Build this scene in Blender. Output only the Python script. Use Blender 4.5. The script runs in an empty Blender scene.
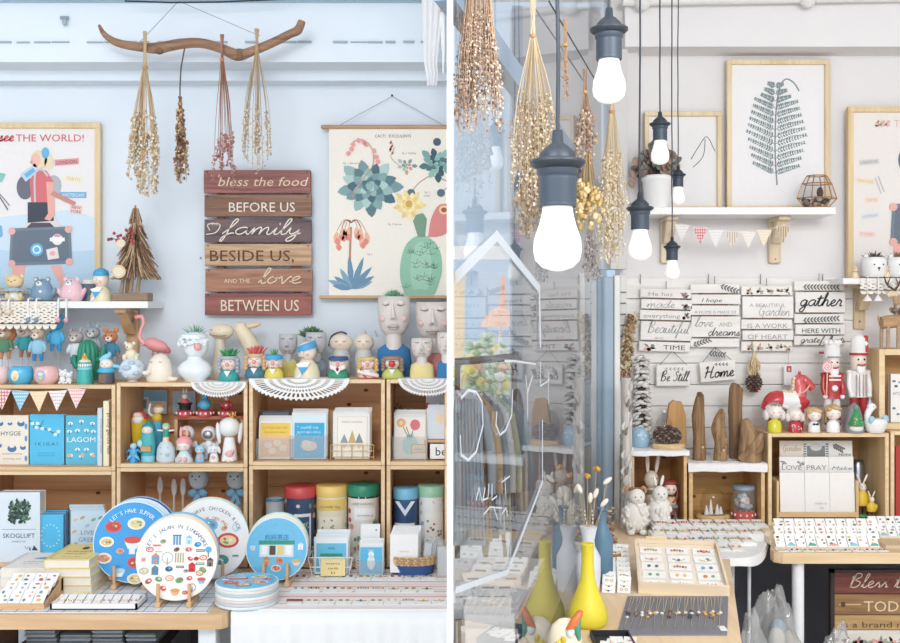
import bpy, math, random
from mathutils import Vector, Matrix
from math import pi, sin, cos, radians as rad
R = random.Random(7)
SC = bpy.context.scene
COL = SC.collection
# photograph frame: focal length in pixels, horizon row, camera height
F, HZ, CX, ZC = 1000.0, 310.0, 450.0, 1.55
def P(px, py, d): return Vector(((px-CX)*d/F, d, ZC-(py-HZ)*d/F))
def PY(z, d): return HZ+(ZC-z)*F/d
# ---------------------------------------------------------------- materials
MATS = {}
def lin(h, k=1.0):
    h = h.lstrip('#'); h = h if len(h) == 6 else ''.join(q*2 for q in h); o = []
    for i in (0, 2, 4):
        c = int(h[i:i+2], 16)/255
        c = c/12.92 if c <= .04045 else ((c+.055)/1.055)**2.4
        o.append(min(.92, c*k))
    return (*o, 1)
def newmat(name):
    m = bpy.data.materials.new(name); m.use_nodes = True
    nt = m.node_tree
    return m, nt, nt.nodes['Principled BSDF']
SATK = 1.0
def C(h, kind='matte'):
    key = (h, kind)
    if key in MATS: return MATS[key]
    m, nt, b = newmat(kind+'_'+h.strip('#'))
    N, L = nt.nodes, nt.links
    c = lin(h)
    tc = N.new('ShaderNodeTexCoord'); nz = N.new('ShaderNodeTexNoise')
    mx = N.new('ShaderNodeMix'); mx.data_type = 'RGBA'
    L.new(nz.outputs['Fac'], mx.inputs['Factor']); L.new(tc.outputs['Object'], nz.inputs['Vector'])
    var, sc, ro, bump = .05, 60, .6, 0
    if kind == 'gloss': ro, var = .22, .03
    if kind == 'satin': ro = .4
    if kind == 'cloth': ro, var, sc, bump = .9, .09, 500, .25
    if kind == 'paper': ro, var = .75, .03
    if kind == 'plaster': ro, var, sc, bump = .8, .04, 7, .0
    if kind == 'fuzzy': ro, var, sc, bump = .95, .14, 350, .5
    if kind == 'metal': ro = .3
    if kind == 'stone': ro, var, sc, bump = .8, .12, 120, .2
    if kind == 'bark': ro, var, sc, bump = .9, .35, 70, .6
    if kind == 'leaf': ro, var, sc = .55, .18, 90
    if kind == 'rubber': ro = .45
    nz.inputs['Scale'].default_value = sc; nz.inputs['Detail'].default_value = 3
    mx.inputs['A'].default_value = tuple(max(0, x*(1-var)) for x in c[:3])+(1,)
    mx.inputs['B'].default_value = tuple(min(.93, x*(1+var)) for x in c[:3])+(1,)
    L.new(mx.outputs['Result'], b.inputs['Base Color'])
    b.inputs['Roughness'].default_value = ro
    if kind == 'metal': b.inputs['Metallic'].default_value = .9
    if bump:
        bp = N.new('ShaderNodeBump'); bp.inputs['Strength'].default_value = bump; bp.inputs['Distance'].default_value = .002
        L.new(nz.outputs['Fac'], bp.inputs['Height']); L.new(bp.outputs['Normal'], b.inputs['Normal'])
    MATS[key] = m
    return m
def W(h1, h2, axis='x', sc=14, ro=.55, knots=True):
    key = (h1, h2, axis, sc)
    if key in MATS: return MATS[key]
    m, nt, b = newmat('wood_'+h1.strip('#')+axis)
    N, L = nt.nodes, nt.links
    tc = N.new('ShaderNodeTexCoord'); mp = N.new('ShaderNodeMapping'); nz = N.new('ShaderNodeTexNoise')
    k = {'x': (.07, 1, 1), 'y': (1, .07, 1), 'z': (1, 1, .07)}[axis]
    mp.inputs['Scale'].default_value = tuple(v*sc for v in k)
    oi = N.new('ShaderNodeObjectInfo'); va = N.new('ShaderNodeVectorMath'); va.operation = 'ADD'
    L.new(tc.outputs['Object'], va.inputs[0]); L.new(oi.outputs['Random'], va.inputs[1])
    L.new(va.outputs[0], mp.inputs['Vector']); L.new(mp.outputs['Vector'], nz.inputs['Vector'])
    nz.inputs['Scale'].default_value = 3; nz.inputs['Detail'].default_value = 5; nz.inputs['Distortion'].default_value = .9
    cr = N.new('ShaderNodeValToRGB')
    cr.color_ramp.elements[0].position = .3; cr.color_ramp.elements[0].color = lin(h2)
    cr.color_ramp.elements[1].position = .62; cr.color_ramp.elements[1].color = lin(h1)
    L.new(nz.outputs['Fac'], cr.inputs['Fac']); L.new(cr.outputs['Color'], b.inputs['Base Color'])
    b.inputs['Roughness'].default_value = ro
    bp = N.new('ShaderNodeBump'); bp.inputs['Strength'].default_value = .12; bp.inputs['Distance'].default_value = .001
    L.new(nz.outputs['Fac'], bp.inputs['Height']); L.new(bp.outputs['Normal'], b.inputs['Normal'])
    MATS[key] = m
    return m
def GLOW(h, st):
    key = ('glow', h, st)
    if key in MATS: return MATS[key]
    m, nt, b = newmat('lit_bulb_glass')
    b.inputs['Base Color'].default_value = lin('#f4f2ee')
    b.inputs['Emission Color'].default_value = lin(h); b.inputs['Emission Strength'].default_value = st
    b.inputs['Roughness'].default_value = .3
    MATS[key] = m
    return m
def CLEAR(name='clear_plastic', rmul=.6, tint='#ffffff', milky=.0):
    """thin clear sheet: mostly lets light through, mirrors more at grazing angles"""
    key = ('clear', name)
    if key in MATS: return MATS[key]
    m = bpy.data.materials.new(name); m.use_nodes = True
    nt = m.node_tree; N, L = nt.nodes, nt.links
    N.clear()
    out = N.new('ShaderNodeOutputMaterial'); mix = N.new('ShaderNodeMixShader')
    tr = N.new('ShaderNodeBsdfTransparent'); gl = N.new('ShaderNodeBsdfGlossy')
    gl.inputs['Roughness'].default_value = .02
    tr.inputs['Color'].default_value = lin(tint, 1.1)
    ge = N.new('ShaderNodeNewGeometry'); dt = N.new('ShaderNodeVectorMath'); dt.operation = 'DOT_PRODUCT'
    L.new(ge.outputs['Normal'], dt.inputs[0]); L.new(ge.outputs['Incoming'], dt.inputs[1])
    def mth(op, a, b=None):
        n = N.new('ShaderNodeMath'); n.operation = op
        L.new(a, n.inputs[0]) if not isinstance(a, float) else setattr(n.inputs[0], 'default_value', a)
        if b is not None:
            L.new(b, n.inputs[1]) if not isinstance(b, float) else setattr(n.inputs[1], 'default_value', b)
        return n.outputs[0]
    c = mth('ABSOLUTE', dt.outputs['Value'])
    q = mth('POWER', mth('SUBTRACT', 1.0, c), 5.0)
    fac = mth('MULTIPLY', mth('ADD', mth('MULTIPLY', q, .96), .04), float(rmul))
    L.new(fac, mix.inputs['Fac'])
    if milky:
        df = N.new('ShaderNodeBsdfDiffuse'); df.inputs['Color'].default_value = lin('#f4f6f8')
        m2 = N.new('ShaderNodeMixShader'); m2.inputs['Fac'].default_value = milky
        L.new(tr.outputs[0], m2.inputs[1]); L.new(df.outputs[0], m2.inputs[2])
        L.new(m2.outputs[0], mix.inputs[1])
    else:
        L.new(tr.outputs[0], mix.inputs[1])
    L.new(gl.outputs[0], mix.inputs[2]); L.new(mix.outputs[0], out.inputs['Surface'])
    MATS[key] = m
    return m
# ---------------------------------------------------------------- mesh builder
TXT = {}
def text_mesh(s):
    if s in TXT: return TXT[s]
    cu = bpy.data.curves.new('lettering', 'FONT'); cu.body = s; cu.size = 1; cu.resolution_u = 2
    o = bpy.data.objects.new('lettering', cu)
    COL.objects.link(o); dg = bpy.context.evaluated_depsgraph_get(); dg.update()
    me = o.evaluated_get(dg).to_mesh()
    v = [tuple(x.co) for x in me.vertices]; f = [tuple(p.vertices) for p in me.polygons]
    o.evaluated_get(dg).to_mesh_clear()
    bpy.data.objects.remove(o); bpy.data.curves.remove(cu)
    if v:
        x0 = min(a[0] for a in v); x1 = max(a[0] for a in v)
    else: x0 = x1 = 0
    TXT[s] = (v, f, x0, x1)
    return TXT[s]
def spline(pts, n=5, closed=False):
    pts = [Vector(p) for p in pts]
    if len(pts) < 3: return pts
    out = []; m = len(pts)
    rng = range(m) if closed else range(m-1)
    for i in rng:
        if closed: p0, p1, p2, p3 = pts[i-1], pts[i], pts[(i+1) % m], pts[(i+2) % m]
        else: p0, p1, p2, p3 = pts[max(i-1, 0)], pts[i], pts[i+1], pts[min(i+2, m-1)]
        for k in range(n):
            t = k/n
            out.append(.5*((2*p1)+(p2-p0)*t+(2*p0-5*p1+4*p2-p3)*t*t+(3*p1-p0-3*p2+p3)*t*t*t))
    if not closed: out.append(pts[-1])
    return out
BUILD = []
class B:
    """collects shapes (in local photograph-pixel units: x right, y away, z up) for ONE mesh object"""
    def __init__(s, name, scale=1.0, parent=None, label=None, kind=None):
        s.name, s.k, s.parent, s.label, s.kind = name, scale, parent, label, kind
        s.v, s.f, s.mi, s.sm, s.mats = [], [], [], [], []
        s.M = Matrix(); s.props = {}; s.loc = None; s.rot = None; s.obj = None; s.clip = None
        BUILD.append(s)
    def add(s, v, f, m, smooth=False):
        if m not in s.mats: s.mats.append(m)
        i = s.mats.index(m); o = len(s.v); M = s.M
        s.v.extend((M @ Vector(a)) for a in v)
        s.f.extend(tuple(o+j for j in q) for q in f)
        s.mi.extend([i]*len(f)); s.sm.extend([smooth]*len(f))
        return s
    def at(s, x=0, y=0, z=0, rx=0, ry=0, rz=0, sc=1):
        s.M = Matrix.Translation((x, y, z)) @ Matrix.Rotation(rad(rz), 4, 'Z') @ Matrix.Rotation(rad(ry), 4, 'Y') @ Matrix.Rotation(rad(rx), 4, 'X') @ Matrix.Scale(sc, 4)
        return s
    def box(s, x0, x1, y0, y1, z0, z1, m, bev=0):
        if x0 > x1: x0, x1 = x1, x0
        if y0 > y1: y0, y1 = y1, y0
        if z0 > z1: z0, z1 = z1, z0
        if not bev:
            v = [(x, y, z) for x in (x0, x1) for y in (y0, y1) for z in (z0, z1)]
            return s.add(v, [(0, 1, 3, 2), (4, 6, 7, 5), (0, 4, 5, 1), (2, 3, 7, 6), (0, 2, 6, 4), (1, 5, 7, 3)], m)
        b = min(bev, (x1-x0)*.49, (y1-y0)*.49, (z1-z0)*.49)
        v = []; idx = {}
        for i, x in enumerate((x0, x1)):
            for j, y in enumerate((y0, y1)):
                for k, z in enumerate((z0, z1)):
                    sx, sy, sz = (1-2*i)*b, (1-2*j)*b, (1-2*k)*b
                    for a, q in enumerate(((x, y+sy, z+sz), (x+sx, y, z+sz), (x+sx, y+sy, z))):
                        idx[i, j, k, a] = len(v); v.append(q)
        f = []
        g = lambda *a: idx[a]
        for i in (0, 1):
            q = [g(i, 0, 0, 0), g(i, 1, 0, 0), g(i, 1, 1, 0), g(i, 0, 1, 0)]; f.append(q if i else q[::-1])
            q = [g(0, i, 0, 1), g(1, i, 0, 1), g(1, i, 1, 1), g(0, i, 1, 1)]; f.append(q[::-1] if i else q)
            q = [g(0, 0, i, 2), g(1, 0, i, 2), g(1, 1, i, 2), g(0, 1, i, 2)]; f.append(q if i else q[::-1])
        for i in (0, 1):
            for j in (0, 1):
                q = [g(i, j, 0, 0), g(i, j, 1, 0), g(i, j, 1, 1), g(i, j, 0, 1)]; f.append(q if i == j else q[::-1])
                q = [g(i, 0, j, 0), g(i, 0, j, 2), g(i, 1, j, 2), g(i, 1, j, 0)]; f.append(q if i == j else q[::-1])
                q = [g(0, i, j, 1), g(0, i, j, 2), g(1, i, j, 2), g(1, i, j, 1)]; f.append(q[::-1] if i == j else q)
                for k in (0, 1):
                    q = [g(i, j, k, 0), g(i, j, k, 1), g(i, j, k, 2)]; f.append(q if (i+j+k) % 2 else q[::-1])
        return s.add(v, f, m)
    def ell(s, x, y, z, rx, ry, rz, m, n=16, r=10, rot=None, warp=None):
        v = [(0, 0, 1)]; f = []
        for i in range(1, r):
            a = pi*i/r
            for j in range(n):
                t = 2*pi*j/n
                v.append((sin(a)*cos(t), sin(a)*sin(t), cos(a)))
        v.append((0, 0, -1))
        for j in range(n):
            f.append((0, 1+j, 1+(j+1) % n)); e = 1+(r-2)*n
            f.append((len(v)-1, e+(j+1) % n, e+j))
        for i in range(r-2):
            for j in range(n):
                a = 1+i*n; f.append((a+j, a+n+j, a+n+(j+1) % n, a+(j+1) % n))
        if warp: v = [warp(*q) for q in v]
        v = [Vector((a*rx, b*ry, c*rz)) for a, b, c in v]
        if rot:
            E = Matrix.Rotation(rad(rot[2]), 4, 'Z') @ Matrix.Rotation(rad(rot[1]), 4, 'Y') @ Matrix.Rotation(rad(rot[0]), 4, 'X')
            v = [E @ q for q in v]
        return s.add([(q[0]+x, q[1]+y, q[2]+z) for q in v], f, m, True)
    def lathe(s, x, y, z, prof, m, n=20, smooth=True, sx=1, sy=1, cap=True, arc=(0, 1)):
        v = []; f = []
        full = arc == (0, 1); nn = n if full else n+1
        for r, h in prof:
            for j in range(nn):
                t = 2*pi*(arc[0]+(arc[1]-arc[0])*j/n)
                v.append((x+r*cos(t)*sx, y+r*sin(t)*sy, z+h))
        for i in range(len(prof)-1):
            for j in range(n):
                a = i*nn+j; b = i*nn+(j+1) % nn
                f.append((a, b, b+nn, a+nn))
        s.add(v, f, m, smooth)
        if cap and full:
            for i, (r, h) in ((0, prof[0]), (len(prof)-1, prof[-1])):
                if r > 1e-6:
                    c = [v[i*nn+j] for j in range(nn)]
                    s.add(c, [tuple(range(nn))[::-1] if i == 0 else tuple(range(nn))], m)
        return s
    def cone(s, x, y, z, r0, r1, h, m, n=18, smooth=True, **k): return s.lathe(x, y, z, [(r0, 0), (r1, h)], m, n, smooth, **k)
    def tube(s, pts, r, m, n=6, sp=0):
        pts = spline(pts, sp) if sp else [Vector(p) for p in pts]
        L = len(pts)
        if isinstance(r, (int, float)): rr = [r]*L
        else:
            rr = []
            for i in range(L):
                u = i/(L-1)*(len(r)-1); a = min(int(u), len(r)-2); rr.append(r[a]+(r[a+1]-r[a])*(u-a))
        t = (pts[1]-pts[0]).normalized()
        up = Vector((0, 0, 1)) if abs(t.z) < .9 else Vector((1, 0, 0))
        nrm = t.cross(up).normalized()
        v = []; f = []
        for i, p in enumerate(pts):
            t2 = (pts[min(i+1, L-1)]-pts[max(i-1, 0)])
            if t2.length > 1e-9: t = t2.normalized()
            nrm = (nrm-t*nrm.dot(t))
            nrm = nrm.normalized() if nrm.length > 1e-6 else t.orthogonal().normalized()
            bn = t.cross(nrm)
            for j in range(n):
                a = 2*pi*j/n
                v.append(p+(nrm*cos(a)+bn*sin(a))*rr[i])
        for i in range(L-1):
            for j in range(n):
                a = i*n+j; b = i*n+(j+1) % n
                f.append((a, b, b+n, a+n))
        s.add(v, f, m, n > 4)
        return s.add(v[:n]+v[-n:], [tuple(range(n))[::-1], tuple(range(n, 2*n))], m)
    def prism(s, pts, y0, y1, m, smooth=False):
        """outline in the x,z plane, running from y0 (front) to y1 (back)"""
        pts = [(p[0], p[1]) for p in pts]
        A = sum(pts[i-1][0]*pts[i][1]-pts[i][0]*pts[i-1][1] for i in range(len(pts)))
        if A < 0: pts = pts[::-1]
        n = len(pts)
        v = [(x, y0, z) for x, z in pts]+[(x, y1, z) for x, z in pts]
        f = [tuple(range(n)), tuple(range(2*n-1, n-1, -1))]
        s.add(v, f, m)
        return s.add(v, [(i, i+n, (i+1) % n+n, (i+1) % n) for i in range(n)], m, smooth)
    def disc(s, x, z, rx, rz, y0, y1, m, n=20, rot=0):
        c, d = cos(rad(rot)), sin(rad(rot))
        return s.prism([(x+rx*cos(a)*c-rz*sin(a)*d, z+rx*cos(a)*d+rz*sin(a)*c) for a in [2*pi*i/n for i in range(n)]], y0, y1, m)
    def plate(s, pts, z0, z1, m):
        """outline in the x,y plane, from z0 to z1"""
        A = sum(pts[i-1][0]*pts[i][1]-pts[i][0]*pts[i-1][1] for i in range(len(pts)))
        if A < 0: pts = pts[::-1]
        n = len(pts)
        v = [(x, y, z0) for x, y in pts]+[(x, y, z1) for x, y in pts]
        return s.add(v, [tuple(range(n))[::-1], tuple(range(n, 2*n))]+[(i, (i+1) % n, (i+1) % n+n, i+n) for i in range(n)], m)
    def sheet(s, rows, m, smooth=True):
        """a grid of points"""
        a = len(rows[0]); v = [p for r in rows for p in r]
        return s.add(v, [(i*a+j, i*a+j+1, (i+1)*a+j+1, (i+1)*a+j) for i in range(len(rows)-1) for j in range(a-1)], m, smooth)
    def stroke(s, pts, w, y, m, sp=0, taper=False):
        pts = [Vector((p[0], 0, p[1])) for p in pts]
        if sp: pts = spline(pts, sp)
        n = len(pts); v = []
        for i, p in enumerate(pts):
            t = (pts[min(i+1, n-1)]-pts[max(i-1, 0)])
            t = t.normalized() if t.length > 1e-9 else Vector((1, 0, 0))
            q = Vector((-t.z, 0, t.x))*(w/2*((1-i/(n-1)*.9) if taper else 1))
            v += [(p.x+q.x, y, p.z+q.z), (p.x-q.x, y, p.z-q.z)]
        return s.add(v, [(2*i, 2*i+1, 2*i+3, 2*i+2) for i in range(n-1)], m)
    def txt(s, t, x, z, y, size, m, al='c', shear=0, width=None, rot=0):
        v, f, x0, x1 = text_mesh(t)
        if not v: return s
        kx = size
        if width: kx = width/max(x1-x0, 1e-6)
        off = {'c': (x0+x1)/2, 'l': x0, 'r': x1}[al]
        c, d = cos(rad(rot)), sin(rad(rot))
        o = []
        for a in v:
            u, w = (a[0]-off+a[1]*shear)*kx, a[1]*size
            o.append((x+u*c-w*d, y, z+u*d+w*c))
        return s.add(o, f, m)
    def leafshape(s, x, z, ln, wd, ang, y, m, th=.15):
        c, d = cos(rad(ang)), sin(rad(ang))
        p = [(0, 0), (.2, .32), (.5, .5), (.8, .3), (1, 0), (.8, -.3), (.5, -.5), (.2, -.32)]
        return s.prism([(x+a*ln*c-b*wd*d, z+a*ln*d+b*wd*c) for a, b in p], y, y+th, m)
    def build(s):
        if s.obj: return s.obj
        par = None
        if isinstance(s.parent, B): par = s.parent.build()
        elif s.parent is not None: par = s.parent
        me = bpy.data.meshes.new(s.name)
        k = s.k
        vs = [q*k for q in s.v]
        if s.clip:                     # thing pushed up against the partition: keep its body on its own side
            q = par
            while q and q.parent: q = q.parent
            base = s.loc or (q.location if q else Vector()); ax, sg = s.clip
            for q in vs:
                if (q.x+base.x-ax)*sg > 0: q.x = ax-base.x
        me.from_pydata([tuple(q) for q in vs], [], s.f)
        for m in s.mats: me.materials.append(m)
        me.polygons.foreach_set('material_index', s.mi)
        me.polygons.foreach_set('use_smooth', s.sm)
        me.update()
        o = bpy.data.objects.new(s.name, me)
        COL.objects.link(o)
        if par: o.parent = par
        if s.loc is not None: o.location = s.loc
        if s.rot is not None: o.rotation_euler = s.rot
        if s.label: o['label'] = s.label
        if s.kind: o['kind'] = s.kind
        for a, b in s.props.items(): o[a] = b
        s.obj = o
        return o
# details that belong to a part rather than to the whole thing
SUB = {k: p for p, ks in dict(head='face nose beard ear crown hood cheek lips eyelid cap hat hair beak mouth mane antler horn band painted_face', socket='bulb', board='printed_face', card='jewellery earring motif', chain='pendant', cover='printed_title', cards='printed_front', sheet='printed_motifs', helmet='visor', body='saddle paw heart tail printed_figure bow wing', torso='bow_tie dot_pattern', wood='earring', pot='lace_rim', base='red_band', wrap='hood', glass='band lid', body_='').items() for k in ks.split()}
class T:
    """one thing: an Empty at its base that parents its parts"""
    def __init__(s, name, label, cat, px, d, py=None, z=None, group=None, rz=0, loc=None, clip=None):
        if loc is None: loc = P(px, py, d) if z is None else Vector(((px-CX)*d/F, d, z))
        s.k = d/F
        s.o = bpy.data.objects.new(name, None); COL.objects.link(s.o)
        s.o.empty_display_size = .05
        s.o.location = loc; s.o.rotation_euler = (0, 0, rad(rz))
        s.o['label'] = label; s.o['category'] = cat; s.clip = clip; s.made = {}
        if group: s.o['group'] = group
    def p(s, name, label=None, of=None, kind=None):
        if of is None: of = s.made.get(SUB.get(name))
        b = B(name, s.k, of if of is not None else s.o, label, kind)
        s.made[name] = b
        if s.clip: b.clip = s.clip

        return b
def ONE(name, label, cat, px, d, py=None, z=None, group=None, rz=0, kind=None):
    """a thing that is a single mesh"""
    b = B(name, d/F)
    b.loc = P(px, py, d) if z is None else Vector(((px-CX)*d/F, d, z))
    b.rot = (0, 0, rad(rz))
    b.props = {'label': label, 'category': cat}
    if group: b.props['group'] = group
    if kind: b.kind = kind
    return b
def ST(name):
    b = B(name, 1.0, kind='structure'); return b
# ---------------------------------------------------------------- joined-up handwriting
GL = {
 'a': (1.1, [[(.9, .8), (.6, 1), (.2, .8), (.1, .4), (.3, .05), (.6, .1), (.85, .6), (.9, .95), (.85, .3), (1, .02), (1.15, .15)]]),
 'b': (.95, [[(0, .1), (.3, 1.2), (.45, 2), (.3, 2.1), (.2, 1.5), (.2, .2), (.5, 0), (.8, .4), (.6, .9), (.35, .7)]]),
 'd': (1.1, [[(.8, .8), (.5, 1), (.15, .7), (.15, .2), (.4, 0), (.7, .3), (.95, 2.1), (.85, .4), (.95, .02), (1.15, .15)]]),
 'e': (.85, [[(0, .2), (.4, .45), (.65, .8), (.45, 1), (.2, .7), (.2, .25), (.45, 0), (.9, .2)]]),
 'f': (.75, [[(0, .1), (.4, 1), (.65, 1.9), (.5, 2.15), (.35, 1.6), (.3, 0), (.2, -.9), (.05, -.8), (.2, -.2), (.6, .2), (.8, .15)]]),
 'g': (1.05, [[(.8, .8), (.5, 1), (.15, .7), (.15, .25), (.4, .05), (.7, .3), (.85, .95), (.8, -.4), (.5, -.95), (.2, -.7), (.5, -.2), (1.1, .2)]]),
 'h': (1.05, [[(0, .1), (.35, 1.2), (.5, 2), (.35, 2.1), (.25, 1.4), (.2, 0), (.3, .6), (.55, 1), (.75, .8), (.75, .2), (.9, 0), (1.1, .15)]]),
 'i': (.5, [[(0, .1), (.25, .95), (.2, .2), (.35, 0), (.55, .15)], [(.28, 1.4), (.36, 1.5)]]),
 'l': (.55, [[(0, .1), (.35, 1.2), (.5, 2), (.3, 2.1), (.2, 1.2), (.2, .2), (.35, 0), (.6, .15)]]),
 'm': (1.5, [[(0, .1), (.2, .95), (.2, 0), (.35, .7), (.6, 1), (.7, .7), (.7, 0), (.85, .7), (1.1, 1), (1.2, .7), (1.2, .2), (1.35, 0), (1.55, .15)]]),
 'n': (1.05, [[(0, .1), (.2, .95), (.2, 0), (.35, .7), (.6, 1), (.75, .7), (.75, .2), (.9, 0), (1.1, .15)]]),
 'o': (.9, [[(.6, 1), (.25, .85), (.1, .4), (.35, 0), (.7, .3), (.7, .8), (.5, 1), (.6, .75), (.95, .8)]]),
 'r': (.75, [[(0, .1), (.25, .95), (.35, 1.1), (.4, .85), (.6, .85), (.55, .2), (.65, 0), (.8, .15)]]),
 's': (.7, [[(0, .1), (.4, 1.05), (.35, .7), (.55, .35), (.4, 0), (.1, .1), (.4, 0), (.75, .15)]]),
 't': (.65, [[(0, .1), (.35, 1.7), (.25, .3), (.4, 0), (.65, .15)], [(-.05, 1.2), (.7, 1.3)]]),
 'u': (1.05, [[(0, .1), (.15, .95), (.15, .3), (.35, 0), (.65, .3), (.8, .95), (.75, .3), (.9, 0), (1.1, .15)]]),
 'v': (.9, [[(0, .6), (.15, .95), (.35, .1), (.45, 0), (.75, .9), (.95, .85)]]),
 'y': (1, [[(0, .1), (.15, .95), (.2, .3), (.4, .05), (.7, .4), (.8, .95), (.7, -.5), (.4, -.95), (.2, -.7), (.5, -.2), (1, .2)]]),
 'B': (1.4, [[(.2, 1.6), (.5, 2.1), (.4, 1), (.3, 0), (.35, 1.9), (.9, 2.2), (1.1, 1.7), (.6, 1.15), (1.2, .8), (.9, .05), (.2, .1)]]),
 'G': (1.4, [[(1.1, 1.7), (.9, 2.1), (.3, 1.6), (.2, .6), (.6, 0), (1, .4), (1.05, .9), (.7, .85), (1.1, .9), (1.05, -.4), (.5, -.6)]]),
 'H': (1.7, [[(.1, 1.7), (.4, 2.1), (.35, 1), (.2, 0)], [(1.3, 2.1), (1.1, 1), (1.1, .1), (1.4, 0), (1.7, .2)], [(.1, .9), (.7, 1.1), (1.3, 1)]]),
 'S': (1.1, [[(1, 1.8), (.7, 2.1), (.4, 1.7), (.8, 1), (.8, .3), (.4, 0), (.05, .3)]]),
 ' ': (.6, [])}
def script_(b, t, x, z, y, xh, w, m, width=None, lean=.25, al='c', rot=0):
    tot = sum(GL[c][0] for c in t)
    kx = width/tot if width else xh
    cx = -tot*kx/2 if al == 'c' else 0
    c_, d_ = cos(rad(rot)), sin(rad(rot))
    for c in t:
        wd, st = GL[c]
        for q in st:
            pp = []
            for u, v in q:
                a, e = cx+(u+v*lean)*kx, v*xh
                pp.append((x+a*c_-e*d_, z+a*d_+e*c_))
            b.stroke(pp, w, y, m, 4 if len(pp) > 2 else 0)
        cx += wd*kx
# ---------------------------------------------------------------- shared pieces
def tuft(b, x, y, z, n, ln, spread, wd, m, m2=None, flat=.35):
    """a rosette of pointed leaves"""
    for i in range(n):
        a = 2.4*i; q = (i+.5)/n; tilt = spread*q**.6
        L = ln*(.7+.3*q)*(.9+R.random()*.2)
        dx, dy, dz = sin(tilt)*cos(a), sin(tilt)*sin(a), cos(tilt)
        b.tube([(x, y, z), (x+dx*L*.5, y+dy*L*.5, z+dz*L*.5), (x+dx*L, y+dy*L, z+dz*L)], [wd*.6, wd, .05], m2 if (m2 and i % 3 == 0) else m, 5)
def eyes(b, x, z, y, gap, r, m, ry=.5):
    for s in (-1, 1): b.ell(x+s*gap, y, z, r, r*ry, r, m, 8, 6)
def sleepy(b, x, z, y, gap, w, m):
    for s in (-1, 1): b.tube([(x+s*gap-w, y, z+w*.25), (x+s*gap, y-.2, z-w*.3), (x+s*gap+w, y, z+w*.25)], w*.18, m, 5)
def rounded(x0, x1, z0, z1, r, n=5):
    o = []
    for cx, cz, a0 in ((x1-r, z0+r, -90), (x1-r, z1-r, 0), (x0+r, z1-r, 90), (x0+r, z0+r, 180)):
        for i in range(n+1):
            a = rad(a0+90*i/n); o.append((cx+r*cos(a), cz+r*sin(a)))
    return o
# ================================================================ setting
WALL_L = C('#e4ecf7', 'plaster'); WALL_R = C('#e9e7e8', 'plaster'); WHITE = C('#f2f3f6', 'plaster')
PAINT = C('#eceef2', 'satin')
DL, DR = 3.62, 4.25                      # distance of the two back walls
def gx(d): return .305+.235*(d-2.67)     # the shop window's line on the plan
b = ST('floor'); b.box(-2.6, 2.7, -1, 4.6, -.05, 0, W('#d9d2c8', '#c4bbae', 'y', 8))
b = ST('ceiling'); b.box(-2.6, 2.7, .2, 4.55, 2.95, 3.0, C('#e4e6ea', 'plaster'))
b = ST('wall_left'); b.box(-2.6, -2.55, .2, 3.7, 0, 2.95, WALL_L)
b = ST('wall_right'); b.box(2.65, 2.7, .2, 4.4, 0, 2.95, WALL_R)
b = ST('wall_back_left'); b.box(-2.55, -.0039, DL, DL+.1, 0, 2.95, WALL_L)
b = ST('wall_back_right'); b.box(gx(4.3)+.03, 2.65, DR, DR+.1, 0, 2.95, WALL_R)
b = ST('wall_partition'); b.box(-.00395, .00395, 1.33, 4.7, 0, 2.95, C('#fcfcfd', 'plaster'))
# beam with a stepped underside across the left wall
b = ST('trim_1'); b.box(-2.55, -.0039, 3.42, DL, 2.398, 2.95, WALL_L)
b.box(-2.55, -.0039, 3.54, DL, 2.362, 2.40, WALL_L)
b = ST('trim_2'); b.box(-2.55, -.0039, 3.36, 3.42, 2.60, 2.655, C('#b6cddd', 'plaster'))
for i in range(26):
    x = -1.6+i*.06
    if R.random() < .75: b.box(x, x+.03+R.random()*.03, 3.413, 3.425, 2.462+R.random()*.002, 2.466+R.random()*.004, C('#9fb0b8'))
# soffit, pipes and corner column of the right wall
b = ST('trim_3'); b.box(gx(4.3)+.03, 2.65, 4.10, DR, 2.63, 2.95, WALL_R)
b = ST('trim_4'); b.tube([(.70, 4.06, 2.80), (2.6, 4.06, 2.83)], .016, C('#e6e4e4', 'satin'), 10)
for x in (.78, 1.45): b.ell(x, 4.05, 2.80+(x-.7)*.016, .035, .03, .04, C('#e6e4e4', 'satin'))
b.box(1.36, 1.56, 4.05, 4.1, 2.86, 2.95, C('#e6e4e4', 'satin'))
b = ST('trim_5'); b.box(.665, .735, 4.14, DR, 1.72, 2.95, C('#d8d6d6', 'plaster')); b.box(.70, .79, 4.2, DR, 2.0, 2.95, C('#e2e0e0', 'plaster'))
# ---- the shop window between partition and counter
ang = math.degrees(math.atan(.235))
gl = ST('window_1'); L0 = 1.40; L1 = 4.12
GLS = CLEAR('window_glass', .9)
def gq(d, z, o=0): return (gx(d)+o*.973, d-o*.229, z)
def gbox(b, d0, d1, z0, z1, t0, t1, m):
    v = [gq(d, z, t) for d in (d0, d1) for t in (t0, t1) for z in (z0, z1)]
    b.add(v, [(0, 1, 3, 2), (4, 6, 7, 5), (0, 4, 5, 1), (2, 3, 7, 6), (0, 2, 6, 4), (1, 5, 7, 3)], m)
FR = C('#7f93a8', 'satin'); FRL = C('#c8ccd4', 'satin')
gbox(gl, L0, L1, 1.985, 2.03, -.03, .0, FR)
gbox(gl, L0, L1, 0, .66, -.03, 0, C('#3a3e48', 'satin'))
g = B('base_rail', 1, gl); gbox(g, L0, L1, .66, .705, -.04, -.001, C('#3c4049', 'satin'))
g = B('pane', 1, gl); g.add([gq(L0, .705), gq(L1, .705), gq(L1, 1.985), gq(L0, 1.985)], [(0, 1, 2, 3)], GLS)
g = B('pane', 1, gl); g.add([gq(L0, 2.03), gq(L1, 2.03), gq(L1, 2.94), gq(L0, 2.94)], [(0, 1, 2, 3)], GLS)
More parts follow.
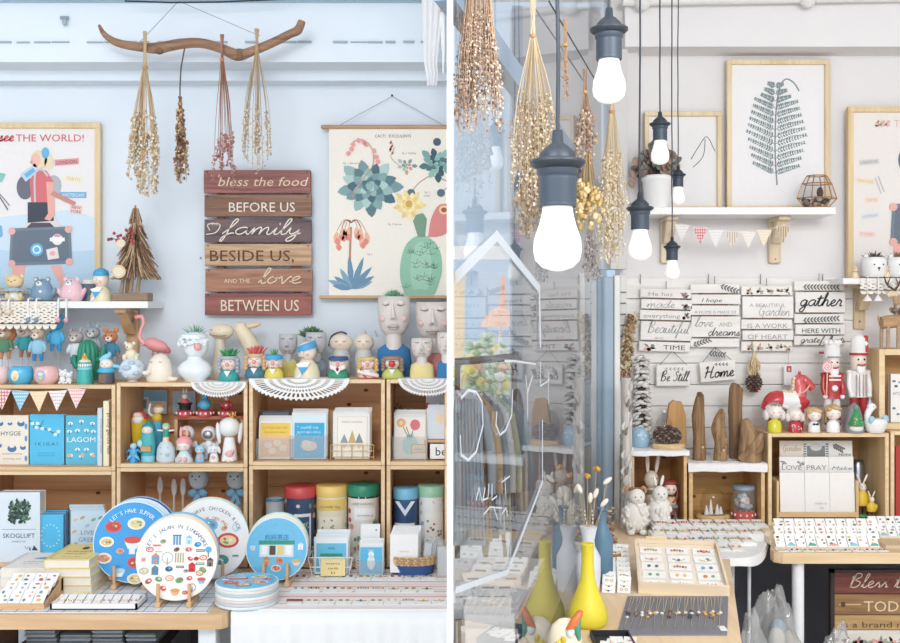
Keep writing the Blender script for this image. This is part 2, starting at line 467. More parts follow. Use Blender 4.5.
# white house outline and lettering stuck on the glass
DEC = C('#c3cad2')
g = B('sticker', 1, gl, label='white house outline on the glass')
def gpt(px, py, off=.003):
    # where the sight line through a pixel meets the glass
    u = (px-CX)/F; d = (.305-.235*2.67)/(u-.235)
    return Vector((gx(d)+off*.973, d-off*.229, ZC-(py-HZ)*d/F))
def gline(b, pts, w, m):
    n = len(pts); pv = [gpt(*q) for q in pts]
    for i in range(n-1):
        a, c = pv[i], pv[i+1]; t = (c-a).normalized(); nn = Vector((.973, -.229, 0)); q = t.cross(nn)*w/2
        a2, c2 = a-t*w*.3, c+t*w*.3
        v = [a2+q, a2-q, c2-q, c2+q]; v += [k+nn*.0006 for k in v]
        b.add(v, [(0, 1, 2, 3), (7, 6, 5, 4), (0, 4, 5, 1), (1, 5, 6, 2), (2, 6, 7, 3), (3, 7, 4, 0)], m)
gline(g, [(454, 277), (495, 236), (538, 289), (539, 345)], .018, DEC)
gline(g, [(541, 421), (541, 482), (506, 572), (454, 590)], .009, DEC)
g = B('lettering', 1, gl, label='white hand lettering on the glass')
from math import hypot
for st in ([(459, 398), (466, 390), (474, 392), (480, 402), (481, 425), (474, 452), (466, 460), (459, 455), (458, 436)],
           [(495, 412), (494, 425), (498, 435), (504, 430), (510, 415), (511, 390)],
           [(524, 376), (526, 392), (531, 376)], [(526, 392), (526, 418)], [(539, 362), (539, 386), (548, 380)], [(547, 372), (547, 404)],
           [(503, 361), (512, 361), (534, 364)]):
    gline(g, st, .004, DEC)
for st in ([(474, 500), (477, 488), (480, 502)], [(483, 488), (481, 500), (486, 498), (487, 484)], [(490, 484), (490, 500), (495, 496)], [(503, 478), (504, 496)], [(500, 482), (508, 476)],
           [(482, 514), (488, 507), (500, 508)], [(492, 508), (496, 520)], [(500, 514), (504, 508), (506, 516)]):
    gline(g, st, .0025, DEC)
# blue door leaf folded against the far end of the window
dr = ST('door_1')
def dbox(b, x0, x1, y0, y1, z0, z1, m): b.box(x0, x1, y0, y1, z0, z1, m, .004)
BLU = C('#93aabd', 'satin')
dbox(dr, .545, .618, 4.06, 4.10, 0, 1.68, BLU); dbox(dr, .618, .662, 4.045, 4.10, 0, 1.685, C('#9fb4c6', 'satin'))
g = B('door_edge', 1, dr); dbox(g, .522, .545, 4.04, 4.10, 0, 1.70, C('#dfe1e4', 'satin')); dbox(g, .640-.025+.05, .69, 4.05, 4.09, 0, 1.69, C('#e9e8e8', 'satin'))
g = B('moulding', 1, dr)
for z in (.95, 1.05, 1.15, 1.25, 1.38): g.add([(.55, 4.058, z), (.612, 4.058, z+.03), (.612, 4.058, z+.033), (.55, 4.058, z+.003)], [(0, 1, 2, 3)], C('#a9bccb', 'satin'))
# ---- street behind the glass
b = ST('pavement'); b.box(-.6, 6, 4.55, 14, -.05, 0, C('#c8c8c6', 'stone'))
b.box(.01, .9, 1.0, 4.6, .0, .01, C('#bdbdbc', 'stone'))
b = ST('wall_outside'); b.box(.335, gx(4.6)-.06, 4.62, 4.75, 0, 2.95, C('#c3c4c9', 'plaster')); b.box(.285, .335, 4.60, 4.76, 0, 2.95, C('#8fa0b2', 'satin'))
b = ST('wall_street'); b.box(-3, 6, 12, 12.2, 0, 7, C('#b9cbdd', 'plaster'))
# ================================================================ camera and light
cam = bpy.data.cameras.new('camera'); co = bpy.data.objects.new('camera', cam); COL.objects.link(co)
co.location = (0, 0, ZC); co.rotation_euler = (pi/2, 0, 0)
cam.sensor_width = 36; cam.sensor_fit = 'HORIZONTAL'; cam.lens = 40; cam.shift_y = (HZ-321.5)/900*1.0
cam.clip_start = .05; SC.camera = co
w = bpy.data.worlds.new('daylight'); SC.world = w; w.use_nodes = True
bg = w.node_tree.nodes['Background']; bg.inputs['Color'].default_value = (.93, .97, 1, 1); bg.inputs['Strength'].default_value = 1.1
def area(name, loc, rot, sx, sy, power, col=(1, 1, 1)):
    l = bpy.data.lights.new(name, 'AREA'); l.shape = 'RECTANGLE'; l.size, l.size_y, l.energy, l.color = sx, sy, power, col
    o = bpy.data.objects.new(name, l); COL.objects.link(o); o.location = loc; o.rotation_euler = tuple(rad(a) for a in rot); return o
area('added_fill_left', (-.7, .25, 2.6), (68, 0, 6), 1.2, .7, 24, (.97, .985, 1))  # unseen fill lamp added up front to lift the left bay's lower wall
area('added_fill_right', (1.2, .25, 2.6), (68, 0, -4), 1.2, .8, 36, (1, .985, .97))  # its added, unseen counterpart brightening the right bay
SC.view_settings.view_transform = 'Standard'; SC.view_settings.look = 'None'
SC.view_settings.exposure = 0.42; SC.view_settings.gamma = 1; SC.view_settings.use_curve_mapping = False
SC.cycles.use_denoising = True; SC.cycles.max_bounces = 10; SC.cycles.transparent_max_bounces = 24
SC.cycles.sample_clamp_indirect = 6
# ================================================================ LEFT BAY : crates, tables
PINE1, PINE2 = '#e0b98e', '#c4905f'
PINE = W(PINE1, '#cfa070', 'x', 10); PINEZ = W(PINE1, '#cfa070', 'z', 10); PINEB = W('#f2be8c', '#da9c68', 'x', 7)
EDGE = W('#ecd2ac', '#dcb88a', 'x', 10)
DC, DCB = 3.30, 3.575           # crate fronts and backs
DARK = C('#3a3d48'); INK = C('#3c4653'); RED = C('#cf4a4e'); SKIN = C('#f2dccb', 'satin'); WHT = C('#f3f3f3', 'satin'); CHEEK = C('#efb3ab', 'satin')
BLACK = C('#23242a'); PINK = C('#efc3c4', 'satin'); CREAM = C('#efe0c6', 'satin'); PAPER = C('#f4f1ec', 'paper')
def crate(name, label, x0, x1, z0, z1, d0=DC, d1=DCB, group=None, mats=(PINE, PINEZ, PINEB, EDGE), bw=4.0, openfront=True, cat='crate'):
    """x0,x1 in pixels at d0; z0,z1 in metres"""
    k = d0/F; cx = (x0+x1)/2
    t = T(name, label, cat, cx, d0, z=z0, group=group)
    h = (z1-z0)/k; w = (x1-x0)/2; dp = (d1-d0)/k
    A, Z, BK, E = mats
    b = t.p('side_panel'); b.box(-w, -w+bw, 0, dp, 0, h, Z, .5); b.box(-w+.3, -w+bw-.3, -.3, .1, .5, h-.5, E)
    b = t.p('side_panel'); b.box(w-bw, w, 0, dp, 0, h, Z, .5); b.box(w-bw+.3, w-.3, -.3, .1, .5, h-.5, E)
    b = t.p('top_panel'); b.box(-w+bw, w-bw, 0, dp, h-bw, h, A, .5); b.box(-w+bw, w-bw, -.3, .1, h-bw+.3, h-.3, E)
    b = t.p('bottom_panel'); b.box(-w+bw, w-bw, 0, dp, 0, bw, A, .5); b.box(-w+bw, w-bw, -.3, .1, .3, bw-.3, E)
    b = t.p('back_panel'); n = 3
    for i in range(n):
        a0 = bw+(h-2*bw)*i/n; b.box(-w+bw, w-bw, dp-2, dp, a0+.2, bw+(h-2*bw)*(i+1)/n-.2, BK)
    for kx, kz in ((-.5, .3), (.35, .62), (.62, .8)):
        b.disc(kx*w, kz*h, 2.6, 1.8, dp-2.2, dp-2, C('#7d4c2e'), 12)
    return t
ZS = .70                                    # table top height
UZ = [1.019, 1.030, 1.037, 1.037]           # where upper crates stand on lower ones
TZ = [1.303, 1.310, 1.321, 1.321]           # crate tops
CXS = [(-26, 115.5), (116.5, 247.5), (249, 385), (386.5, 448.6)]
pos = ['leftmost', 'second from left', 'third from left', 'rightmost']
what_u = ['holding upright books under a bunting', 'holding doll figures and a small inner box', 'holding packs of cards in clear holders', 'holding bird and flower cards at the partition']
what_l = ['behind the upright books', 'behind the round souvenir boards', 'holding three floral tins', 'holding two tins beside the partition']
for i, (a, c) in enumerate(CXS):
    crate('wooden_crate', 'pine crate of the lower row %s' % what_l[i], a, c, ZS, UZ[i]-.0005, group='pine crates of the display wall')
    crate('wooden_crate', 'pine crate of the upper row %s' % what_u[i], a, c, UZ[i], TZ[i], group='pine crates of the display wall')
UF = [u+.0135 for u in UZ]                  # inside floors of the upper crates
LF = ZS+.0135
# ---- the table with the wooden edge
t = T('display_table', 'wooden topped table with white legs under the round boards and books', 'table', 100, 2.80, z=0)
k = 1/t.k
def toppoly(x0, x1, y0, y1, r):
    return [(x0, y0), (x1-r, y0), (x1-r*.4, y0+r*.15), (x1-r*.1, y0+r*.5), (x1, y0+r), (x1, y1), (x0, y1)]
pl = toppoly(-200, 127, 0, .79*k, 14)
b = t.p('table_top'); b.plate(pl, (ZS-.045)*k, (ZS-.003)*k, W('#e2c09a', '#cba67e', 'x', 9))
b = t.p('leg', label='white table leg'); b.box(95, 113, 12, 30, 0, (ZS-.045)*k, C('#e6edf4', 'satin'), 1)
b = t.p('leg'); b.box(-198, -182, 12, 30, 0, (ZS-.045)*k, C('#e6edf4', 'satin'), 1)
b = ONE('grid_mat', 'white table mat with a dark grid under the books and round boards', 'table mat', 60, 2.815, z=ZS-.003)
b.box(-160, 148, 0, 168, 0, .9, C('#eceef0', 'gloss'))
for i in range(20): b.box(-158+i*16, -157.3+i*16, 0, 168, .9, 1.0, C('#4a4f5c'))
for i in range(11): b.box(-160, 148, 2+i*16, 2.7+i*16, .9, 1.0, C('#4a4f5c'))
# ---- the cloth covered table
t = T('cloth_table', 'low table under a striped runner and white cloth, beside the wooden table', 'table', 340, 2.83, z=0, clip=(-.0042, 1))
k = 1/t.k
b = t.p('table_top'); b.box(-108, 113, 3, .76*k, (ZS-.03)*k, (ZS-.004)*k, PINE)
for x in (-104, 104):
    b = t.p('leg'); b.box(x-5, x+5, 10, 22, 0, (ZS-.03)*k, WHT)
b = t.p('tablecloth', label='white cloth hanging in folds')
rows = []
for j in range(9):
    z = (ZS-.0035)*k-j*14.5
    rows.append([(x, -1.2-(1.4*sin(x*.21)+1.2*sin(x*.37+1))*min(1, j*.35), z) for x in [-109+i*223/110 for i in range(111)]])
rows = [[(x, 163, (ZS-.0035)*k) for x, _, _ in rows[0]]]+rows
b.sheet(rows, C('#eef0f4', 'cloth'))
b.sheet([[(-109.3, y, z) for y in (-1, 60, 163)] for z in ((ZS-.0035)*k, (ZS-.0035)*k-118)], C('#e9edf2', 'cloth'))
b = t.p('runner', label='pink striped runner')
b.box(-106, 112, 4, 160, (ZS-.0033)*k, (ZS-.0005)*k, C('#f4efea', 'cloth'))
for i, (y, w_) in enumerate(((8, 1), (11, .6), (22, 4), (30, 1), (34, 1), (46, 5), (54, 1), (66, 3.5), (74, 1), (84, 4), (95, 1), (104, 4), (113, 1), (122, 5), (134, 1), (142, 3.5))):
    b.box(-106, 112, y, y+w_, (ZS-.0005)*k, (ZS-.0003)*k, C('#e6b4b4', 'cloth'))
# ---- folded cloths on the low shelf under the wooden table
t = T('low_shelf', 'dark low shelf under the wooden table', 'shelf', 85, 3.02, z=0)
k = 1/t.k
b = t.p('board'); b.box(-72, 80, 0, 110, 170, 174, C('#3b3c44'))
b = t.p('back_panel'); b.box(-72, 84, 112, 118, 0, 214, C('#2c2d36'))
for x in (-66, 76):
    b = t.p('foot'); b.box(x-4, x+4, 4, 100, 0, 170, C('#3b3c44'))
FC = ['#8d9aa8', '#7f8b9a', '#a7b2bd', '#6d7888']
for i, (x, n) in enumerate(((40, 4), (74, 3), (108, 4), (141, 3))):
    for j in range(n):
        b = ONE('folded_cloth', 'folded grey-blue cloth in the stacks on the low shelf under the wooden table', 'cloth', x+R.uniform(-1.5, 1.5), 3.05, z=174*3.02/F+.0003+j*.0122, group='folded cloths under the wooden table')
        b.box(-16, 16, 0, 60, 0, 3.9, C(FC[(i+j) % 4], 'cloth'), 1.6); b.box(-15, 15, -.4, 58, 1.6, 2.3, C('#dfe4e8', 'cloth'))
for i, x in enumerate((30, 44, 56, 75, 88, 104, 126, 146)):
    b = ONE('bottle', ['small blue bottle', 'small pale bottle'][i % 2]+' standing in the shade behind the folded cloths, '+['at the far left end', 'second from the left end', 'third from the left end', 'fourth from the left end', 'fifth from the left end', 'sixth from the left end', 'second from the right end', 'at the right end'][i], 'bottle', x, 3.25, z=174*3.02/F+.0003, group='bottles under the wooden table')
    c = C(['#3f6db0', '#c2ccd6'][i % 2], 'gloss')
    b.lathe(0, 0, 0, [(5, 0), (5.4, 2), (5.4, 22), (2.2, 28), (2.2, 34)], c, 14)
t = T('storage_box', 'dark brown ribbed box under the left end of the wooden table', 'box', 5, 2.90, z=0)
b = t.p('body'); b.box(-40, -12, 0, 60, 0, 214, C('#5c4338', 'bark'), 1)
for i in range(14): b.box(-40.5, -11.5, -1, 0, 4+i*15, 12+i*15, C('#73564a', 'bark'))
# ================================================================ wall decoration of the left bay
t = T('driftwood_branch', 'curved brown driftwood branch hung on strings across the wall top', 'branch', 200, 3.30, py=48)
b = t.p('branch'); 
pts = [(-101, 0, 23), (-95, 0, 13), (-82, 0, 5), (-60, 0, 1), (-42, 0, 0), (-20, 0, 4), (0, 0, 5), (20, 0, 0), (37, 0, -7), (50, 0, -4), (72, 0, 5), (90, 0, 14), (98, 0, 18), (102, 0, 27)]
b.tube(pts, [1.2, 3, 4, 4.6, 5.6, 5.2, 4.8, 4.8, 6, 4.6, 4.4, 4.2, 4.6, 3.6], W('#a98263', '#6d5140', 'x', 16), 10, 4)
b.ell(40, -2, -7, 6, 4, 6, W('#8d6b50', '#5d4334', 'x', 16)); b.ell(-40, -2, -3, 5, 4, 4, W('#8d6b50', '#5d4334', 'x', 16))
b = t.p('string', label='thin grey hanging string')
b.tube([(-60, 0, 6), (-24, 10, 50)], .35, C('#8b97a5')); b.tube([(60, 0, 12), (-24, 10, 50)], .35, C('#8b97a5'))
b.tube([(-24, 10, 50), (-24, 16, 66)], .35, C('#8b97a5'))
b = ONE('black_wire', 'thin black wire running along the top edge of the left wall', 'wire', 190, 3.33, py=2)
b.tube([(-65, 0, 1), (-20, 0, -.5), (30, 0, 0), (95, 0, 3)], .8, BLACK)
t = T('wall_hook', 'small grey hook on the pale beam at the upper left', 'hook', 65, 3.405, py=22)
b = t.p('plate'); b.box(-5, 3, 0, 2, 3, 6, C('#8d9ba2')); b = t.p('bulb'); b.ell(0, -1, 0, 2.6, 2.2, 4, C('#9babb3', 'gloss'), 10, 8)
def bunch(name, label, px, d, ytop, ytie, ybot, hw, stem, heads, n=36, hs=1.6, hfrom=.45, spread0=1.2, nh=7, group='dried bunches', hw_top=2, drop=0, seed=1, clip=None, depth=.5, base_py=None, tie='#b48a5a'):
    rr = random.Random(seed)
    t = T(name, label, 'dried flowers', px, d, py=ytop if base_py is None else base_py, group=group, clip=clip)
    L = ybot-ytop; zt = -(ytie-ytop)
    st = t.p('stems'); hd = t.p('seed_heads'); k = [C(h, 'matte') for h in heads]; sm = [C(h) for h in stem]
    for i in range(n):
        a = rr.uniform(-1, 1); q = rr.uniform(-1, 1)
        top = (rr.uniform(-1, 1)*hw_top, rr.uniform(-1, 1)*hw_top*.6, rr.uniform(0, 2))
        tiep = (a*spread0, q*spread0*.6, zt)
        ln = L*rr.uniform(.72, 1); e = (a*hw, q*hw*depth, -ln)
        m = (a*hw*.75+rr.uniform(-1, 1), q*hw*depth*.7, (zt-ln)*.5)
        pp = spline([top, tiep, m, e], 3)
        st.tube(pp, [.45, .4, .2], sm[i % len(sm)], 4)
        N = int(nh*1.7)
        for j in range(N):
            u = hfrom+(1-hfrom)*(j+rr.random())/N
            z = zt+(-ln-zt)*u
            # position along
            f = (u)**.8
            x = a*hw*min(1, f*1.15)+rr.uniform(-1, 1)*hs*1.2; y = q*hw*depth*f+rr.uniform(-1, 1)*hs
            r = hs*rr.uniform(.4, .85)
            hd.ell(x, y, z, r, r*.8, r*rr.uniform(.8, 1.7), k[rr.randrange(len(k))], 5, 4, (rr.uniform(-30, 30), rr.uniform(-40, 40), 0))
    b = t.p('tie'); b.lathe(0, 0, zt-1.5, [(spread0+.6, 0), (spread0+1, 1.5), (spread0+.6, 3)], C(tie), 10)
    return t
bunch('hanging_flower_bunch', 'straw coloured dried flower bunch hanging below the left of the branch', 145, 3.272, 33, 68, 199, 15, ['#cdb490', '#bc9f78'], ['#e0d0b4', '#d0b896', '#eadfca', '#c0a27c'], 34, 2.0, .5, 2, 12, seed=3, hw_top=1.6)
t = bunch('hanging_flower_bunch', 'short dark brown dried flower bunch on a bare stem under the branch', 180, 3.28, 98, 104, 184, 7, ['#7a5c4a'], ['#8b6247', '#a98a68', '#c9b08a', '#6d4838'], 16, 2.2, .05, 1.5, 9, seed=5)
b = t.p('hanging_stem'); b.tube([(4, 2, 50), (1, 0, 30), (0, 0, 12), (0, 0, 0)], .7, C('#4d4648'))
t = bunch('hanging_flower_bunch', 'bunch of bare reddish twigs with pinkish buds hanging in front of the plank sign', 222, 3.27, 36, 60, 192, 11, ['#a4705a', '#8d5e4c', '#b58a70'], ['#b9837a', '#c9a39a', '#9c6a60'], 13, 1.8, .8, 1.4, 8, seed=8, hw_top=2)
t = bunch('hanging_flower_bunch', 'pale wispy dried flower bunch hanging at the right of the branch', 257, 3.28, 30, 52, 176, 15, ['#c4ad94', '#b39a80'], ['#d8c8ae', '#c6ae90', '#e6dccb'], 22, 1.5, .6, 1.4, 9, seed=9, hw_top=2.4)
# ---- travel poster
def tag_(b, x, z, w, h, rot, y, bgc, s, fg):
    c, d = cos(rad(rot)), sin(rad(rot))
    b.prism([(x+u*c-v*d, z+u*d+v*c) for u, v in ((-w/2, -h/2), (w/2, -h/2), (w/2, h/2), (-w/2, h/2))], y-.2, y, bgc)
    b.txt(s, x-(-h*.25)*d*0, z-h*.28, y-.3, h*.78, fg, 'c', 0, w*.82, rot)
def traveller(b, x, z, y, g=1.0, muted=False):
    """flat printed figure: fair haired traveller in red carrying bags and a big trunk"""
    c = lambda h: C(h, 'paper')
    q = lambda pts, m, o=0: b.prism([(x+u*g, z+v*g) for u, v in pts], y-.2-o, y-o, m)
    e = lambda u, v, r1, r2, m, o=0, rot=0: b.disc(x+u*g, z+v*g, r1*g, r2*g, y-.2-o, y-o, m, 18, rot)
    e(-17, 78, 9, 13, c('#70737d')); e(14, 80, 8, 11, c('#b7b9c2')); 
    q([(-12, 55), (-20, 20), (12, 18), (34, 12), (8, 60)], c('#e3ddd6'), .1)
    q([(-10, 60), (-12, 86), (-4, 98), (6, 96), (14, 84), (12, 60)], c('#d9757a'), .2)
    q([(-22, 92), (-6, 104), (-2, 96), (-16, 84)], c('#c6d6e4'), .3); q([(-18, 92), (-8, 99), (-6, 95), (-15, 88)], c('#6db3dd'), .4)
    e(-2, 108, 9, 10, c('#ecd9b8'), .2); e(-5, 107, 5, 7.5, c('#f2bdb2'), .3); q([(-9, 107), (-13, 105), (-9, 103)], c('#f2bdb2'), .3)
    e(5, 115, 4, 6, c('#6fb6dc'), .4); e(9, 105, 5, 8, c('#ecd9b8'), .2)
    q([(6, 84), (8, 50), (4, 44), (10, 42), (15, 48), (14, 84)], c('#edafa2'), .4)
    q([(-14, 40), (-14, 62), (14, 62), (14, 42)], c('#474b58'), .3); b.stroke([(x-6*g, z+62*g), (x-6*g, z+92*g), (x+1*g, z+97*g), (x+8*g, z+90*g)], 2*g, y-.6, c('#c8ccd4'), 4)
    q([(10, 70), (36, 58), (38, 62), (14, 74)], c('#cf8f86'), .5)
    q([(-16, 34), (-10, 40), (10, 40), (16, 34)], c('#5a5460'), .3)
    q([(-34, -6), (-32, 34), (32, 36), (34, -4)], c('#7a8794'), .4); q([(-31, -3), (-29, 31), (29, 33), (31, -1)], c('#6d7986'), .5)
    for u, v in ((-31, 31), (30, 33), (-31, -4), (31, -2)): e(u, v, 4, 4, c('#eab5ad'), .6)
    e(-4, 11, 7, 7, c('#6fb9e2'), .7); e(-4, 11, 4.6, 4.6, c('#eaf4fa'), .75); e(-4, 11, 3, 3, c('#6fb9e2'), .8)
    e(18, 22, 6, 6, c('#f3e9e6'), .7); q([(10, 20), (26, 20), (26, 24), (10, 24)], c('#f7f3f0'), .75); e(18, 26, 4, 1.2, c('#e08e92'), .85)
    q([(8, 0), (20, 2), (18, 14), (6, 11)], c('#efe3e1'), .7); e(13, 7, 3, 2.4, c('#eab0b0'), .8)
    q([(-30, -6), (-34, -34), (-22, -34), (-16, -6)], c('#f0b5ac')); q([(10, -6), (24, -34), (30, -32), (22, -6)], c('#f0b5ac'))
def poster(name, label, px, d, x0, x1, z0, z1, right=False):
    t = T(name, label, 'poster', px, d, py=280)
    fr = W('#e8cfa6', '#d9bb8c', 'z', 10)
    b = t.p('frame')
    for (a0, a1, c0, c1) in ((x0, x1, z1-5.5, z1), (x0, x1, z0, z0+5.5), (x0, x0+5.5, z0+5.5, z1-5.5), (x1-5.5, x1, z0+5.5, z1-5.5)): b.box(a0, a1, -3, 3, c0, c1, fr, .5)
    b = t.p('print')
    b.box(x0+4, x1-4, 0, 2.5, z0+4, z1-4, C('#eee9e8', 'paper') if not right else C('#ebe6e2', 'paper'))
    c = lambda h: C(h, 'paper')
    if not right:
        b.prism([(x0+5, z0+5), (x1-5, z0+5), (x1-5, 62), (40, 70), (x0+5, 60)], -.2, 0, c('#d3e3f1'))
        b.prism([(x0+5, z0+5), (x1-5, z0+5), (x1-5, 30), (0, 26), (x0+5, 34)], -.3, 0, c('#bfd8ea'))
    return t, b
t, b = poster('travel_poster', 'framed poster of a red jacketed traveller with a dark trunk, on the left bay wall', 30, 3.60, -62, 71, -14, 157)
c = lambda h: C(h, 'paper')
b.txt('THE WORLD!', 20, 138.5, -.5, 10.2, c('#d5686c'), 'c', 0, 68); script_(b, 'see', -24, 139, -.5, 5, 1.5, c('#d5686c'), 15)
traveller(b, 11, 20, -.4, .93)
tag_(b, 37, 118, 24, 6, 4, -.3, c('#e59ba0'), 'LONDON', c('#5c4a52')); tag_(b, 43, 101, 17, 6, -8, -.3, c('#f7ead2'), 'TOKYO', c('#d6b47c'))
tag_(b, 43, 85, 27, 6, 0, -.3, c('#7cb5dc'), 'AMSTERDAM', c('#e8f1f6')); tag_(b, 46, 70.5, 12, 9, -6, -.3, c('#f4cfcb'), '', c('#6a4a50'))
b.txt('NEW', 46.3, 71, -.6, 4, c('#6a4a50'), 'c', 0, None, -6); b.txt('YORK', 46, 67, -.6, 4, c('#6a4a50'), 'c', 0, None, -6)
b.prism([(-33, 108), (-24, 106), (-28, 98), (-33, 97)], -.5, -.3, c('#8cc7bd')); b.prism([(-33, 40), (-27, 44), (-28, 54), (-33, 56)], -.5, -.3, c('#7cb5dc'))
b.stroke([(-33, 88), (-22, 70)], 1.2, -.5, c('#5b6472')); b.stroke([(-30, 86), (-20, 74)], .8, -.5, c('#5b6472'))
# ---- six plank sign
t = T('plank_sign', 'sign of six reclaimed planks lettered with a family blessing', 'sign', 258, 3.58, py=318, group=None)
PL = [('#a8706a', '#7c504e', 'red'), ('#9c7660', '#6c4e42', ''), ('#7a6264', '#54474c', ''), ('#d0ac8a', '#9c7a5e', ''), ('#b8866e', '#8c6252', ''), ('#a4665e', '#784e48', '')]
GOLD, IVORY, BRN = C('#e6d3b4', 'paper'), C('#efe6d8', 'paper'), C('#5f3f33', 'paper')
hh = 148/6
for i in range(6):
    z1 = 148-i*hh; z0 = z1-hh+1.6
    dx = R.uniform(-.8, .8)
    b = t.p('plank'); b.box(-53.5+dx, 53.5+dx, 0, 4, z0+(1.2 if i % 2 else 0), z1, W(PL[i][0], PL[i][1], 'x', 16, .7), .5)
    for s in (-50, 50): b.ell(s+dx, -.2, z1-2, .8, .3, .8, C('#4c4a4c', 'metal'), 6, 4)
    zz = z0+6
    if i == 0: b.txt('bless the food', 4, zz+1, -.5, 13, GOLD, 'c', .25, 88)
    if i == 1: b.txt('BEFORE US', 4, zz, -.5, 13.5, IVORY, 'c', 0, 66)
    if i == 2: script_(b, 'family', 3, zz+2, -.5, 7.2, 1.1, IVORY, 78); b.stroke([(-48, zz+6), (-50, zz+12), (-38, zz+12), (-42, zz+4), (-52, zz+2)], .9, -.5, IVORY, 4); b.txt('THE', -43, zz+11, -.5, 4, IVORY)
    if i == 3: b.txt('BESIDE US,', -6, zz, -.5, 15.5, BRN, 'c', 0, 84)
    if i == 4: b.txt('AND THE', -21, zz+3, -.5, 5.5, GOLD, 'c', 0, 26); script_(b, 'love', 21, zz+2.5, -.5, 7, 1.1, GOLD, 42)
    if i == 5: b.txt('BETWEEN US', 2, zz-.5, -.5, 16, C('#e9ddc0', 'paper'), 'c', 0, 78)
b = t.p('batten')
for x in (-38, 38): b.box(x-4, x+4, 4, 6, 4, 144, W('#7a5a48', '#5a4034', 'z'))
ONE('hanging_nail', 'small nail in the wall left of the plank sign', 'nail', 200.5, 3.61, py=258).ell(0, 0, 0, .9, 1.5, .9, C('#6d7078', 'metal'), 8, 6)
# ---- hanging chart of succulents
t = T('botanical_chart', 'hanging paper chart of cacti and succulents on wooden rods', 'poster', 385, 3.58, py=297, clip=(-.0042, 1))
rod = W('#c09a78', '#a27c5c', 'x', 12)
b = t.p('rod'); b.box(-64, 66, -2, 4, 168, 172, rod, 1)
b = t.p('rod'); b.box(-66, 66, -2, 4, -2, 1.6, W('#d0b08c', '#b8946e', 'x', 12), 1)
b = t.p('string'); b.tube([(-45, 0, 172), (7, 6, 202), (62, 0, 170)], .4, C('#a3acb8'), 5)
b = t.p('sheet', label='cream printed paper'); b.box(-56, 66, 0, .6, 1, 169, C('#f2ebe0', 'paper'))
c = lambda h: C(h, 'paper')
Y = -.2
b.txt('CACTI · SUCCULENTS', 8, 159.5, Y, 4.2, c('#3f3f42'), 'c', 0, 36)
def rosette(cx, cz, r, cols, n=34, sq=.85):
    for i in range(n):
        u = 1-i/n; a = 137.5*i
        x = cx+cos(rad(a))*r*.62*u; z = cz+sin(rad(a))*r*.62*u*sq
        b.leafshape(x-cos(rad(a))*r*.12, z-sin(rad(a))*r*.12, r*(.2+.36*u), r*(.2+.16*u), a, Y-.012*i-.1, c(cols[i % len(cols)]), .1)
rosette(-16, 110, 33, ['#7c99a0', '#9ab8b4', '#5f8088', '#b3cdc6', '#86a8a6', '#4f6e7a'], 44)
b.stroke([(-33, 100), (-22, 118), (-12, 132), (-13, 148), (-22, 157), (-32, 155)], 1, Y-.9, c('#c79a8a'), 4)
for x, z in ((-32, 155), (-27, 159), (-22, 157), (-16, 154), (-13, 148), (-10, 142), (-9, 137), (-35, 150), (-36, 146)): b.leafshape(x, z, 5.5, 5, R.uniform(-60, 60)-90, Y-1, c('#eaa09c'))
b.txt('Fig. 1  Echeveria', -34, 133, Y, 2.4, c('#7a7a7c'), 'c', .2)
b.stroke([(10, 150), (6, 140), (14, 132), (22, 130)], .7, Y, c('#c79a8a'), 4)
for i in range(10): b.leafshape(6+R.uniform(-2, 2), 142+i*1.3, 4, 2.4, 90+R.uniform(-60, 60), Y-.1, c(['#f0b6b0', '#f4cac4'][i % 2]))
rosette(21, 131, 11, ['#7c9a98', '#a9c0b6', '#cf9a92'], 14); b.txt('Fig. 2  Dudleya', 24, 143, Y, 2.4, c('#7a7a7c'), 'c', .2)
rosette(52, 133, 20, ['#54787a', '#7fa8a4', '#3f5f6a', '#93bbb2'], 28, .95); b.disc(52, 155, 4, 4, Y-.2, Y, c('#4f6070')); 
for x, z in ((26, 104), (56, 104)): b.disc(x, z, 4, 4, Y-.3, Y, c('#5b7280')); b.stroke([(x, z), (x+8, z+10), (46, 122)], .8, Y, c('#9a7a6a'), 4)
b.txt('Fig. 3', 42, 104, Y, 2.4, c('#7a7a7c'), 'c', .2); b.txt('Sedum', 42, 100.5, Y, 2.4, c('#7a7a7c'), 'c', .2)
# coral flowers
b.stroke([(-35, 12), (-35, 44), (-34, 70)], 2.2, Y, c('#b98c74'), 4)
for i, (x, z) in enumerate(((-48, 66), (-43, 70), (-40, 69), (-36, 70), (-28, 71), (-24, 70), (-19, 66), (-46, 60), (-22, 62))):
    b.stroke([(-34, 74), ((x-34)/2, 77), (x, z)], .6, Y, c('#b98c74'), 4)
    b.leafshape(x, z, 13, 5, -90+R.uniform(-12, 12), Y-.2, c('#f0b79a')); b.leafshape(x, z-7, 7, 5.5, -90+R.uniform(-15, 15), Y-.3, c('#e48e84'))
for a, l in ((160, 26), (145, 22), (120, 24), (95, 34), (70, 34), (48, 30), (30, 26), (20, 22), (170, 20)): b.leafshape(-33, 8, l, 6, a, Y-.1-a*.001, c('#6f93ad' if a % 20 else '#86a8bd'))
b.txt('Fig. 5', -15, 42, Y, 2.4, c('#7a7a7c')); b.txt('Fig. 4 Opuntia', 10, 72, Y, 2.4, c('#7a7a7c'))
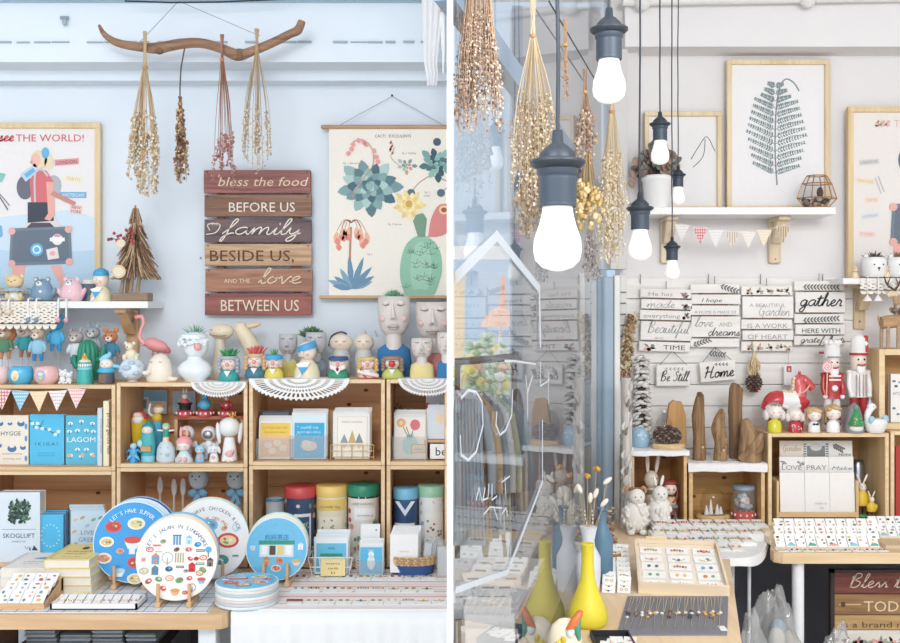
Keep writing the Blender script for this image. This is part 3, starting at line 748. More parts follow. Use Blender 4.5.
# prickly pear
pad = [(20, 2), (15, 20), (17, 42), (24, 56), (36, 62), (46, 58), (55, 46), (57, 26), (52, 8), (49, 2)]
b.prism([(p.x, p.z) for p in spline([(x, 0, z) for x, z in pad], 4)], Y-.2, Y, c('#96c4ac'))
b.prism([(p.x, p.z) for p in spline([(x*.5+18, 0, z*.8+6) for x, z in pad], 4)], Y-.3, Y, c('#a5cfb8'))
for i in range(26):
    x, z = 20+R.random()*32, 8+R.random()*46
    for a in (30, 100, 160): b.stroke([(x, z), (x+5*cos(rad(a+R.uniform(-30, 30))), z+5*sin(rad(a)))], .35, Y-.4, c('#5d6e62'))
b.prism([(33, 60), (28, 76), (31, 82), (38, 84), (42, 78), (40, 60)], Y-.4, Y, c('#7d9c88'))
for i in range(34):
    a = 137.5*i; u = 1-i/34; b.leafshape(20+6*u*cos(rad(a))+4, 92+6*u*sin(rad(a)), 9*u+3, 5, a, Y-.5-.01*i, c(['#f4dd9c', '#efcf86', '#f8e9bc'][i % 3]))
b.disc(24, 93, 3.5, 3.5, Y-1, Y, c('#d3a860'))
b.prism([(p.x, p.z) for p in spline([(43, 0, 60), (46, 0, 78), (52, 0, 90), (58, 0, 93), (63, 0, 90), (63, 0, 66), (52, 0, 60)], 4)], Y-.3, Y, c('#db8b88')); b.disc(59, 87, 5, 4.5, Y-.5, Y, c('#efd3a8')); b.disc(59, 87, 3, 2.4, Y-.6, Y, c('#a7603f'))
b = t.p('nail'); b.ell(7, 2, 202, 1.2, 2, 1.2, C('#5d6370', 'metal'), 8, 6)
# ---- curtain at the top right of the bay
b = ONE('curtain', 'gathered white curtain hanging at the top beside the partition', 'curtain', 434, 3.25, py=86); b.clip = (-.0042, 1)
rows = []
for j in range(10):
    u = j/9; z = 100-u*100
    rows.append([(-13+20*u*.2+(24-14*u)*v/14*1.0+ (0 if u < .8 else 2), 3*sin(v*1.6+u)-2+4*(1-u), z+(-8*(v/14) if j == 9 else 0)*0) for v in range(15)])
b.sheet(rows, C('#eef1f8', 'cloth'))
for j in range(7): b.tube([(9-j*.6, -6, 100), (10-j*.3, -6, 40), (9, -5, 12+j*4)], 1.0, C('#f3f5fa', 'cloth'), 6, 4)
b = ONE('clothes_pin', 'small wooden peg on the white curtain', 'peg', 441, 3.2, py=12); b.box(-1, 1, -1, 1, 0, 12, PINEZ)
# ================================================================ LEFT BAY : shelf and figures
SK, SKL = C('#f3dfd0', 'satin'), C('#f6e9df', 'satin')
GRN, TEAL, BLUE, DBL = C('#3f8f62', 'satin'), C('#3ba7a0', 'satin'), C('#4aa6d6', 'satin'), C('#2f5f9c', 'satin')
GREYH, BRNH, GOLDH = C('#a9adb6', 'satin'), C('#9a7862', 'satin'), C('#e0bd7a', 'satin')
YEL = C('#ecd36a', 'satin'); LGREY = C('#d9d4d0', 'satin')
def lace_strip(b, x0, x1, z1, y, depth, m, step=3.2, y_top=None):
    """openwork trim with scallops, hanging from z1"""
    n = int((x1-x0)/1.9); w = (x1-x0)/n; nr = max(5, int(depth/2)); h = depth*.84/nr
    for r in range(nr):
        z = z1-h*r
        b.box(x0, x1, y, y+.5, z-h*.45, z, m)
        if r in (0, nr-1): b.box(x0, x1, y, y+.5, z-h, z, m); continue
        for i in range(n):
            if (i+r*2) % 4 < (1 if r % 3 else 2): continue
            b.box(x0+i*w, x0+(i+1)*w, y, y+.5, z-h, z-h*.45, m)
    m_ = max(3, int((x1-x0)/7)); q = (x1-x0)/m_
    for i in range(m_): b.prism([(x0+q*i, z1-depth*.83), (x0+q*(i+1), z1-depth*.83), (x0+q*(i+.85), z1-depth*.95), (x0+q*(i+.5), z1-depth), (x0+q*(i+.15), z1-depth*.95)], y, y+.5, m)
ZSH = 1.58
def brk(b, x, w_, y1, m, drop=54):
    b.box(x-w_, x+w_, y1, y1+6.5, -drop, -7.6, m, .5); b.box(x-w_, x+w_, 12, y1, -11.5, -7.6, m, .5)
    a, c_ = (20, -11.5), (y1, -drop*.62)
    v = [(x+s*w_*.8, y+dy, z) for s in (-1, 1) for (y, z), dy in ((a, 0), (a, 9), (c_, 0), (c_, -9))]
    v = [(q[0], q[1], q[2]) for q in v]
    b.add(v, [(0, 1, 2, 3), (7, 6, 5, 4), (0, 4, 5, 1), (1, 5, 6, 2), (2, 6, 7, 3), (3, 7, 4, 0)], m)
t = T('wall_shelf', 'white wall shelf with a pale wooden bracket above the leftmost crate', 'shelf', 60, 3.42, z=ZSH)
b = t.p('board'); b.box(-100, 88, 0, 57, -7, -.05, C('#f1f2f6', 'satin'), .4)
for x in (56, -82):
    b = t.p('bracket', label='pale wooden bracket'); brk(b, x, 6, 50, PINEZ)
b = ONE('lace_trim', 'cream crocheted lace hanging over the left wall shelf front edge', 'lace', 18, 3.417, z=ZSH)
lace_strip(b, -48, 39, .6, -.6, 29, C('#efe6d8', 'cloth')); b.box(-48, 39, -.6, 38, .02, .5, C('#efe6d8', 'cloth'))
def dangly(name, label, px, d, z, body, belly=None, ears='round', legx=(-7, 1), leg_to=-17, foot=None, H=23, Wd=12, heart=True):
    t = T(name, label, 'figurine', px, d, z=z, group='sitting animal figures with dangling legs')
    m = C(body, 'satin')
    b = t.p('body'); b.lathe(0, 0, 0, [(Wd*.75, 0), (Wd, H*.22), (Wd*.95, H*.45), (Wd*.72, H*.72), (Wd*.5, H*.92), (.1, H)], m, 18, sy=.8)
    b = t.p('head_details'); f = -Wd*.62
    for s in (-1, 1): b.ell(s*Wd*.5, -1, H*.95, 2.6, 1.6, 2.6, m, 10, 8); b.ell(s*Wd*.5, -2.2, H*.95, 1.5, .8, 1.5, C('#e8dcd8'), 8, 6)
    b.ell(-.5, f+.2, H*.76, 3.2, 2, 2.6, WHT, 10, 8); b.ell(-.5, f-1.8, H*.8, 1, .6, .7, BLACK, 8, 6); eyes(b, -.5, H*.88, f+.6, 2.2, .6, BLACK)
    if heart: b.ell(1.5, -Wd*.78, H*.42, 1.7, .7, 1.4, WHT, 8, 6)
    for s in (-1, 1):
        b = t.p('arm'); b.ell(s*Wd*.95, -1, H*.38, 2.6, 3.2, 5.5, m, 10, 8, (0, s*28, 0))
    for x in legx:
        b = t.p('leg'); b.tube([(x, -4, 2), (x, -15, 2.5), (x, -17.5, -1), (x, -17.5, leg_to)], 1, WHT, 6, 3); b.ell(x, -17.5, leg_to-1.5, 2.3, 2.6, 2.8, C(foot or body, 'satin'), 10, 8)
    return t
dangly('bear_figure', 'grey-blue sitting bear with dangling legs on the wall shelf, beside the pink one', 42.5, 3.475, ZSH, '#7f9bb3')
dangly('bear_figure', 'pink sitting bear with dangling legs on the wall shelf', 72, 3.475, ZSH, '#efc6cc', foot='#e7a9b0', legx=(-7, 1))
for px, lab, hc, cc in ((15, 'yellow faced doll with a blue flower collar on the lace covered shelf', '#ecd1a0', '#a9bfd2'), (-12, 'grey doll with a cream collar cut by the left picture edge, on the wall shelf', '#a7b3b8', '#ead8bb')):
    t = T('collar_doll', lab, 'figurine', px, 3.47, z=ZSH, group='collar dolls on the wall shelf')
    b = t.p('body'); b.lathe(0, 0, 0, [(6, 0), (7, 4), (4.5, 11)], C('#efe3d2', 'satin'), 14); b.ell(0, -5.8, 5, 2.5, 1, 3, WHT, 8, 6)
    for s in (-1, 1): b.ell(s*6.5, -2, 5, 2.6, 3, 5, C('#e9cfa4', 'satin'), 10, 8)
    b = t.p('collar'); b.lathe(0, 0, 10.5, [(11.5, 0), (11.8, 1), (4, 3.5)], C(cc, 'satin'), 14)
    for i in range(12): b.ell(11.4*cos(i*pi/6), 9*sin(i*pi/6), 10.6, 2.4, 2.4, 1.2, C(cc, 'satin'), 8, 6)
    b = t.p('head'); b.ell(0, -1, 20, 9, 7.5, 7, C(hc, 'satin')); sleepy(b, 0, 21, -8, 3, 1.5, C('#6b5348')); b.ell(0, -8.6, 19.5, .8, .6, .6, C('#6b5348'), 6, 4)
    for s in (-1, 1): b.ell(s*7, 0, 25, 2.4, 1.6, 2.4, C(hc, 'satin'), 10, 8)
    for x in (-7, 2):
        b = t.p('leg'); b.tube([(x, -5, 2), (x, -16, 2.5), (x, -19.5, -1), (x, -19.5, -8)], .9, WHT, 6, 3); b.ell(x, -19.5, -10.5, 3.2, 2.6, 2.8, C('#ecd7b8', 'satin'), 10, 8)
t = T('dark_mug', 'dark grey mug with a lace rim on the wall shelf behind the pink bear', 'mug', 89, 3.53, z=ZSH)
b = t.p('body'); b.lathe(0, 0, 0, [(7, 0), (7.2, 18), (6.4, 18), (6.2, 1)], C('#6f7c88', 'satin'), 18)
b = t.p('lace_rim'); b.lathe(0, 0, 17.5, [(7.6, 0), (7.6, 4)], C('#eee9e2', 'cloth'), 18, cap=False)
# sailor busts (one on the shelf, one on the crates)
def sailor(label, px, d, z, sc=1.0, cap=True, stripe=True, coat='#efe0c0', plant=False):
    t = T('sailor_bust', label, 'figurine', px, d, z=z, group='sailor busts'); S = sc
    b = t.p('torso'); b.M = Matrix.Scale(S, 4); b.lathe(0, 0, 0, [(10.8, 0), (10.5, 5), (8.5, 11), (4.6, 15), (4.2, 17)], C(coat, 'satin'), 18, sy=.75)
    b = t.p('collar', label='white collar with a blue kerchief'); b.M = Matrix.Scale(S, 4)
    b.prism([(-8, 12), (-1, 14), (4, 13.5), (-5, 1), (-8.5, 0), (-3, 6)], -8.4, -5.5, WHT); b.prism([(-6, 9.5), (2, 9.5), (-3, 3)], -8.8, -8.2, BLUE) if stripe else None
    b = t.p('head'); b.M = Matrix.Scale(S, 4); b.ell(0, 0, 22, 7.8, 7, 8.2, SK); b.ell(-3, -6.8, 21, 1.5, 1.2, 1.6, SK, 8, 6); b.ell(1, -6.6, 19.5, 1.6, .6, 1.2, CHEEK, 8, 6); b.tube([(-5, -6, 17.6), (-3, -6.4, 17), (-1, -6.6, 17.4)], .3, C('#b0685f'))
    b = t.p('cap', label='blue cap'); b.M = Matrix.Scale(S, 4)
    if cap: b.lathe(0, 0, 25.5, [(7.4, 0), (8, 1.2), (7, 5), (3, 7.6), (.1, 8)], BLUE, 18)
    else:
        b.M = Matrix.Scale(S, 4) @ Matrix.Translation((0, 0, 25)) @ Matrix.Rotation(rad(-20), 4, 'Y'); b.lathe(0, 0, -2, [(8.2, 0), (8.4, 1), (8.2, 5), (7.4, 5.4), (.1, 4.4)], BLUE, 18)
    return t
sailor('sailor bust with a bright blue cap at the right end of the wall shelf', 101, 3.47, ZSH)
# twig tree
t = T('twig_tree', 'cone shaped twig tree with red berries on a wood block on the shelf', 'ornament', 134.5, 3.47, z=ZSH)
b = t.p('base'); b.box(-20, 16, -9, 9, 0, 8.5, W('#a48a72', '#7b6552', 'x', 16), 1)
b = t.p('trunk'); b.tube([(-7, 0, 8), (-5, 0, 40)], 2.6, C('#8f7863', 'bark'), 8)
for x in (-11, -2, 5): b.tube([(x, -7, 8), (x+2, -5, 27)], 2, C('#9d8773', 'bark'), 7)
b = t.p('twigs'); tw = [C(h, 'bark') for h in ('#b7987a', '#8d6f55', '#cbb094', '#75583f')]
for i in range(330):
    a = R.uniform(0, 2*pi); u = R.random()**.75; r = 22*u*(.85+R.random()*.25); z = 93-66*u
    r2 = min(25, r+4+R.random()*3); z2 = z-11-R.random()*6; z2 = max(z2, 22)
    b.tube([(r*.55*cos(a)+1, r*.5*sin(a), z+3), (r*cos(a)*.85+1, r*sin(a)*.8, (z+z2)/2+3), (r2*cos(a)+1, r2*sin(a)*.85, z2)], [.9, .7, .4], tw[i % 4], 4)
for i in range(24):
    a = R.uniform(0, 2*pi); b.tube([(1, 0, 70), (1+6*cos(a), 5*sin(a), 80), (1+2*cos(a), 2*sin(a), 93)], .7, tw[i % 4], 4)
b = t.p('berry_sprig', label='red berries'); br = C('#b33f47', 'gloss')
for x, z in ((-22, 61), (-19, 61.5), (-16, 67), (-12, 64), (-9, 65), (-6, 62), (0, 65), (2, 60), (4, 57), (-3, 70), (-13, 60), (1, 71), (3, 66)): b.ell(x, -17+abs(x)*.25, z, 1.7, 1.7, 1.7, br, 8, 6)
for x in (-20, -12, 0): b.tube([(x, -15, 62), (-6, -14, 60)], .4, C('#5a4436'), 4)
b = t.p('wood_slice'); b.disc(-8, 57, 4.5, 4, -17.5, -16, C('#e3d3b6')); 
b = t.p('wood_slice'); b.disc(-9, 29, 7, 6.5, -21, -19.5, C('#d8c4a2')); b.disc(-9, 29, 5, 4.6, -21.3, -21, C('#e8dabf'))
# ---- dolls standing on the leftmost crate
def legdoll(label, px, d, z, zb, head, ears, top, pants, H=1.0, muzzle=None, mane=None, kind='animal_doll', hr=8.5):
    t = T(kind, label, 'figurine', px, d, z=z, group='animal dolls below the wall shelf')
    b = t.p('stand'); 
    for x in (-3, 3): b.tube([(x, 0, 0), (x, 0, zb+6)], .5, C('#c9cdd2'), 5)
    b.lathe(0, 0, 0, [(5, 0), (5, .8)], C('#d8cdbb'), 12)
    for s in (-1, 1):
        b = t.p('leg'); b.tube([(s*3.2, 0, zb+9), (s*3.8, -.5, zb)], [2.6, 1.7], C(pants, 'cloth'), 8)
    b = t.p('body'); b.lathe(0, 0, zb+7, [(5, 0), (6.6, 3), (6.2, 10), (3.6, 15)], C(top, 'cloth'), 14, sy=.75)
    for s in (-1, 1): b.ell(s*6.8, -1, zb+15, 2.2, 2.4, 5.5, C(top, 'cloth'), 10, 8, (0, s*-18, 0)); b.ell(s*7.4, -2.5, zb+10, 1.7, 1.7, 1.7, C(head, 'fuzzy'), 8, 6)
    b = t.p('head'); b.ell(0, -1, zb+27, hr, 7, hr*.85, C(head, 'fuzzy')); b.ell(0, -7, zb+25, 3.6, 2.4, 2.8, C(muzzle or '#eee2d2', 'fuzzy'), 10, 8)
    b.ell(0, -9.3, zb+26, 1.1, .7, .8, BLACK, 8, 6); eyes(b, 0, zb+28.5, -7.2, 3, .8, BLACK)
    for s in (-1, 1):
        if ears == 'round': b.ell(s*hr*.75, 0, zb+34, 2.8, 1.6, 2.8, C(head, 'fuzzy'), 10, 8)
        elif ears == 'long': b.ell(s*(hr+1), 0, zb+33, 4, 1.3, 2, C(head, 'fuzzy'), 10, 8, (0, s*-35, 0))
        else: b.cone(s*hr*.6, 0, zb+32, 2.8, .1, 6, C(head, 'fuzzy'), 8)
    if mane:
        b = t.p('mane')
        for i in range(16):
            a = 2*pi*i/16; b.ell(cos(a)*(hr+.5), 1, zb+27+sin(a)*(hr-.5), 3, 3, 3, C(mane, 'fuzzy'), 8, 6)
    return t
legdoll('orange maned lion doll in a dark green jumper at the left end, below the lace', 5, 3.47, TZ[0], 22, '#c7a184', 'round', '#5d8a6e', '#c98f6d', mane='#b9724f')
legdoll('pale sloth doll in a blue-green jumper, second in the row below the lace', 25, 3.47, TZ[0], 24, '#d9cdc0', 'none', '#3f9aa0', '#a9745c', muzzle='#b9a494')
legdoll('deer doll with a pale blue shirt and blue trousers below the lace edge', 38, 3.43, TZ[0], 21, '#c9b09a', 'long', '#9ccbe3', '#3f8fc8', hr=7)
legdoll('bright blue bear doll below the right end of the lace', 56, 3.47, TZ[0], 30, '#45a6d8', 'round', '#5cb9e2', '#3f9fd6', muzzle='#9fd2ea', hr=7.5)
legdoll('grey cat doll in a white shirt with a blue bow, behind the green cactus figure', 76, 3.48, TZ[0], 17, '#b5aeab', 'cat', '#e2edf4', '#4d93c4', hr=8)
legdoll('grey wolf doll peeking over the green cactus figure', 93, 3.50, TZ[0], 21, '#aab1b8', 'cat', '#b7bec6', '#8896a6', hr=7.5)
legdoll('orange tiger doll with a blue bag, left of the flamingo', 111, 3.48, TZ[0], 17, '#d08a5f', 'round', '#4f8fae', '#b6adac', muzzle='#efe3d8', hr=7)
# ---- round pots on the leftmost crate
for px, col, lab, ill in ((21, '#55b8e2', 'sky blue round pot with a little printed figure, at the left of the crate tops', '#f3e6c8'), (46.5, '#f0c0bd', 'pink round pot with a blue printed figure, beside the sky blue pot', '#8fc1e0'), (-2, '#f3cfc9', 'pale pink pot cut by the left picture edge, on the crate top', '#f0c0bd')):
    t = T('round_pot', lab, 'pot', px, 3.34, z=TZ[0], group='round pots')
    b = t.p('body'); b.lathe(0, 0, 0, [(7.5, 0), (11.3, 4), (12.2, 9), (11.3, 15), (9.8, 17.5), (8.8, 17.5), (9.5, 13), (8, 8)], C(col, 'gloss'), 24)
    b = t.p('printed_figure'); b.ell(-1, -12, 9, 4, .6, 5.4, C(ill, 'satin'), 12, 8); b.ell(-1, -12.6, 10.6, 2.4, .5, 2, C('#f6e0cf'), 10, 6); b.ell(-1, -12.7, 6.5, 1.8, .5, 2, C('#e8cf58'), 8, 6)
for px, h, lab in ((62.5, 15, 'small white bear figure with a pink nose, beside the pink pot'), (69, 12.5, 'smaller white bear figure to the right of its twin')):
    t = T('small_bear', lab, 'figurine', px, 3.345, z=TZ[0], group='small white bears')
    b = t.p('body'); b.ell(0, 0, h*.27, 3.2, 2.8, h*.27, WHT)
    for s in (-1, 1): b.ell(s*2, -2.5, 1.2, 1.5, 1.7, 1.3, WHT, 8, 6)
    b = t.p('head'); b.ell(0, -.5, h*.68, 3.6, 3, h*.24, WHT); eyes(b, 0, h*.72, -3.3, 1.4, .35, BLACK); b.ell(0, -3.6, h*.64, .6, .4, .4, C('#e59a9a'), 6, 4)
    for s in (-1, 1): b.ell(s*2.6, 0, h*.9, 1.3, .8, 1.3, WHT, 8, 6)
# cactus figure, teal lady, wave hat boy, globe
t = T('cactus_figure', 'green ribbed cactus figure standing behind the teal lady', 'figurine', 88, 3.43, z=TZ[0])
b = t.p('body'); m = C('#2f8f70', 'satin')
for i in range(10):
    a = 2*pi*i/10; b.tube([(7*cos(a), 5*sin(a), 2), (8*cos(a), 6*sin(a), 22), (6*cos(a), 5*sin(a), 37), (0, 0, 41.5)], [3.2, 3.4, 2.6, 1.2], m, 7, 4)
b = t.p('arm'); b.tube([(6, -2, 22), (14, -2, 24), (16, -2, 33)], [2.6, 3, 2.6], m, 8, 4); b.ell(16, -2, 33.5, 2.6, 2.6, 2.6, m)
b = t.p('arm'); b.tube([(-6, -2, 14), (-12, -2, 17), (-13, -2, 25)], [2.6, 3, 2.6], m, 8, 4); b.ell(-13, -2, 25, 2.6, 2.6, 2.6, m)
t = T('lady_figure', 'pale faced figure in a teal robe with a yellow flower on its head', 'figurine', 85, 3.345, z=TZ[0])
b = t.p('body'); b.lathe(0, 0, 0, [(8, 0), (8, 2), (6.6, 18), (6.6, 22)], C('#45b3ad', 'satin'), 18); b.lathe(0, 0, 14.5, [(7.1, 0), (7.1, 2.2)], C('#8fd4d6'), 18, cap=False)
b = t.p('head'); b.lathe(0, 0, 16.8, [(6.6, 0), (6.7, 3), (5.5, 6.5), (.1, 8.5)], SKL, 16); sleepy(b, 0, 21, -5.9, 2.4, 1.2, C('#8b6b60')); 
b = t.p('flower'); b.cone(0, -1, 24, 3.4, .3, 7, C('#e6c04e'), 5, False); b.ell(0, -2.6, 27, 1.6, 1.2, 1.8, C('#e58d5a'), 8, 6)
t = T('wave_hat_figure', 'round faced figure with a blue wave shaped hat and dark coat', 'figurine', 106.5, 3.35, z=TZ[0])
b = t.p('body'); b.lathe(0, 0, 0, [(7.6, 0), (8, 2), (7.4, 14)], C('#5d6069', 'satin'), 16); b.box(-5, 2, -8.2, -7.2, 1, 10, C('#7d6a5a'))
b = t.p('scarf'); b.lathe(0, 0, 11.5, [(8.4, 0), (8.8, 2), (7, 4.5)], C('#4fb4d8', 'satin'), 16)
b = t.p('head'); b.ell(0, -.5, 19.5, 6.6, 6, 5.6, SKL); sleepy(b, 0, 20.5, -6.3, 2.4, 1.2, C('#8b6b60')); b.ell(0, -6.6, 18.2, .8, .5, .5, CHEEK, 6, 4)
b = t.p('hat'); b.tube([(-6, 0, 23), (-1, 0, 26), (3, 0, 29.5), (1.5, 0, 32)], [2.5, 3.6, 2.2, .3], C('#8ed0e8', 'satin'), 10, 4); b.tube([(4, 2, 18), (11, 2, 17), (15, 2, 14.5)], [2.4, 2, .4], C('#8ed0e8', 'satin'), 8, 4)
t = T('globe_ornament', 'blue-white globe with a white koala riding on top', 'ornament', 132.5, 3.37, z=TZ[1])
b = t.p('globe'); b.lathe(0, 0, 0, [(5, 0), (5, 1)], WHT, 14); b.ell(0, 0, 12, 13, 12, 11.8, C('#dbe6f0', 'gloss'), 22, 14)
for a, e, r in ((-100, 10, 5), (-60, -15, 4), (-130, -5, 3.5), (-80, 35, 4), (-50, 20, 3), (-110, -35, 3)):
    x, y, z = 13*cos(rad(e))*cos(rad(a)), 12*cos(rad(e))*sin(rad(a)), 12+11.8*sin(rad(e)); b.ell(x*.97, y*.97, z, r, r*.5, r*.6, C('#b5c9dc', 'gloss'), 10, 6)
b = t.p('koala'); b.ell(-1, -1, 27, 6, 5, 5.5, CREAM, 12, 8); b.ell(-2, -3, 35, 4.4, 4, 4, CREAM, 12, 8)
for s in (-1, 1): b.ell(-2+s*4, -2, 38, 1.9, 1.2, 1.9, CREAM, 8, 6); b.ell(s*6-1, -3, 24, 2.2, 2.6, 3.6, CREAM, 8, 6)
b.ell(-3, -6.6, 34.5, .8, .6, .8, BLACK, 6, 4); b.ell(5, -3, 26, 3.6, 2.2, 2.6, C('#b9c9b2'), 8, 6)
# flamingo and cream blob creature
t = T('flamingo_figure', 'pink flamingo ornament with a curved neck', 'ornament', 150, 3.47, z=TZ[1])
b = t.p('body'); b.ell(6, 0, 34, 13, 6, 6.5, C('#ee9fa0', 'satin'), 16, 10, (0, 18, 0)); b.ell(14, 2, 30, 7, 4, 4, C('#e88a90', 'satin'), 12, 8, (0, 25, 0))
b = t.p('neck'); b.tube([(-5, 0, 35), (-10, 0, 41), (-9, 0, 49), (-6.5, 0, 56), (-8, 0, 62.5), (-13, 0, 62)], [3, 2.2, 1.7, 1.6, 1.9, 2.2], C('#f0a9a6', 'satin'), 9, 4); b.ell(-13, 0, 62, 3, 2.4, 2.6, C('#ef8f86'))
b = t.p('beak'); b.tube([(-14.5, 0, 61.5), (-17, 0, 60), (-17.5, 0, 56)], [1.7, 1.5, .3], C('#5a4640'), 7, 3); b.ell(-13, -.5, 67.2, 1.2, .4, 1.2, C('#8e8790')) 
for x in (3, 8):
    b = t.p('leg'); b.tube([(x, 0, 30), (x, 0, 0)], .8, C('#d98a88'), 6)
b = t.p('base'); b.lathe(5, 0, 0, [(8, 0), (8, 1.5)], C('#e8d9c8'), 16)
t = T('sleepy_creature', 'cream rounded creature figure with a short trunk, below the flamingo', 'figurine', 160, 3.355, z=TZ[1])
b = t.p('body'); b.lathe(0, 0, 0, [(12.5, 0), (13.5, 3), (12.6, 12), (10.4, 21), (6, 26.5), (.1, 28)], C('#f1e6d6', 'satin'), 20, sy=.8); b.tube([(-8, -8, 11), (-10, -12, 9), (-13, -12, 10)], [3, 2.4, 1.8], C('#f1e6d6', 'satin'), 8, 3)
b = t.p('face'); sleepy(b, -2, 20, -8.4, 5, 1.6, C('#8b7468')); 
b = t.p('tail'); b.tube([(10, -4, 3), (16, -5, 2.4), (18, -3, 4)], [3.4, 2.4, 1], C('#f1e0cc', 'satin'), 8, 3)
# white classical bust planter
def wig(b, x, z, r, m, n=60):
    for i in range(n):
        a = R.uniform(0, 2*pi); e = R.uniform(.05, 1.2); b.ell(x+r*cos(a)*cos(e)*1.02, r*sin(a)*cos(e)*.95, z+r*.85*sin(e), r*.16, r*.16, r*.16, m, 7, 5)
t = T('bust_planter', 'white classical bust planter with curls and a pink nose', 'planter', 195, 3.37, z=TZ[1])
PW = C('#eaf0f8', 'satin')
b = t.p('bust'); b.lathe(0, 0, 0, [(10, 0), (11, 2), (16.5, 8), (17.5, 13), (14, 18), (8, 22), (6.6, 27), (7, 33)], PW, 22, sy=.75)
b = t.p('head'); b.ell(1, -1, 36, 13, 11, 13, PW, 18, 12); b.ell(4, -10.5, 36, 2.4, 2.6, 3.4, PW, 10, 8)
b = t.p('hair'); wig(b, -1, 36, 14.5, PW, 110); b.lathe(-1, 0, 46, [(13, -3), (13.6, 0), (12, 1.5), (10.5, .5), (9, -4), (.1, -4.5)], PW, 20)
b = t.p('nose', label='pink ball nose'); b.ell(6, -13, 35, 4, 3.4, 4, C('#eba9a4', 'gloss'), 12, 8)
b = t.p('air_plant', label='thin green leaves'); tuft(b, 0, 0, 45, 22, 17, 1.15, .7, C('#7fae94', 'leaf'), C('#a9c8b2', 'leaf'))
# cream animals behind the planters
t = T('pelican_figure', 'cream figure with a large egg shaped head behind the grey haired planter', 'figurine', 220, 3.5, z=TZ[1])
b = t.p('body'); b.lathe(0, 0, 0, [(8, 0), (8.5, 10), (5, 34), (5, 42)], C('#eadfca', 'satin'), 16)
b = t.p('head'); b.ell(2, -2, 47, 12.5, 9, 8, C('#efdfc4', 'satin')); eyes(b, -2, 49, -10.4, 4, .6, BLACK); b.tube([(-10, -4, 44), (2, -11.5, 43), (13, -4, 44)], .4, C('#a58d74'), 5, 4)
t = T('duck_figure', 'tall cream animal figure leaning between the two hairy planters', 'figurine', 245, 3.5, z=TZ[1])
b = t.p('body'); b.tube([(12, 0, 0), (10, 0, 22), (2, 0, 40), (-5, 0, 50)], [9, 9.5, 8, 6.5], C('#eddcc0', 'satin'), 14, 4); b.ell(-4, 0, 50, 7, 6.5, 6.5, C('#eddcc0', 'satin'))
b = t.p('ear'); b.ell(8, 0, 53, 8, 3, 2.6, C('#e8cfa8', 'satin'), 12, 8, (0, -12, 0))
# ---- head planters with plants or hats
def headpot(name, label, px, d, z, hair, body, H, top='flat', plant=None, nose='#eba59d', beard=None, hairlong=True, hat=None, cat='planter', group='little head planters', Wd=11, mouth=True, eyeopen=False):
    t = T(name, label, cat, px, d, z=z, group=group)
    hz = H*.55
    b = t.p('body'); b.lathe(0, 0, 0, [(Wd*.95, 0), (Wd*1.05, 2), (Wd*.9, H*.26), (Wd*.5, H*.38)], C(body, 'satin'), 18, sy=.8)
    b.prism([(-3.2, H*.34), (3.2, H*.34), (0, H*.16)], -Wd*.92, -Wd*.6, WHT)
    b = t.p('head'); b.ell(0, -1.5, hz, Wd*.72, Wd*.68, H*.235, SKL)
    b = t.p('face'); (eyes(b, 0, hz+2.5, -Wd*.8, 3, .7, BLACK) if eyeopen else sleepy(b, 0, hz+2.5, -Wd*.82, 3.2, 1.3, C('#6b5148')))
    for s in (-1, 1): b.ell(s*4.6, -Wd*.74, hz-1.6, 1.6, .7, 1.3, CHEEK, 8, 6)
    if mouth: b.tube([(-1.6, -Wd*.8, hz-4.6), (0, -Wd*.84, hz-5.2), (1.6, -Wd*.8, hz-4.6)], .35, C('#b5615a'), 5)
    b = t.p('nose'); b.ell(0, -Wd*.9, hz-.2, 2.2 if nose != '#c8383a' else 3.4, 2, 2.3 if nose != '#c8383a' else 3.4, C(nose, 'gloss'), 10, 8)
    hm = C(hair, 'satin')
    b = t.p('hair')
    b.lathe(0, 1.5, hz-H*.16, [(Wd*.86, 0), (Wd*.9, H*.2), (Wd*.86, H*.36)], hm, 20, cap=False, arc=(-.12, .62))
    b.lathe(0, 0, hz+H*.13, [(Wd*.8, 0), (Wd*.88, H*.05), (Wd*.86, H*.12), (Wd*.74, H*.12), (Wd*.7, H*.06), (.1, H*.05)], hm, 20)
    if hairlong:
        for s in (-1, 1):
            for j in range(4): b.ell(s*Wd*(.84+.03*(j % 2)), -1, hz+H*.12-j*H*.115, Wd*.24, Wd*.4, H*.085, hm, 10, 8)
    if beard:
        b = t.p('beard')
        for j in range(7): b.ell((j-3)*1.9, -Wd*.75, hz-H*.19-abs(j-3)*-.6, 2, 1.8, 2.6, C(beard, 'satin'), 8, 6)
    ztop = hz+H*.25
    if hat:
        b = t.p('hat'); b.lathe(0, 0, hz+H*.12, [(Wd*.92, 0), (Wd*.95, 1.5), (Wd*.9, H*.13), (Wd*.78, H*.15), (Wd*.74, H*.08), (.1, H*.07)], C(hat, 'satin'), 20)
    if plant:
        b = t.p('succulent'); kind, c1, c2 = plant
        if kind == 'fat': tuft(b, 0, 0, ztop-3, 24, 15, 1.0, 2.0, C(c1, 'leaf'), C(c2, 'leaf'))
        elif kind == 'spike': tuft(b, 0, 0, ztop-3, 30, 15, 1.25, 1.5, C(c1, 'leaf'), C(c2, 'leaf'))
        else: tuft(b, 0, 0, ztop-3, 16, 13, .6, .7, C(c1, 'leaf'), C(c2, 'leaf'))
    return t
headpot('head_planter', 'planter of a grey haired man in a teal coat growing a green succulent', 229, 3.36, TZ[1], '#aeb3bd', '#3aa3a0', 32, plant=('fat', '#3f9a5e', '#5fb47c'), Wd=10.5)
headpot('head_planter', 'planter of a braided girl growing a red succulent', 255.5, 3.36, TZ[2], '#d8b48c', '#47798f', 31, plant=('fat', '#e2666a', '#ee8a86'), Wd=10.5)
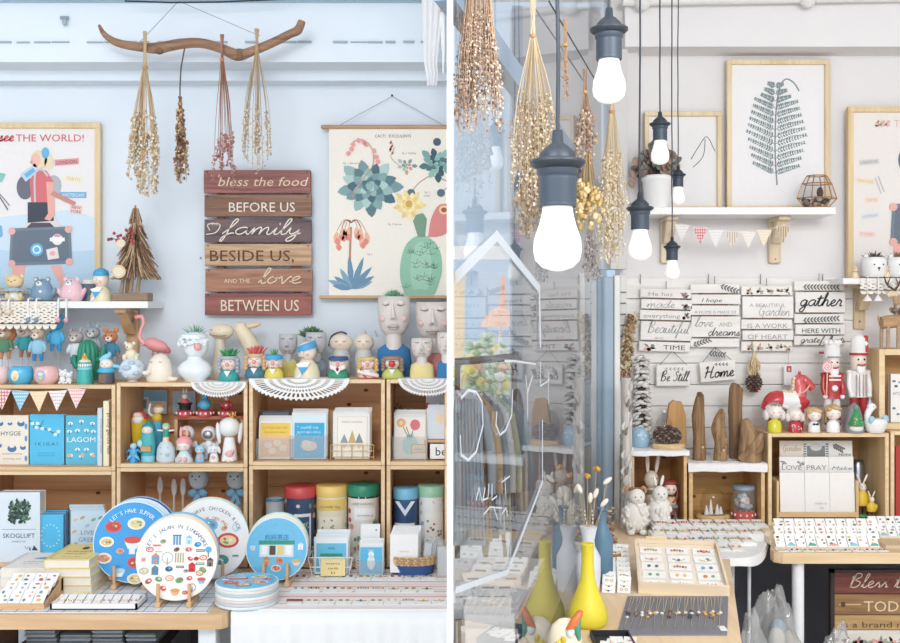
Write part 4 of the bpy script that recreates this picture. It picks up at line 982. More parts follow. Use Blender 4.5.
t = headpot('head_planter', 'planter of a boy with a blue headband and yellow jumper growing thin grass', 274, 3.35, TZ[2], '#efd9c9', '#e8d662', 29, plant=('thin', '#6fae84', '#8cc49c'), hat='#46a9d8', hairlong=False, Wd=9.5)
sailor('larger sailor bust with a tilted blue headband and kerchief, in front of the grey heads', 307, 3.36, TZ[2], 1.22, cap=False)
t = headpot('captain_figure', 'little bearded captain figure in a navy cap and green coat with an open mouth', 338.5, 3.35, TZ[2], '#f2e4d8', '#3f9a76', 27, hat='#3d5688', beard='#f2efe9', hairlong=False, cat='figurine', group='little head figures', Wd=10.5)
b = t.p('mouth'); b.ell(0, -9.6, 9.6, 1.5, .8, 2.1, C('#8d3038'), 8, 6)
t = headpot('girl_figure', 'little golden haired girl figure hugging her arms in a red strap top', 368, 3.35, TZ[2], '#e2bf82', '#f1d5c2', 26.5, cat='figurine', group='little head figures', Wd=10)
b = t.p('arm'); b.tube([(-9, -5, 7), (-3, -9, 6), (5, -9.5, 4.5), (10, -7, 3)], 2.2, SKL, 8, 4); b.ell(9, -7.5, 3, 2.6, 2, 1.8, SKL, 8, 6)
b = t.p('strap'); b.tube([(-7, -7, 10), (-4, -9.2, 4), (-1, -9, 1)], .8, C('#c2474c'), 6); b.lathe(0, 0, 0, [(10.4, 0), (10.4, 1)], C('#c2474c'), 18, sy=.8)
t = headpot('girl_figure', 'little brown haired girl figure with a big round red nose', 392.5, 3.35, TZ[3], '#a08474', '#c9d276', 27.5, nose='#c8383a', cat='figurine', group='little head figures', Wd=10.5)
# ---- pale clay heads
def clay(name, label, px, d, z, H, hw, torso, tw, neck=.0, tex='#ddd4cd', plant=None, th=.42, open_top=True, group='clay head busts', clip=None, cheeks=True):
    """flat topped head on a neck and coloured shoulders; H px high overall"""
    t = T(name, label, 'bust', px, d, z=z, group=group, clip=clip)
    m = C(tex, 'satin'); hh = H*(1-th)*.88; z0 = H-hh
    b = t.p('torso'); b.lathe(0, 0, 0, [(tw*1.03, 0), (tw, H*th*.45), (tw*.92, H*th*.8), (tw*.6, H*th*.93), (hw*.45, H*th)], C(torso, 'cloth'), 22, sy=.62)
    b = t.p('neck'); b.lathe(0, 0, H*th*.8, [(hw*.62, 0), (hw*.5, H*th*.2), (hw*.5, z0+hh*.25-H*th*.8)], m, 16)
    b = t.p('head')
    b.lathe(0, 0, z0, [(hw*.1, 0), (hw*.5, hh*.04), (hw*.78, hh*.18), (hw*.95, hh*.42), (hw, hh*.7), (hw*.96, hh), (hw*.88, hh), (hw*.88, hh*.8), (.1, hh*.75)], m, 26, sy=.86)
    f = -hw*.86
    b = t.p('nose'); b.tube([(-.5, f*.98, z0+hh*.84), (0, f*1.1, z0+hh*.6), (.3, f*1.22, z0+hh*.46)], [hw*.07, hw*.1, hw*.17], m, 8, 3)
    for s in (-1, 1): b.ell(s*hw*.14, f*1.08, z0+hh*.45, hw*.11, hw*.12, hw*.08, m, 8, 6)
    b = t.p('lips'); lm = C('#cdbcb6', 'satin')
    b.ell(0, f*.94, z0+hh*.28, hw*.36, hw*.12, hh*.034, lm, 10, 6); b.ell(0, f*.9, z0+hh*.225, hw*.3, hw*.12, hh*.038, lm, 10, 6)
    b.tube([(-hw*.36, f*.92, z0+hh*.255), (0, f*1.07, z0+hh*.25), (hw*.36, f*.92, z0+hh*.255)], hw*.02, C('#8d7f7c'), 5, 3)
    for s in (-1, 1):
        b = t.p('eyelid')
        b.tube([(s*hw*.24, f*1.0, z0+hh*.8), (s*hw*.45, f*.95, z0+hh*.775), (s*hw*.66, f*.78, z0+hh*.81)], hw*.03, C('#7f7472'), 5, 3); b.ell(s*hw*.45, f*.9, z0+hh*.84, hw*.24, hw*.1, hh*.06, m, 10, 6)
    if cheeks:
        b = t.p('cheek')
        for s in (-1, 1): b.ell(s*hw*.62, f*.72, z0+hh*.46, hw*.2, hw*.12, hh*.08, C('#e3c0ba', 'satin'), 10, 6)
    if plant:
        b = t.p('succulent'); tuft(b, 0, 0, H-2, 30, 13, 1.3, 1.3, C(plant, 'leaf'), C('#8fc0a8', 'leaf'))
    return t
clay('clay_bust', 'tall clay head planter in a blue jumper with a green succulent on top', 394, 3.45, TZ[3], 80, 16.5, '#3d7db2', 17.5, plant='#74b294')
clay('clay_bust', 'tall clay head in a pink jumper standing against the partition', 433, 3.46, TZ[3], 74, 18, '#ea9b98', 17, clip=(-.0042, 1), th=.4)
clay('clay_bust', 'smaller clay head in a yellow jumper in front of the pink one', 422, 3.36, TZ[3], 40, 11, '#f0dc9c', 12)
clay('clay_bust', 'clay head in a blue jumper mostly hidden by the partition edge', 446, 3.35, TZ[3], 46, 9, '#3d7db2', 9, clip=(-.0042, 1))
clay('clay_bust', 'grey clay head in a yellow jumper behind the boy planter', 288, 3.47, TZ[2], 42, 9.5, '#e8d97c', 10, tex='#c4c3c6', cheeks=False)
clay('clay_bust', 'grey clay head in a dark jumper behind the larger sailor bust', 316, 3.45, TZ[2], 44, 10.5, '#8d97a5', 11, tex='#c4c3c6', cheeks=False)
t = T('potted_succulent', 'bushy dark green succulent in a grey pot behind the larger sailor bust', 'plant', 312, 3.545, z=TZ[2])
b = t.p('pot'); b.lathe(0, 0, 0, [(6, 0), (6.4, 30), (6.4, 41), (5.8, 41), (5.6, 36), (.1, 36)], C('#c9cacd', 'satin'), 16)
b = t.p('leaves'); tuft(b, 0, 0, 38, 40, 16, 1.45, 1.9, C('#4f9a62', 'leaf'), C('#7c5560', 'leaf'))
for px, lab, dz in ((341, 'pale sleeping face ornament behind the captain figure, with a dark hair band', 0), (364, 'pale sleeping face ornament with pointed ears behind the golden haired girl', 1)):
    t = T('face_ornament', lab, 'ornament', px, 3.47, z=TZ[2], group='sleeping face ornaments')
    b = t.p('body'); b.lathe(0, 0, 0, [(9, 0), (9.5, 20), (7, 26)], C('#cfd0cf', 'satin'), 16)
    b = t.p('head'); b.ell(0, 0, 33, 12 if not dz else 10, 8, 9.5, C('#eadbc8', 'satin')); sleepy(b, 0, 35, -7.8, 4, 1.6, C('#8b7468')); b.ell(0, -8.2, 32, 1, .6, .8, CHEEK, 6, 4)
    b = t.p('band' if not dz else 'ear')
    if not dz: b.tube([(-12, -1, 30), (-9, -2, 40), (0, -2, 44), (6, -1, 42)], 1, C('#474a55'), 6, 4)
    else:
        for s in (-1, 1): b.cone(s*5+6, 0, 39, 3.4, .1, 7, C('#bfc2c8', 'satin'), 8)
# ---- doilies hanging over the crate fronts
def doily(label, px, d, z, hw, drop, px_clip=None, flat=26):
    b = ONE('doily', label, 'doily', px, d, z=z, group='crocheted doilies')
    if px_clip: b.clip = px_clip
    m = C('#f3f1ee', 'cloth'); nr = 11; na = 56
    def pt(i, j):
        u = i/nr; a = pi*(j/na)
        r = u
        x = hw*r*cos(a); zz = -drop*r*sin(a)
        return (x, -2.2-abs(zz)*.02, zz+.6)
    rows = []
    V = [[pt(i, j) for j in range(na+1)] for i in range(nr+1)]
    for i in range(nr):
        for j in range(na):
            if i in (2, 4, 6, 8, 9) and j % 2 == (i//2) % 2: continue
            q = [V[i][j], V[i+1][j], V[i+1][j+1], V[i][j+1]]
            b.add(q+[(x, y+.5, zz) for x, y, zz in q], [(0, 1, 2, 3), (7, 6, 5, 4), (0, 4, 5, 1), (1, 5, 6, 2), (2, 6, 7, 3), (3, 7, 4, 0)], m)
    for j in range(na//2):
        x, y, zz = pt(nr, j*2+1); b.ell(x, y+.25, zz, hw*.032, .4, drop*.06+.6, m, 8, 5)
    b.box(-hw, hw, -2, flat, .05, .5, m)
    return b
doily('crocheted doily hanging below the grey haired planter, over the doll crate', 219, 3.30, TZ[1], 27, 14)
doily('widest crocheted doily, hanging over the crate with the card packs', 299.5, 3.30, TZ[2], 49, 20)
doily('crocheted doily hanging beside the partition below the yellow clay head', 428, 3.30, TZ[3], 29, 16, (-.0042, 1))
# ================================================================ LEFT BAY : goods in the crates and on the tables
SKY, PBL = C('#55bce8', 'paper'), C('#a7d8ec', 'paper')
PG = C('#efe9de', 'paper')
def book(label, px, d, z, w, h, th, cov, art=None, group='upright books', spine=False, tilt=0, n=1, name='book', cat='book', back=None):
    t = T(name, label, cat, px, d, z=z, group=group)
    b = t.p('cover'); b.at(rx=-tilt)
    m = C(cov, 'paper')
    if spine: b.box(-w/2, w/2, 0, th, 0, h, m, .3)
    else:
        b.box(-w/2, w/2, 0, .6, 0, h, m); b.box(-w/2, w/2, th-.6, th, 0, h, C(back or cov, 'paper')); b.box(-w/2, -w/2+.6, 0, th, 0, h, m)
    if art: art(b)
    b = t.p('pages'); b.at(rx=-tilt)
    if spine: b.box(-w/2+.4, w/2-.4, .6, th-.6, h-.1, h+.05, PG)
    else: b.box(-w/2+.6, w/2-.5, .6, th-.6, .5, h-.6, PG)
    return t
c = lambda h: C(h, 'paper')
def a_hygge(b):
    for x, z, r in ((-12, 41, 3.4), (-2, 41, 2.4), (9, 41, 3.8), (-13, 19, 3), (0, 16, 4.6), (11, 17, 3)):
        b.disc(x, z, r, r*.8, -.2, 0, c('#4a7dae'), 12); b.disc(x, z+r*.5, r*.6, r*.35, -.3, 0, c('#efe6d6'), 10)
    b.txt('HYGGE', -1, 29, -.3, 6, c('#5a5f6a'), 'c', 0, 20); b.txt('THE DANISH ART OF HAPPINESS', 0, 10, -.3, 2.2, c('#c98a72'), 'c', 0, 20); b.txt('of living well', 0, 5, -.3, 2.4, c('#8a8f98'), 'c', 0, 18)
    for z in (2, 22, 34): b.disc(14, z+4, 1.4, 3, -.2, 0, c('#6f9cc4'), 10)
book('cream book titled HYGGE with blue drawings, at the left in the upper crate', 12, 3.35, UF[0], 33, 49, 5, '#efe8da', a_hygge)
def a_iki(b):
    b.stroke([(-17, 44), (-6, 38), (4, 33), (12, 29)], 1.1, -.2, c('#3b6f94'), 4); b.stroke([(-6, 38), (-3, 44)], .8, -.2, c('#3b6f94')); b.stroke([(-14, 42), (-12, 36)], .8, -.2, c('#3b6f94'))
    for x, z in ((-14, 41), (-9, 41), (-4, 36), (3, 35), (9, 30), (12, 33), (-10, 37)): b.disc(x, z, 2, 1.8, -.35, 0, c('#d7eef8'), 9)
    b.txt('I K I G A I', 0, 19, -.3, 4.6, c('#36688a'), 'c', 0, 22)
    for z in (11, 8.5): b.txt('the secret to a long life', 0, z, -.3, 1.9, c('#4188ad'), 'c', 0, 18)
book('sky blue book titled IKIGAI with a blossom branch, in the upper crate', 46.5, 3.35, UF[0], 35, 50, 5, '#5cc1ea', a_iki)
def a_lag(b):
    for x, z in ((-11, 41), (0, 43), (11, 41), (-12, 33), (-4, 34), (5, 34), (12, 33), (-11, 9), (0, 8), (11, 10), (-4, 15), (5, 15)):
        b.disc(x, z, 2.6, 1.6, -.2, 0, c('#e6f2f6'), 10); b.disc(x, z-1.5, .8, 2.2, -.3, 0, c('#4c94b8'), 8)
    for x in (-12, 12, 1): b.disc(x, 9, 2, 2, -.35, 0, c('#e2b7a0'), 10)
    b.txt('LAGOM', 0, 22.5, -.3, 7, c('#f0f7fa'), 'c', 0, 28)
book('light blue patterned book titled LAGOM, beside IKIGAI', 81.5, 3.35, UF[0], 33, 49, 5, '#62bcd9', a_lag)
def spine_txt(s, size, m, w):
    def f(b): b.txt(s, .8 if size < 4 else 1.4, 30 if size < 4 else 32, -.2, size, m, 'c', 0, w, -90)
    return f
book('thin pale grey book turned spine out, in front of LAGOM', 99.6, 3.315, UF[0], 4.6, 58, 36, '#cfd8e2', spine_txt('a little book of quiet', 2.6, c('#7d93ad'), 34), spine=True)
book('cream book turned spine out with black lettering, at the crate side', 106, 3.315, UF[0], 5.6, 65, 38, '#f3e8c4', spine_txt('pretty gentle fear', 4.6, c('#3d3a38'), 42), spine=True)
def bunting(name, label, pts, d, flags, w, hgt, pats, string='#e8dfd2', cat='bunting', back=False):
    """pts: pixel points of the string; flags: pixel x of each flag's centre"""
    t = T(name, label, cat, pts[0][0], d, py=pts[0][1])
    L = [((x-pts[0][0]), -.6, -(y-pts[0][1])) for x, y in pts]
    b = t.p('string'); sp_ = spline(L, 6); b.tube(sp_, .35, C(string), 5)
    for i, x in enumerate(flags):
        u = x-pts[0][0]
        z = min(sp_, key=lambda q: abs(q[0]-u))[2]
        b = t.p('flag'); base, dots, kind = pats[i]
        hw = w/2; tilt = R.uniform(-1, 1)
        b.prism([(u-hw, z), (u+hw, z+tilt), (u+R.uniform(-1, 1), z-hgt)], -1, -.6, C(base, 'cloth'))
        m = C(dots, 'cloth')
        if kind == 'dot':
            for r in range(5):
                for q in range(-(4-r), 5-r): b.disc(u+q*hw*.2, z-hgt*(.12+.17*r), w*.035, w*.035, -1.15, -1, m, 6)
        elif kind == 'stripe':
            for q in (-.6, -.3, 0, .3, .6): b.prism([(u+q*hw-.5, z-.4), (u+q*hw+.5, z-.4), (u+q*hw+.5, z-hgt*(.96-abs(q))), (u+q*hw-.5, z-hgt*(.96-abs(q)))], -1.15, -1, m)
        elif kind == 'check':
            for r in range(5): zz = z-hgt*(.1+.17*r); h2 = hw*(1-(.1+.17*r))-.4; b.prism([(u-h2, zz), (u+h2, zz), (u+h2*.95, zz-.8), (u-h2*.95, zz-.8)], -1.15, -1, m)
            for q in (-.6, -.3, 0, .3, .6): b.prism([(u+q*hw-.4, z-.4), (u+q*hw+.4, z-.4), (u+q*hw+.4, z-hgt*(.96-abs(q))), (u+q*hw-.4, z-hgt*(.96-abs(q)))], -1.1, -1, m)
    return t
bunting('hanging_bunting', 'five patterned pennants strung across the front of the leftmost upper crate', [(-24, 389), (10, 390), (30, 391.5), (50, 391.5), (68, 390), (87, 387)], 3.285, [2, 21, 39, 58, 77], 18.5, 20, [('#f0ddda', '#d0605e', 'check'), ('#8cc4dc', '#f2f4f4', 'dot'), ('#f2d6b0', '#f6e6cc', 'dot'), ('#f1ebe8', '#dba0a0', 'dot'), ('#f4d9da', '#e2868c', 'dot')])
# ---- second crate: pictures, inner box, dolls
def picture(name, label, px, d, py, w, h, art, border='#c9dbe8', group=None, cat='picture'):
    t = T(name, label, cat, px, d, py=py, group=group)
    b = t.p('card'); b.box(-w/2, w/2, 0, 1.5, 0, h, C(border, 'paper'))
    b = t.p('print'); art(b)
def a_house(b):
    b.box(-16.5, 16.5, -.3, 0, 1, 23, c('#8fc3df')); b.box(-16.5, -1, -.5, 0, 1, 17, c('#dde3e8')); b.box(-1, 16.5, -.5, 0, 1, 13, c('#e6ebf0')); b.box(-11, -3, -.7, 0, 5, 15, c('#aebac4')); b.box(-10, -7.5, -.8, 0, 6, 14, c('#7d8a96')); b.box(-6.5, -4, -.8, 0, 6, 14, c('#7d8a96'))
picture('postcard', 'postcard of a pale house under a blue sky on the crate back', 150, 3.55, 414, 34, 24, a_house, group='postcards in the doll crate')
picture('postcard', 'pale blue postcard behind the rabbit music box', 184, 3.55, 414, 23, 23, lambda b: (b.box(-10, 10, -.3, 0, 1, 22, c('#bfd9e8')), b.box(-6, 6, -.5, 0, 8, 16, c('#e3edf3'))), group='postcards in the doll crate')
IBZ = UF[1]+.143
t = T('inner_box', 'small wooden box inside the doll crate carrying three music boxes', 'box', 209, 3.42, z=UF[1])
w_, h_ = 33, .143*F/3.42
for s in (-1, 1):
    b = t.p('side_panel'); b.box(s*w_-1.5, s*w_+1.5, 0, 38, 0, h_-3, PINEZ)
b = t.p('top_panel'); b.box(-w_-1.5, w_+1.5, -.5, 38, h_-3, h_, W('#b9764f', '#9a5c3c', 'x', 9))
b = t.p('back_panel'); b.box(-w_+1.5, w_-1.5, 35, 38, 0, h_-3, PINEB)
b.box(-w_+4, -w_+22, 34.5, 35, 32, 33.2, WHT)
def musicbox(label, px, art):
    t = T('music_box', label, 'music box', px, 3.43, z=IBZ, group='music boxes on the inner box')
    b = t.p('base'); b.lathe(0, 0, 0, [(8.4, 0), (8.6, 1), (8, 5.5), (7, 6)], C('#d0494e', 'gloss'), 20)
    for i in range(10): a = 2*pi*i/10; b.ell(8.3*cos(a), 8.3*sin(a), 3.2, 1.2, .6, 1.5, WHT, 6, 4)
    art(t)
def mb1(t):
    b = t.p('top_hat', label='black top hat'); b.lathe(0, 0, 6, [(5.5, 0), (6, 5), (7.6, 6.5), (7.6, 7.2), (4, 7.4)], BLACK, 18)
    b = t.p('rabbit'); b.cone(0, 0, 13, 5, 2.5, 5, C('#d8646a', 'satin'), 14); b.ell(0, -1, 20, 3.2, 2.8, 3, C('#efe9e6', 'satin'), 10, 8)
    for x in (-1.4, 1.4): b.ell(x, 0, 24.5, .9, .7, 3, C('#efe9e6', 'satin'), 8, 6)
def mb2(t):
    b = t.p('blue_figure'); b.ell(0, 0, 11.5, 6.4, 5.8, 6, C('#5eb2d4', 'gloss')); b.ell(-5, -1, 11, 3, 2.6, 3.4, C('#3c8fb8', 'gloss'), 10, 8); b.ell(0, 0, 19, 3.6, 3.2, 3.6, C('#4a9cc8', 'gloss'), 10, 8); b.cone(0, 0, 21.5, 2.8, .4, 3.5, C('#3c7fb0', 'gloss'), 10)
def mb3(t):
    b = t.p('bear'); b.ell(0, 0, 11, 4.6, 4, 5, C('#cf4d50', 'satin'), 12, 8); b.ell(0, -.5, 18, 3.4, 3, 3.2, C('#c9a48a', 'satin'), 10, 8)
    for s in (-1, 1): b.ell(s*2.6, 0, 20.6, 1.2, .8, 1.2, C('#c9a48a', 'satin'), 8, 6); b.ell(s*4.6, -1, 11.5, 1.4, 1.6, 3, C('#cf4d50', 'satin'), 8, 6)
    b.ell(0, -3.2, 17.4, 1.4, .8, 1.1, WHT, 6, 4); b.ell(0, -4, 11, 1.6, .6, 1.4, WHT, 6, 4)
musicbox('music box with a rabbit rising from a black top hat', 185, mb1)
musicbox('music box with a round blue figure', 205, mb2)
musicbox('music box with a small bear in red', 227, mb3)
FZ = UF[1]
t = T('hooded_doll', 'yellow wrapped doll with a red rimmed hood standing behind the blue star figure', 'figurine', 139, 3.40, z=FZ)
b = t.p('wrap'); b.lathe(0, 0, 14, [(6, 0), (7, 10), (7.8, 26)], C('#d9b92f', 'cloth'), 16, sy=.7); b.lathe(0, 0, 0, [(6.5, 0), (6.3, 14)], C('#3b6ea6', 'cloth'), 14, sy=.7)
b = t.p('hood', label='red rim'); b.ell(0, 1, 41, 8, 5, 7.2, C('#d24a46', 'cloth'))
b = t.p('head'); b.ell(0, -3, 40, 6, 4.2, 5.2, SKL); b.lathe(0, -4, 44, [(5, 0), (3.6, 2.4), (.1, 3)], C('#f3efe8'), 10)
t = T('star_figure', 'blue spiky star shaped figure at the front left of the doll crate', 'figurine', 133.5, 3.325, z=FZ+.0006)
b = t.p('body'); b.ell(0, 0, 9, 4, 3, 5.5, C('#58b0df', 'satin'), 12, 8); b.ell(0, -.4, 16, 3.4, 2.8, 3.2, C('#a9d8ee', 'satin'), 10, 8); b.cone(0, 0, 0, 4.6, 2.6, 6, C('#3f95cf', 'satin'), 10)
for s in (-1, 1): b.tube([(0, 0, 10), (s*4, 0, 12), (s*7.5, 0, 9)], [2.2, 1.7, .3], C('#3f9ad6', 'satin'), 7, 3); b.tube([(0, 0, 8), (s*4, -1, 5), (s*6.5, -1, 1.8)], [2.2, 1.6, .4], C('#6cc0e8', 'satin'), 7, 3)
t = T('robe_figure', 'pale faced figure in a teal hooded robe holding a tan box', 'figurine', 148, 3.345, z=FZ)
b = t.p('robe'); b.lathe(0, 0, 0, [(6.5, 0), (6.8, 4), (8, 14), (7, 26), (5.4, 31)], C('#49b0b6', 'satin'), 18, sy=.75); b.lathe(0, 0, 0, [(6.9, 0), (7.1, 9)], C('#8fd3e8', 'satin'), 18, cap=False, sy=.75)
b = t.p('head'); b.ell(0, -2, 31.5, 5.6, 4.8, 4.2, SKL); sleepy(b, 0, 32, -6.6, 2, .9, C('#8b6b60'))
b = t.p('hood'); b.ell(0, 1, 33, 7, 5.4, 5.6, C('#2f9aa0', 'satin')); b.cone(1, 1, 36, 4, .4, 5, C('#2f9aa0', 'satin'), 10)
b = t.p('box'); b.box(-5, 5, -8, -4, 11, 16, C('#cf9f6a'))
b = t.p('beard'); b.ell(-7, -3, 18, 3, 2.4, 4, C('#b9e0ee', 'satin'), 10, 8)
t = T('tall_lady_figure', 'tall blue gowned figure with a yellow bodice and raised arm behind the teal robe', 'figurine', 157, 3.44, z=FZ)
b = t.p('gown'); b.lathe(0, 0, 0, [(8, 0), (6, 20), (4.6, 36)], C('#5ab6e0', 'satin'), 16, sy=.7)
b = t.p('bodice'); b.ell(0, 0, 39, 5.4, 4, 5.4, C('#e6c246', 'satin'), 12, 8)
b = t.p('arm'); b.tube([(-4, 0, 41), (-8, -1, 45), (-6, -1, 54)], [1.6, 1.5, 1.2], SKL, 7, 3)
b = t.p('head'); b.ell(2, -.5, 48, 5.4, 4.6, 4.8, SKL); b.lathe(2, .5, 48, [(5.6, 0), (5, 3), (2, 5.4), (.1, 5.6)], C('#d9a06a', 'satin'), 14)
t = T('whale_rider_figure', 'grey-blue round creature carrying a little figure in green with arms spread', 'figurine', 166, 3.34, z=FZ)
b = t.p('creature'); b.lathe(0, 0, 0, [(8.5, 0), (9.6, 3), (8.8, 13), (6, 19), (.1, 22)], C('#cfdde4', 'satin'), 20, sy=.85); eyes(b, 0, 15, -7.2, 3.6, .7, C('#d9b48a'))
b.ell(3, -7.6, 8, 2, .6, 2, C('#a9cfd4', 'satin'), 8, 6); b.ell(-3, -7.8, 9, 1.4, .5, 1.4, C('#b9d6c4', 'satin'), 8, 6)
b = t.p('rider'); b.cone(0, 0, 20, 3.6, 3, 5, C('#f0d7b4', 'satin'), 12); b.cone(0, 0, 25, 3.6, 3.2, 7, C('#3c9a84', 'satin'), 12); b.ell(0, 0, 35, 3.7, 3.4, 3.5, SK, 10, 8); b.lathe(0, 0, 35.5, [(3.9, 0), (3, 2.6), (.1, 3.4)], C('#a9d4a8', 'satin'), 10)
for s in (-1, 1): b.tube([(s*2.5, 0, 31), (s*8.5, -.5, 31.5)], [1.1, .9], SKL, 6)
t = T('bunny_hood_girl', 'girl figure in a pink bunny eared hood', 'figurine', 184, 3.335, z=FZ)
b = t.p('body'); b.lathe(0, 0, 0, [(9, 0), (9, 3), (5, 9), (3.4, 12)], C('#d3e0e4', 'satin'), 16, sy=.75); 
for s in (-1, 1): b.ell(s*2.5, -6, 3, 2.5, 2.4, 2.6, C('#ecbfb4', 'satin'), 8, 6)
b = t.p('head'); b.ell(0, -1, 16, 6.6, 5.8, 5.6, SKL); sleepy(b, 0, 16, -6.7, 2.8, 1.1, C('#6b5148'))
b = t.p('hood'); b.ell(0, 1, 19, 8.2, 6.6, 7, C('#f0a9ac', 'satin'))
for x in (-3, 3): b.ell(x, 0, 29.5, 1.7, 1.3, 6, C('#f0a9ac', 'satin'), 8, 8)
def astro(label, px, d, visor):
    t = T('astronaut_figure', label, 'figurine', px, d, z=FZ, group='astronaut figures')
    b = t.p('suit'); b.ell(0, 0, 13, 5.2, 4.4, 6.5, WHT)
    for s in (-1, 1): b.tube([(s*4, 0, 16), (s*8, -1, 13), (s*9, -2, 18 if s > 0 else 9)], 1.9, WHT, 7, 3); b.tube([(s*2.4, 0, 9), (s*3, -1, 2)], 2.3, C('#d8dce2', 'satin'), 7); b.ell(s*3, -1.5, 1.6, 2.6, 3, 1.6, WHT, 8, 6)
    b = t.p('helmet'); b.ell(0, 0, 26, 7.8, 7, 7.4, WHT)
    b = t.p('visor'); b.ell(0, -2.6, 25.6, 6, 5.2, 5.4, C(visor, 'metal'))
astro('astronaut figure with a gold visor behind the bunny hood girl', 187, 3.40, '#d9b56a')
astro('astronaut figure with a silver visor in the inner box', 209, 3.39, '#b9bcc2')
for px, lab, c1, c2 in ((200, 'small blue cat eared figure in front of the silver astronaut', '#8cc6e6', '#a9d5ec'), (214, 'small white floppy eared figure with a pink bib beside the crowned bunny', '#eef1f4', '#eef1f4')):
    t = T('small_figure', lab, 'figurine', px, 3.335, z=FZ, group='small figures in the doll crate')
    b = t.p('body'); b.lathe(0, 0, 0, [(4.6, 0), (4.8, 2), (3.4, 8), (2.6, 9)], C(c1, 'satin'), 14, sy=.8); b.ell(0, -3.4, 5, 2, 1, 2, C('#efb9b4', 'satin'), 8, 6)
    b = t.p('head'); b.ell(0, -.5, 12.5, 5, 4.4, 4.4, C(c2, 'satin')); eyes(b, 0, 12.8, -4.7, 1.8, .5, BLACK)
    for s in (-1, 1):
        if px < 205: b.cone(s*3, 0, 15.5, 1.7, .1, 4, C(c1, 'satin'), 8)
        else: b.ell(s*5, 0, 12, 1.6, 1.6, 4, C(c2, 'satin'), 8, 6, (0, s*-12, 0))
    if px < 205: b.ell(0, -2.6, 11, 3.4, 2.6, 2.6, C('#f4c9bf', 'satin'), 10, 8)
t = T('crowned_bunny', 'large white long eared bunny figure with a gold crown and pink heart', 'figurine', 229.5, 3.35, z=FZ+.0006)
b = t.p('body'); b.lathe(0, 0, 0, [(7.6, 0), (8, 3), (6.6, 14), (4.6, 24)], WHT, 18, sy=.8); 
for s in (-1, 1): b.ell(s*4, -5, 1.6, 3, 3.4, 1.8, WHT, 8, 6)
b = t.p('heart', label='pink heart'); b.ell(1, -6, 8, 4, 1.4, 3.4, C('#efb6b4', 'satin'), 10, 8); b.ell(4, -5.6, 10.5, 2, 1.2, 2, C('#efb6b4', 'satin'), 8, 6)
b = t.p('head'); b.ell(0, -.5, 34, 11, 9, 10, WHT)
for s in (-1, 1):
    b = t.p('ear'); b.ell(s*11, 0, 28, 2.5, 3, 11, WHT, 10, 8, (0, s*6, 0))
b = t.p('crown', label='gold crown'); b.lathe(3, 0, 43, [(2.8, 0), (3.2, 2.6)], C('#d7a44a', 'metal'), 12)
for i in range(5): a = 2*pi*i/5; b.cone(3+2.9*cos(a), 2.9*sin(a), 45, 1.1, .1, 3, C('#d7a44a', 'metal'), 5)
# ---- card packs
def cardpack(label, px, d, z, w, h, n, cov, art, holder=True, tilt=6, fan=1.2, name='card_pack', group='card packs', clip=None, step=1.2):
    t = T(name, label, 'cards', px, d, z=z, group=group, clip=clip)
    b = t.p('cards')
    for i in range(n-1, -1, -1):
        b.at(x=R.uniform(-fan, fan)*(i > 0), y=i*step, z=.5+R.uniform(0, 1.5)*(i > 0)+i*.6, rx=-tilt); b.box(-w/2, w/2, 0, .8, 0, h, C(cov if i == 0 else ['#f1efe9', '#e9eef2', '#f4f2ee'][i % 3], 'paper'))
    b = t.p('printed_front'); b.at(z=.5, rx=-tilt); art(b)
    if holder:
        b = t.p('holder', label='clear plastic holder'); m = CLEAR('clear_plastic', .5, milky=.12); q = n*step+2
        b.box(-w/2-2, w/2+2, -2.6, -2.1, 0, h*.55, m); b.box(-w/2-2, -w/2-1.5, -2.6, q, 0, h*.55, m); b.box(w/2+1.5, w/2+2, -2.6, q, 0, h*.55, m); b.box(-w/2-2, w/2+2, -2.6, q, 0, .4, m)
    return t
t = ONE('photo_card', 'dark photo card sticking up behind the yellow labelled card pack', 'card', 275.5, 3.39, z=UF[2]); b = t; b.box(-15, 15, 0, .8, 0, 47, C('#4d525c', 'paper')); b.box(-13, 13, -.3, 0, 3, 45, C('#6d7680', 'paper'))
def a_c1(b): b.box(-14, 14, -.3, 0, 24, 35, c('#f0cf5e')); b.box(-15, 15, -.2, 0, 2, 36, c('#f0c49a')); b.txt('LITTLE NOTES', 0, 30, -.5, 3.2, c('#c98f3c'), 'c', 0, 24); b.txt('for good days', 0, 26, -.5, 2.6, c('#c98f3c'), 'c', 0, 22); [b.disc(x, z, 4, 3.2, -.4, 0, c('#f4e2cc'), 12) for x, z in ((-7, 14), (2, 16), (8, 11), (-3, 8))]
cardpack('card pack with a yellow label in a clear holder, left in the third crate', 275, 3.34, UF[2], 33, 38, 8, '#f3ede2', a_c1)
def a_c2(b): b.box(-15, 15, -.3, 0, 1, 36, c('#43b1dc')); b.txt('ONE OF THE', 0, 30, -.5, 3, c('#eaf6fb'), 'c', 0, 18); b.txt('MOST BEAUTIFUL', 0, 25.5, -.5, 3, c('#eaf6fb'), 'c', 0, 24); b.disc(0, 13, 8, 5, -.5, 0, c('#f4d3c4'), 14); b.disc(-3, 15, 5, 4, -.6, 0, c('#f7e3d8'), 12); [b.disc(R.uniform(-14, 14), R.uniform(3, 34), .5, .5, -.5, 0, c('#d9eff8'), 6) for _ in range(26)]
cardpack('bright blue card pack in a clear holder in the third crate', 309, 3.34, UF[2], 34, 44, 9, '#dfeef6', a_c2)
ONE('kraft_card', 'plain tan card behind the blue and cream card packs', 'card', 341, 3.42, z=UF[2]).box(-17, 17, 0, .8, 0, 46, C('#e3be92', 'paper'))
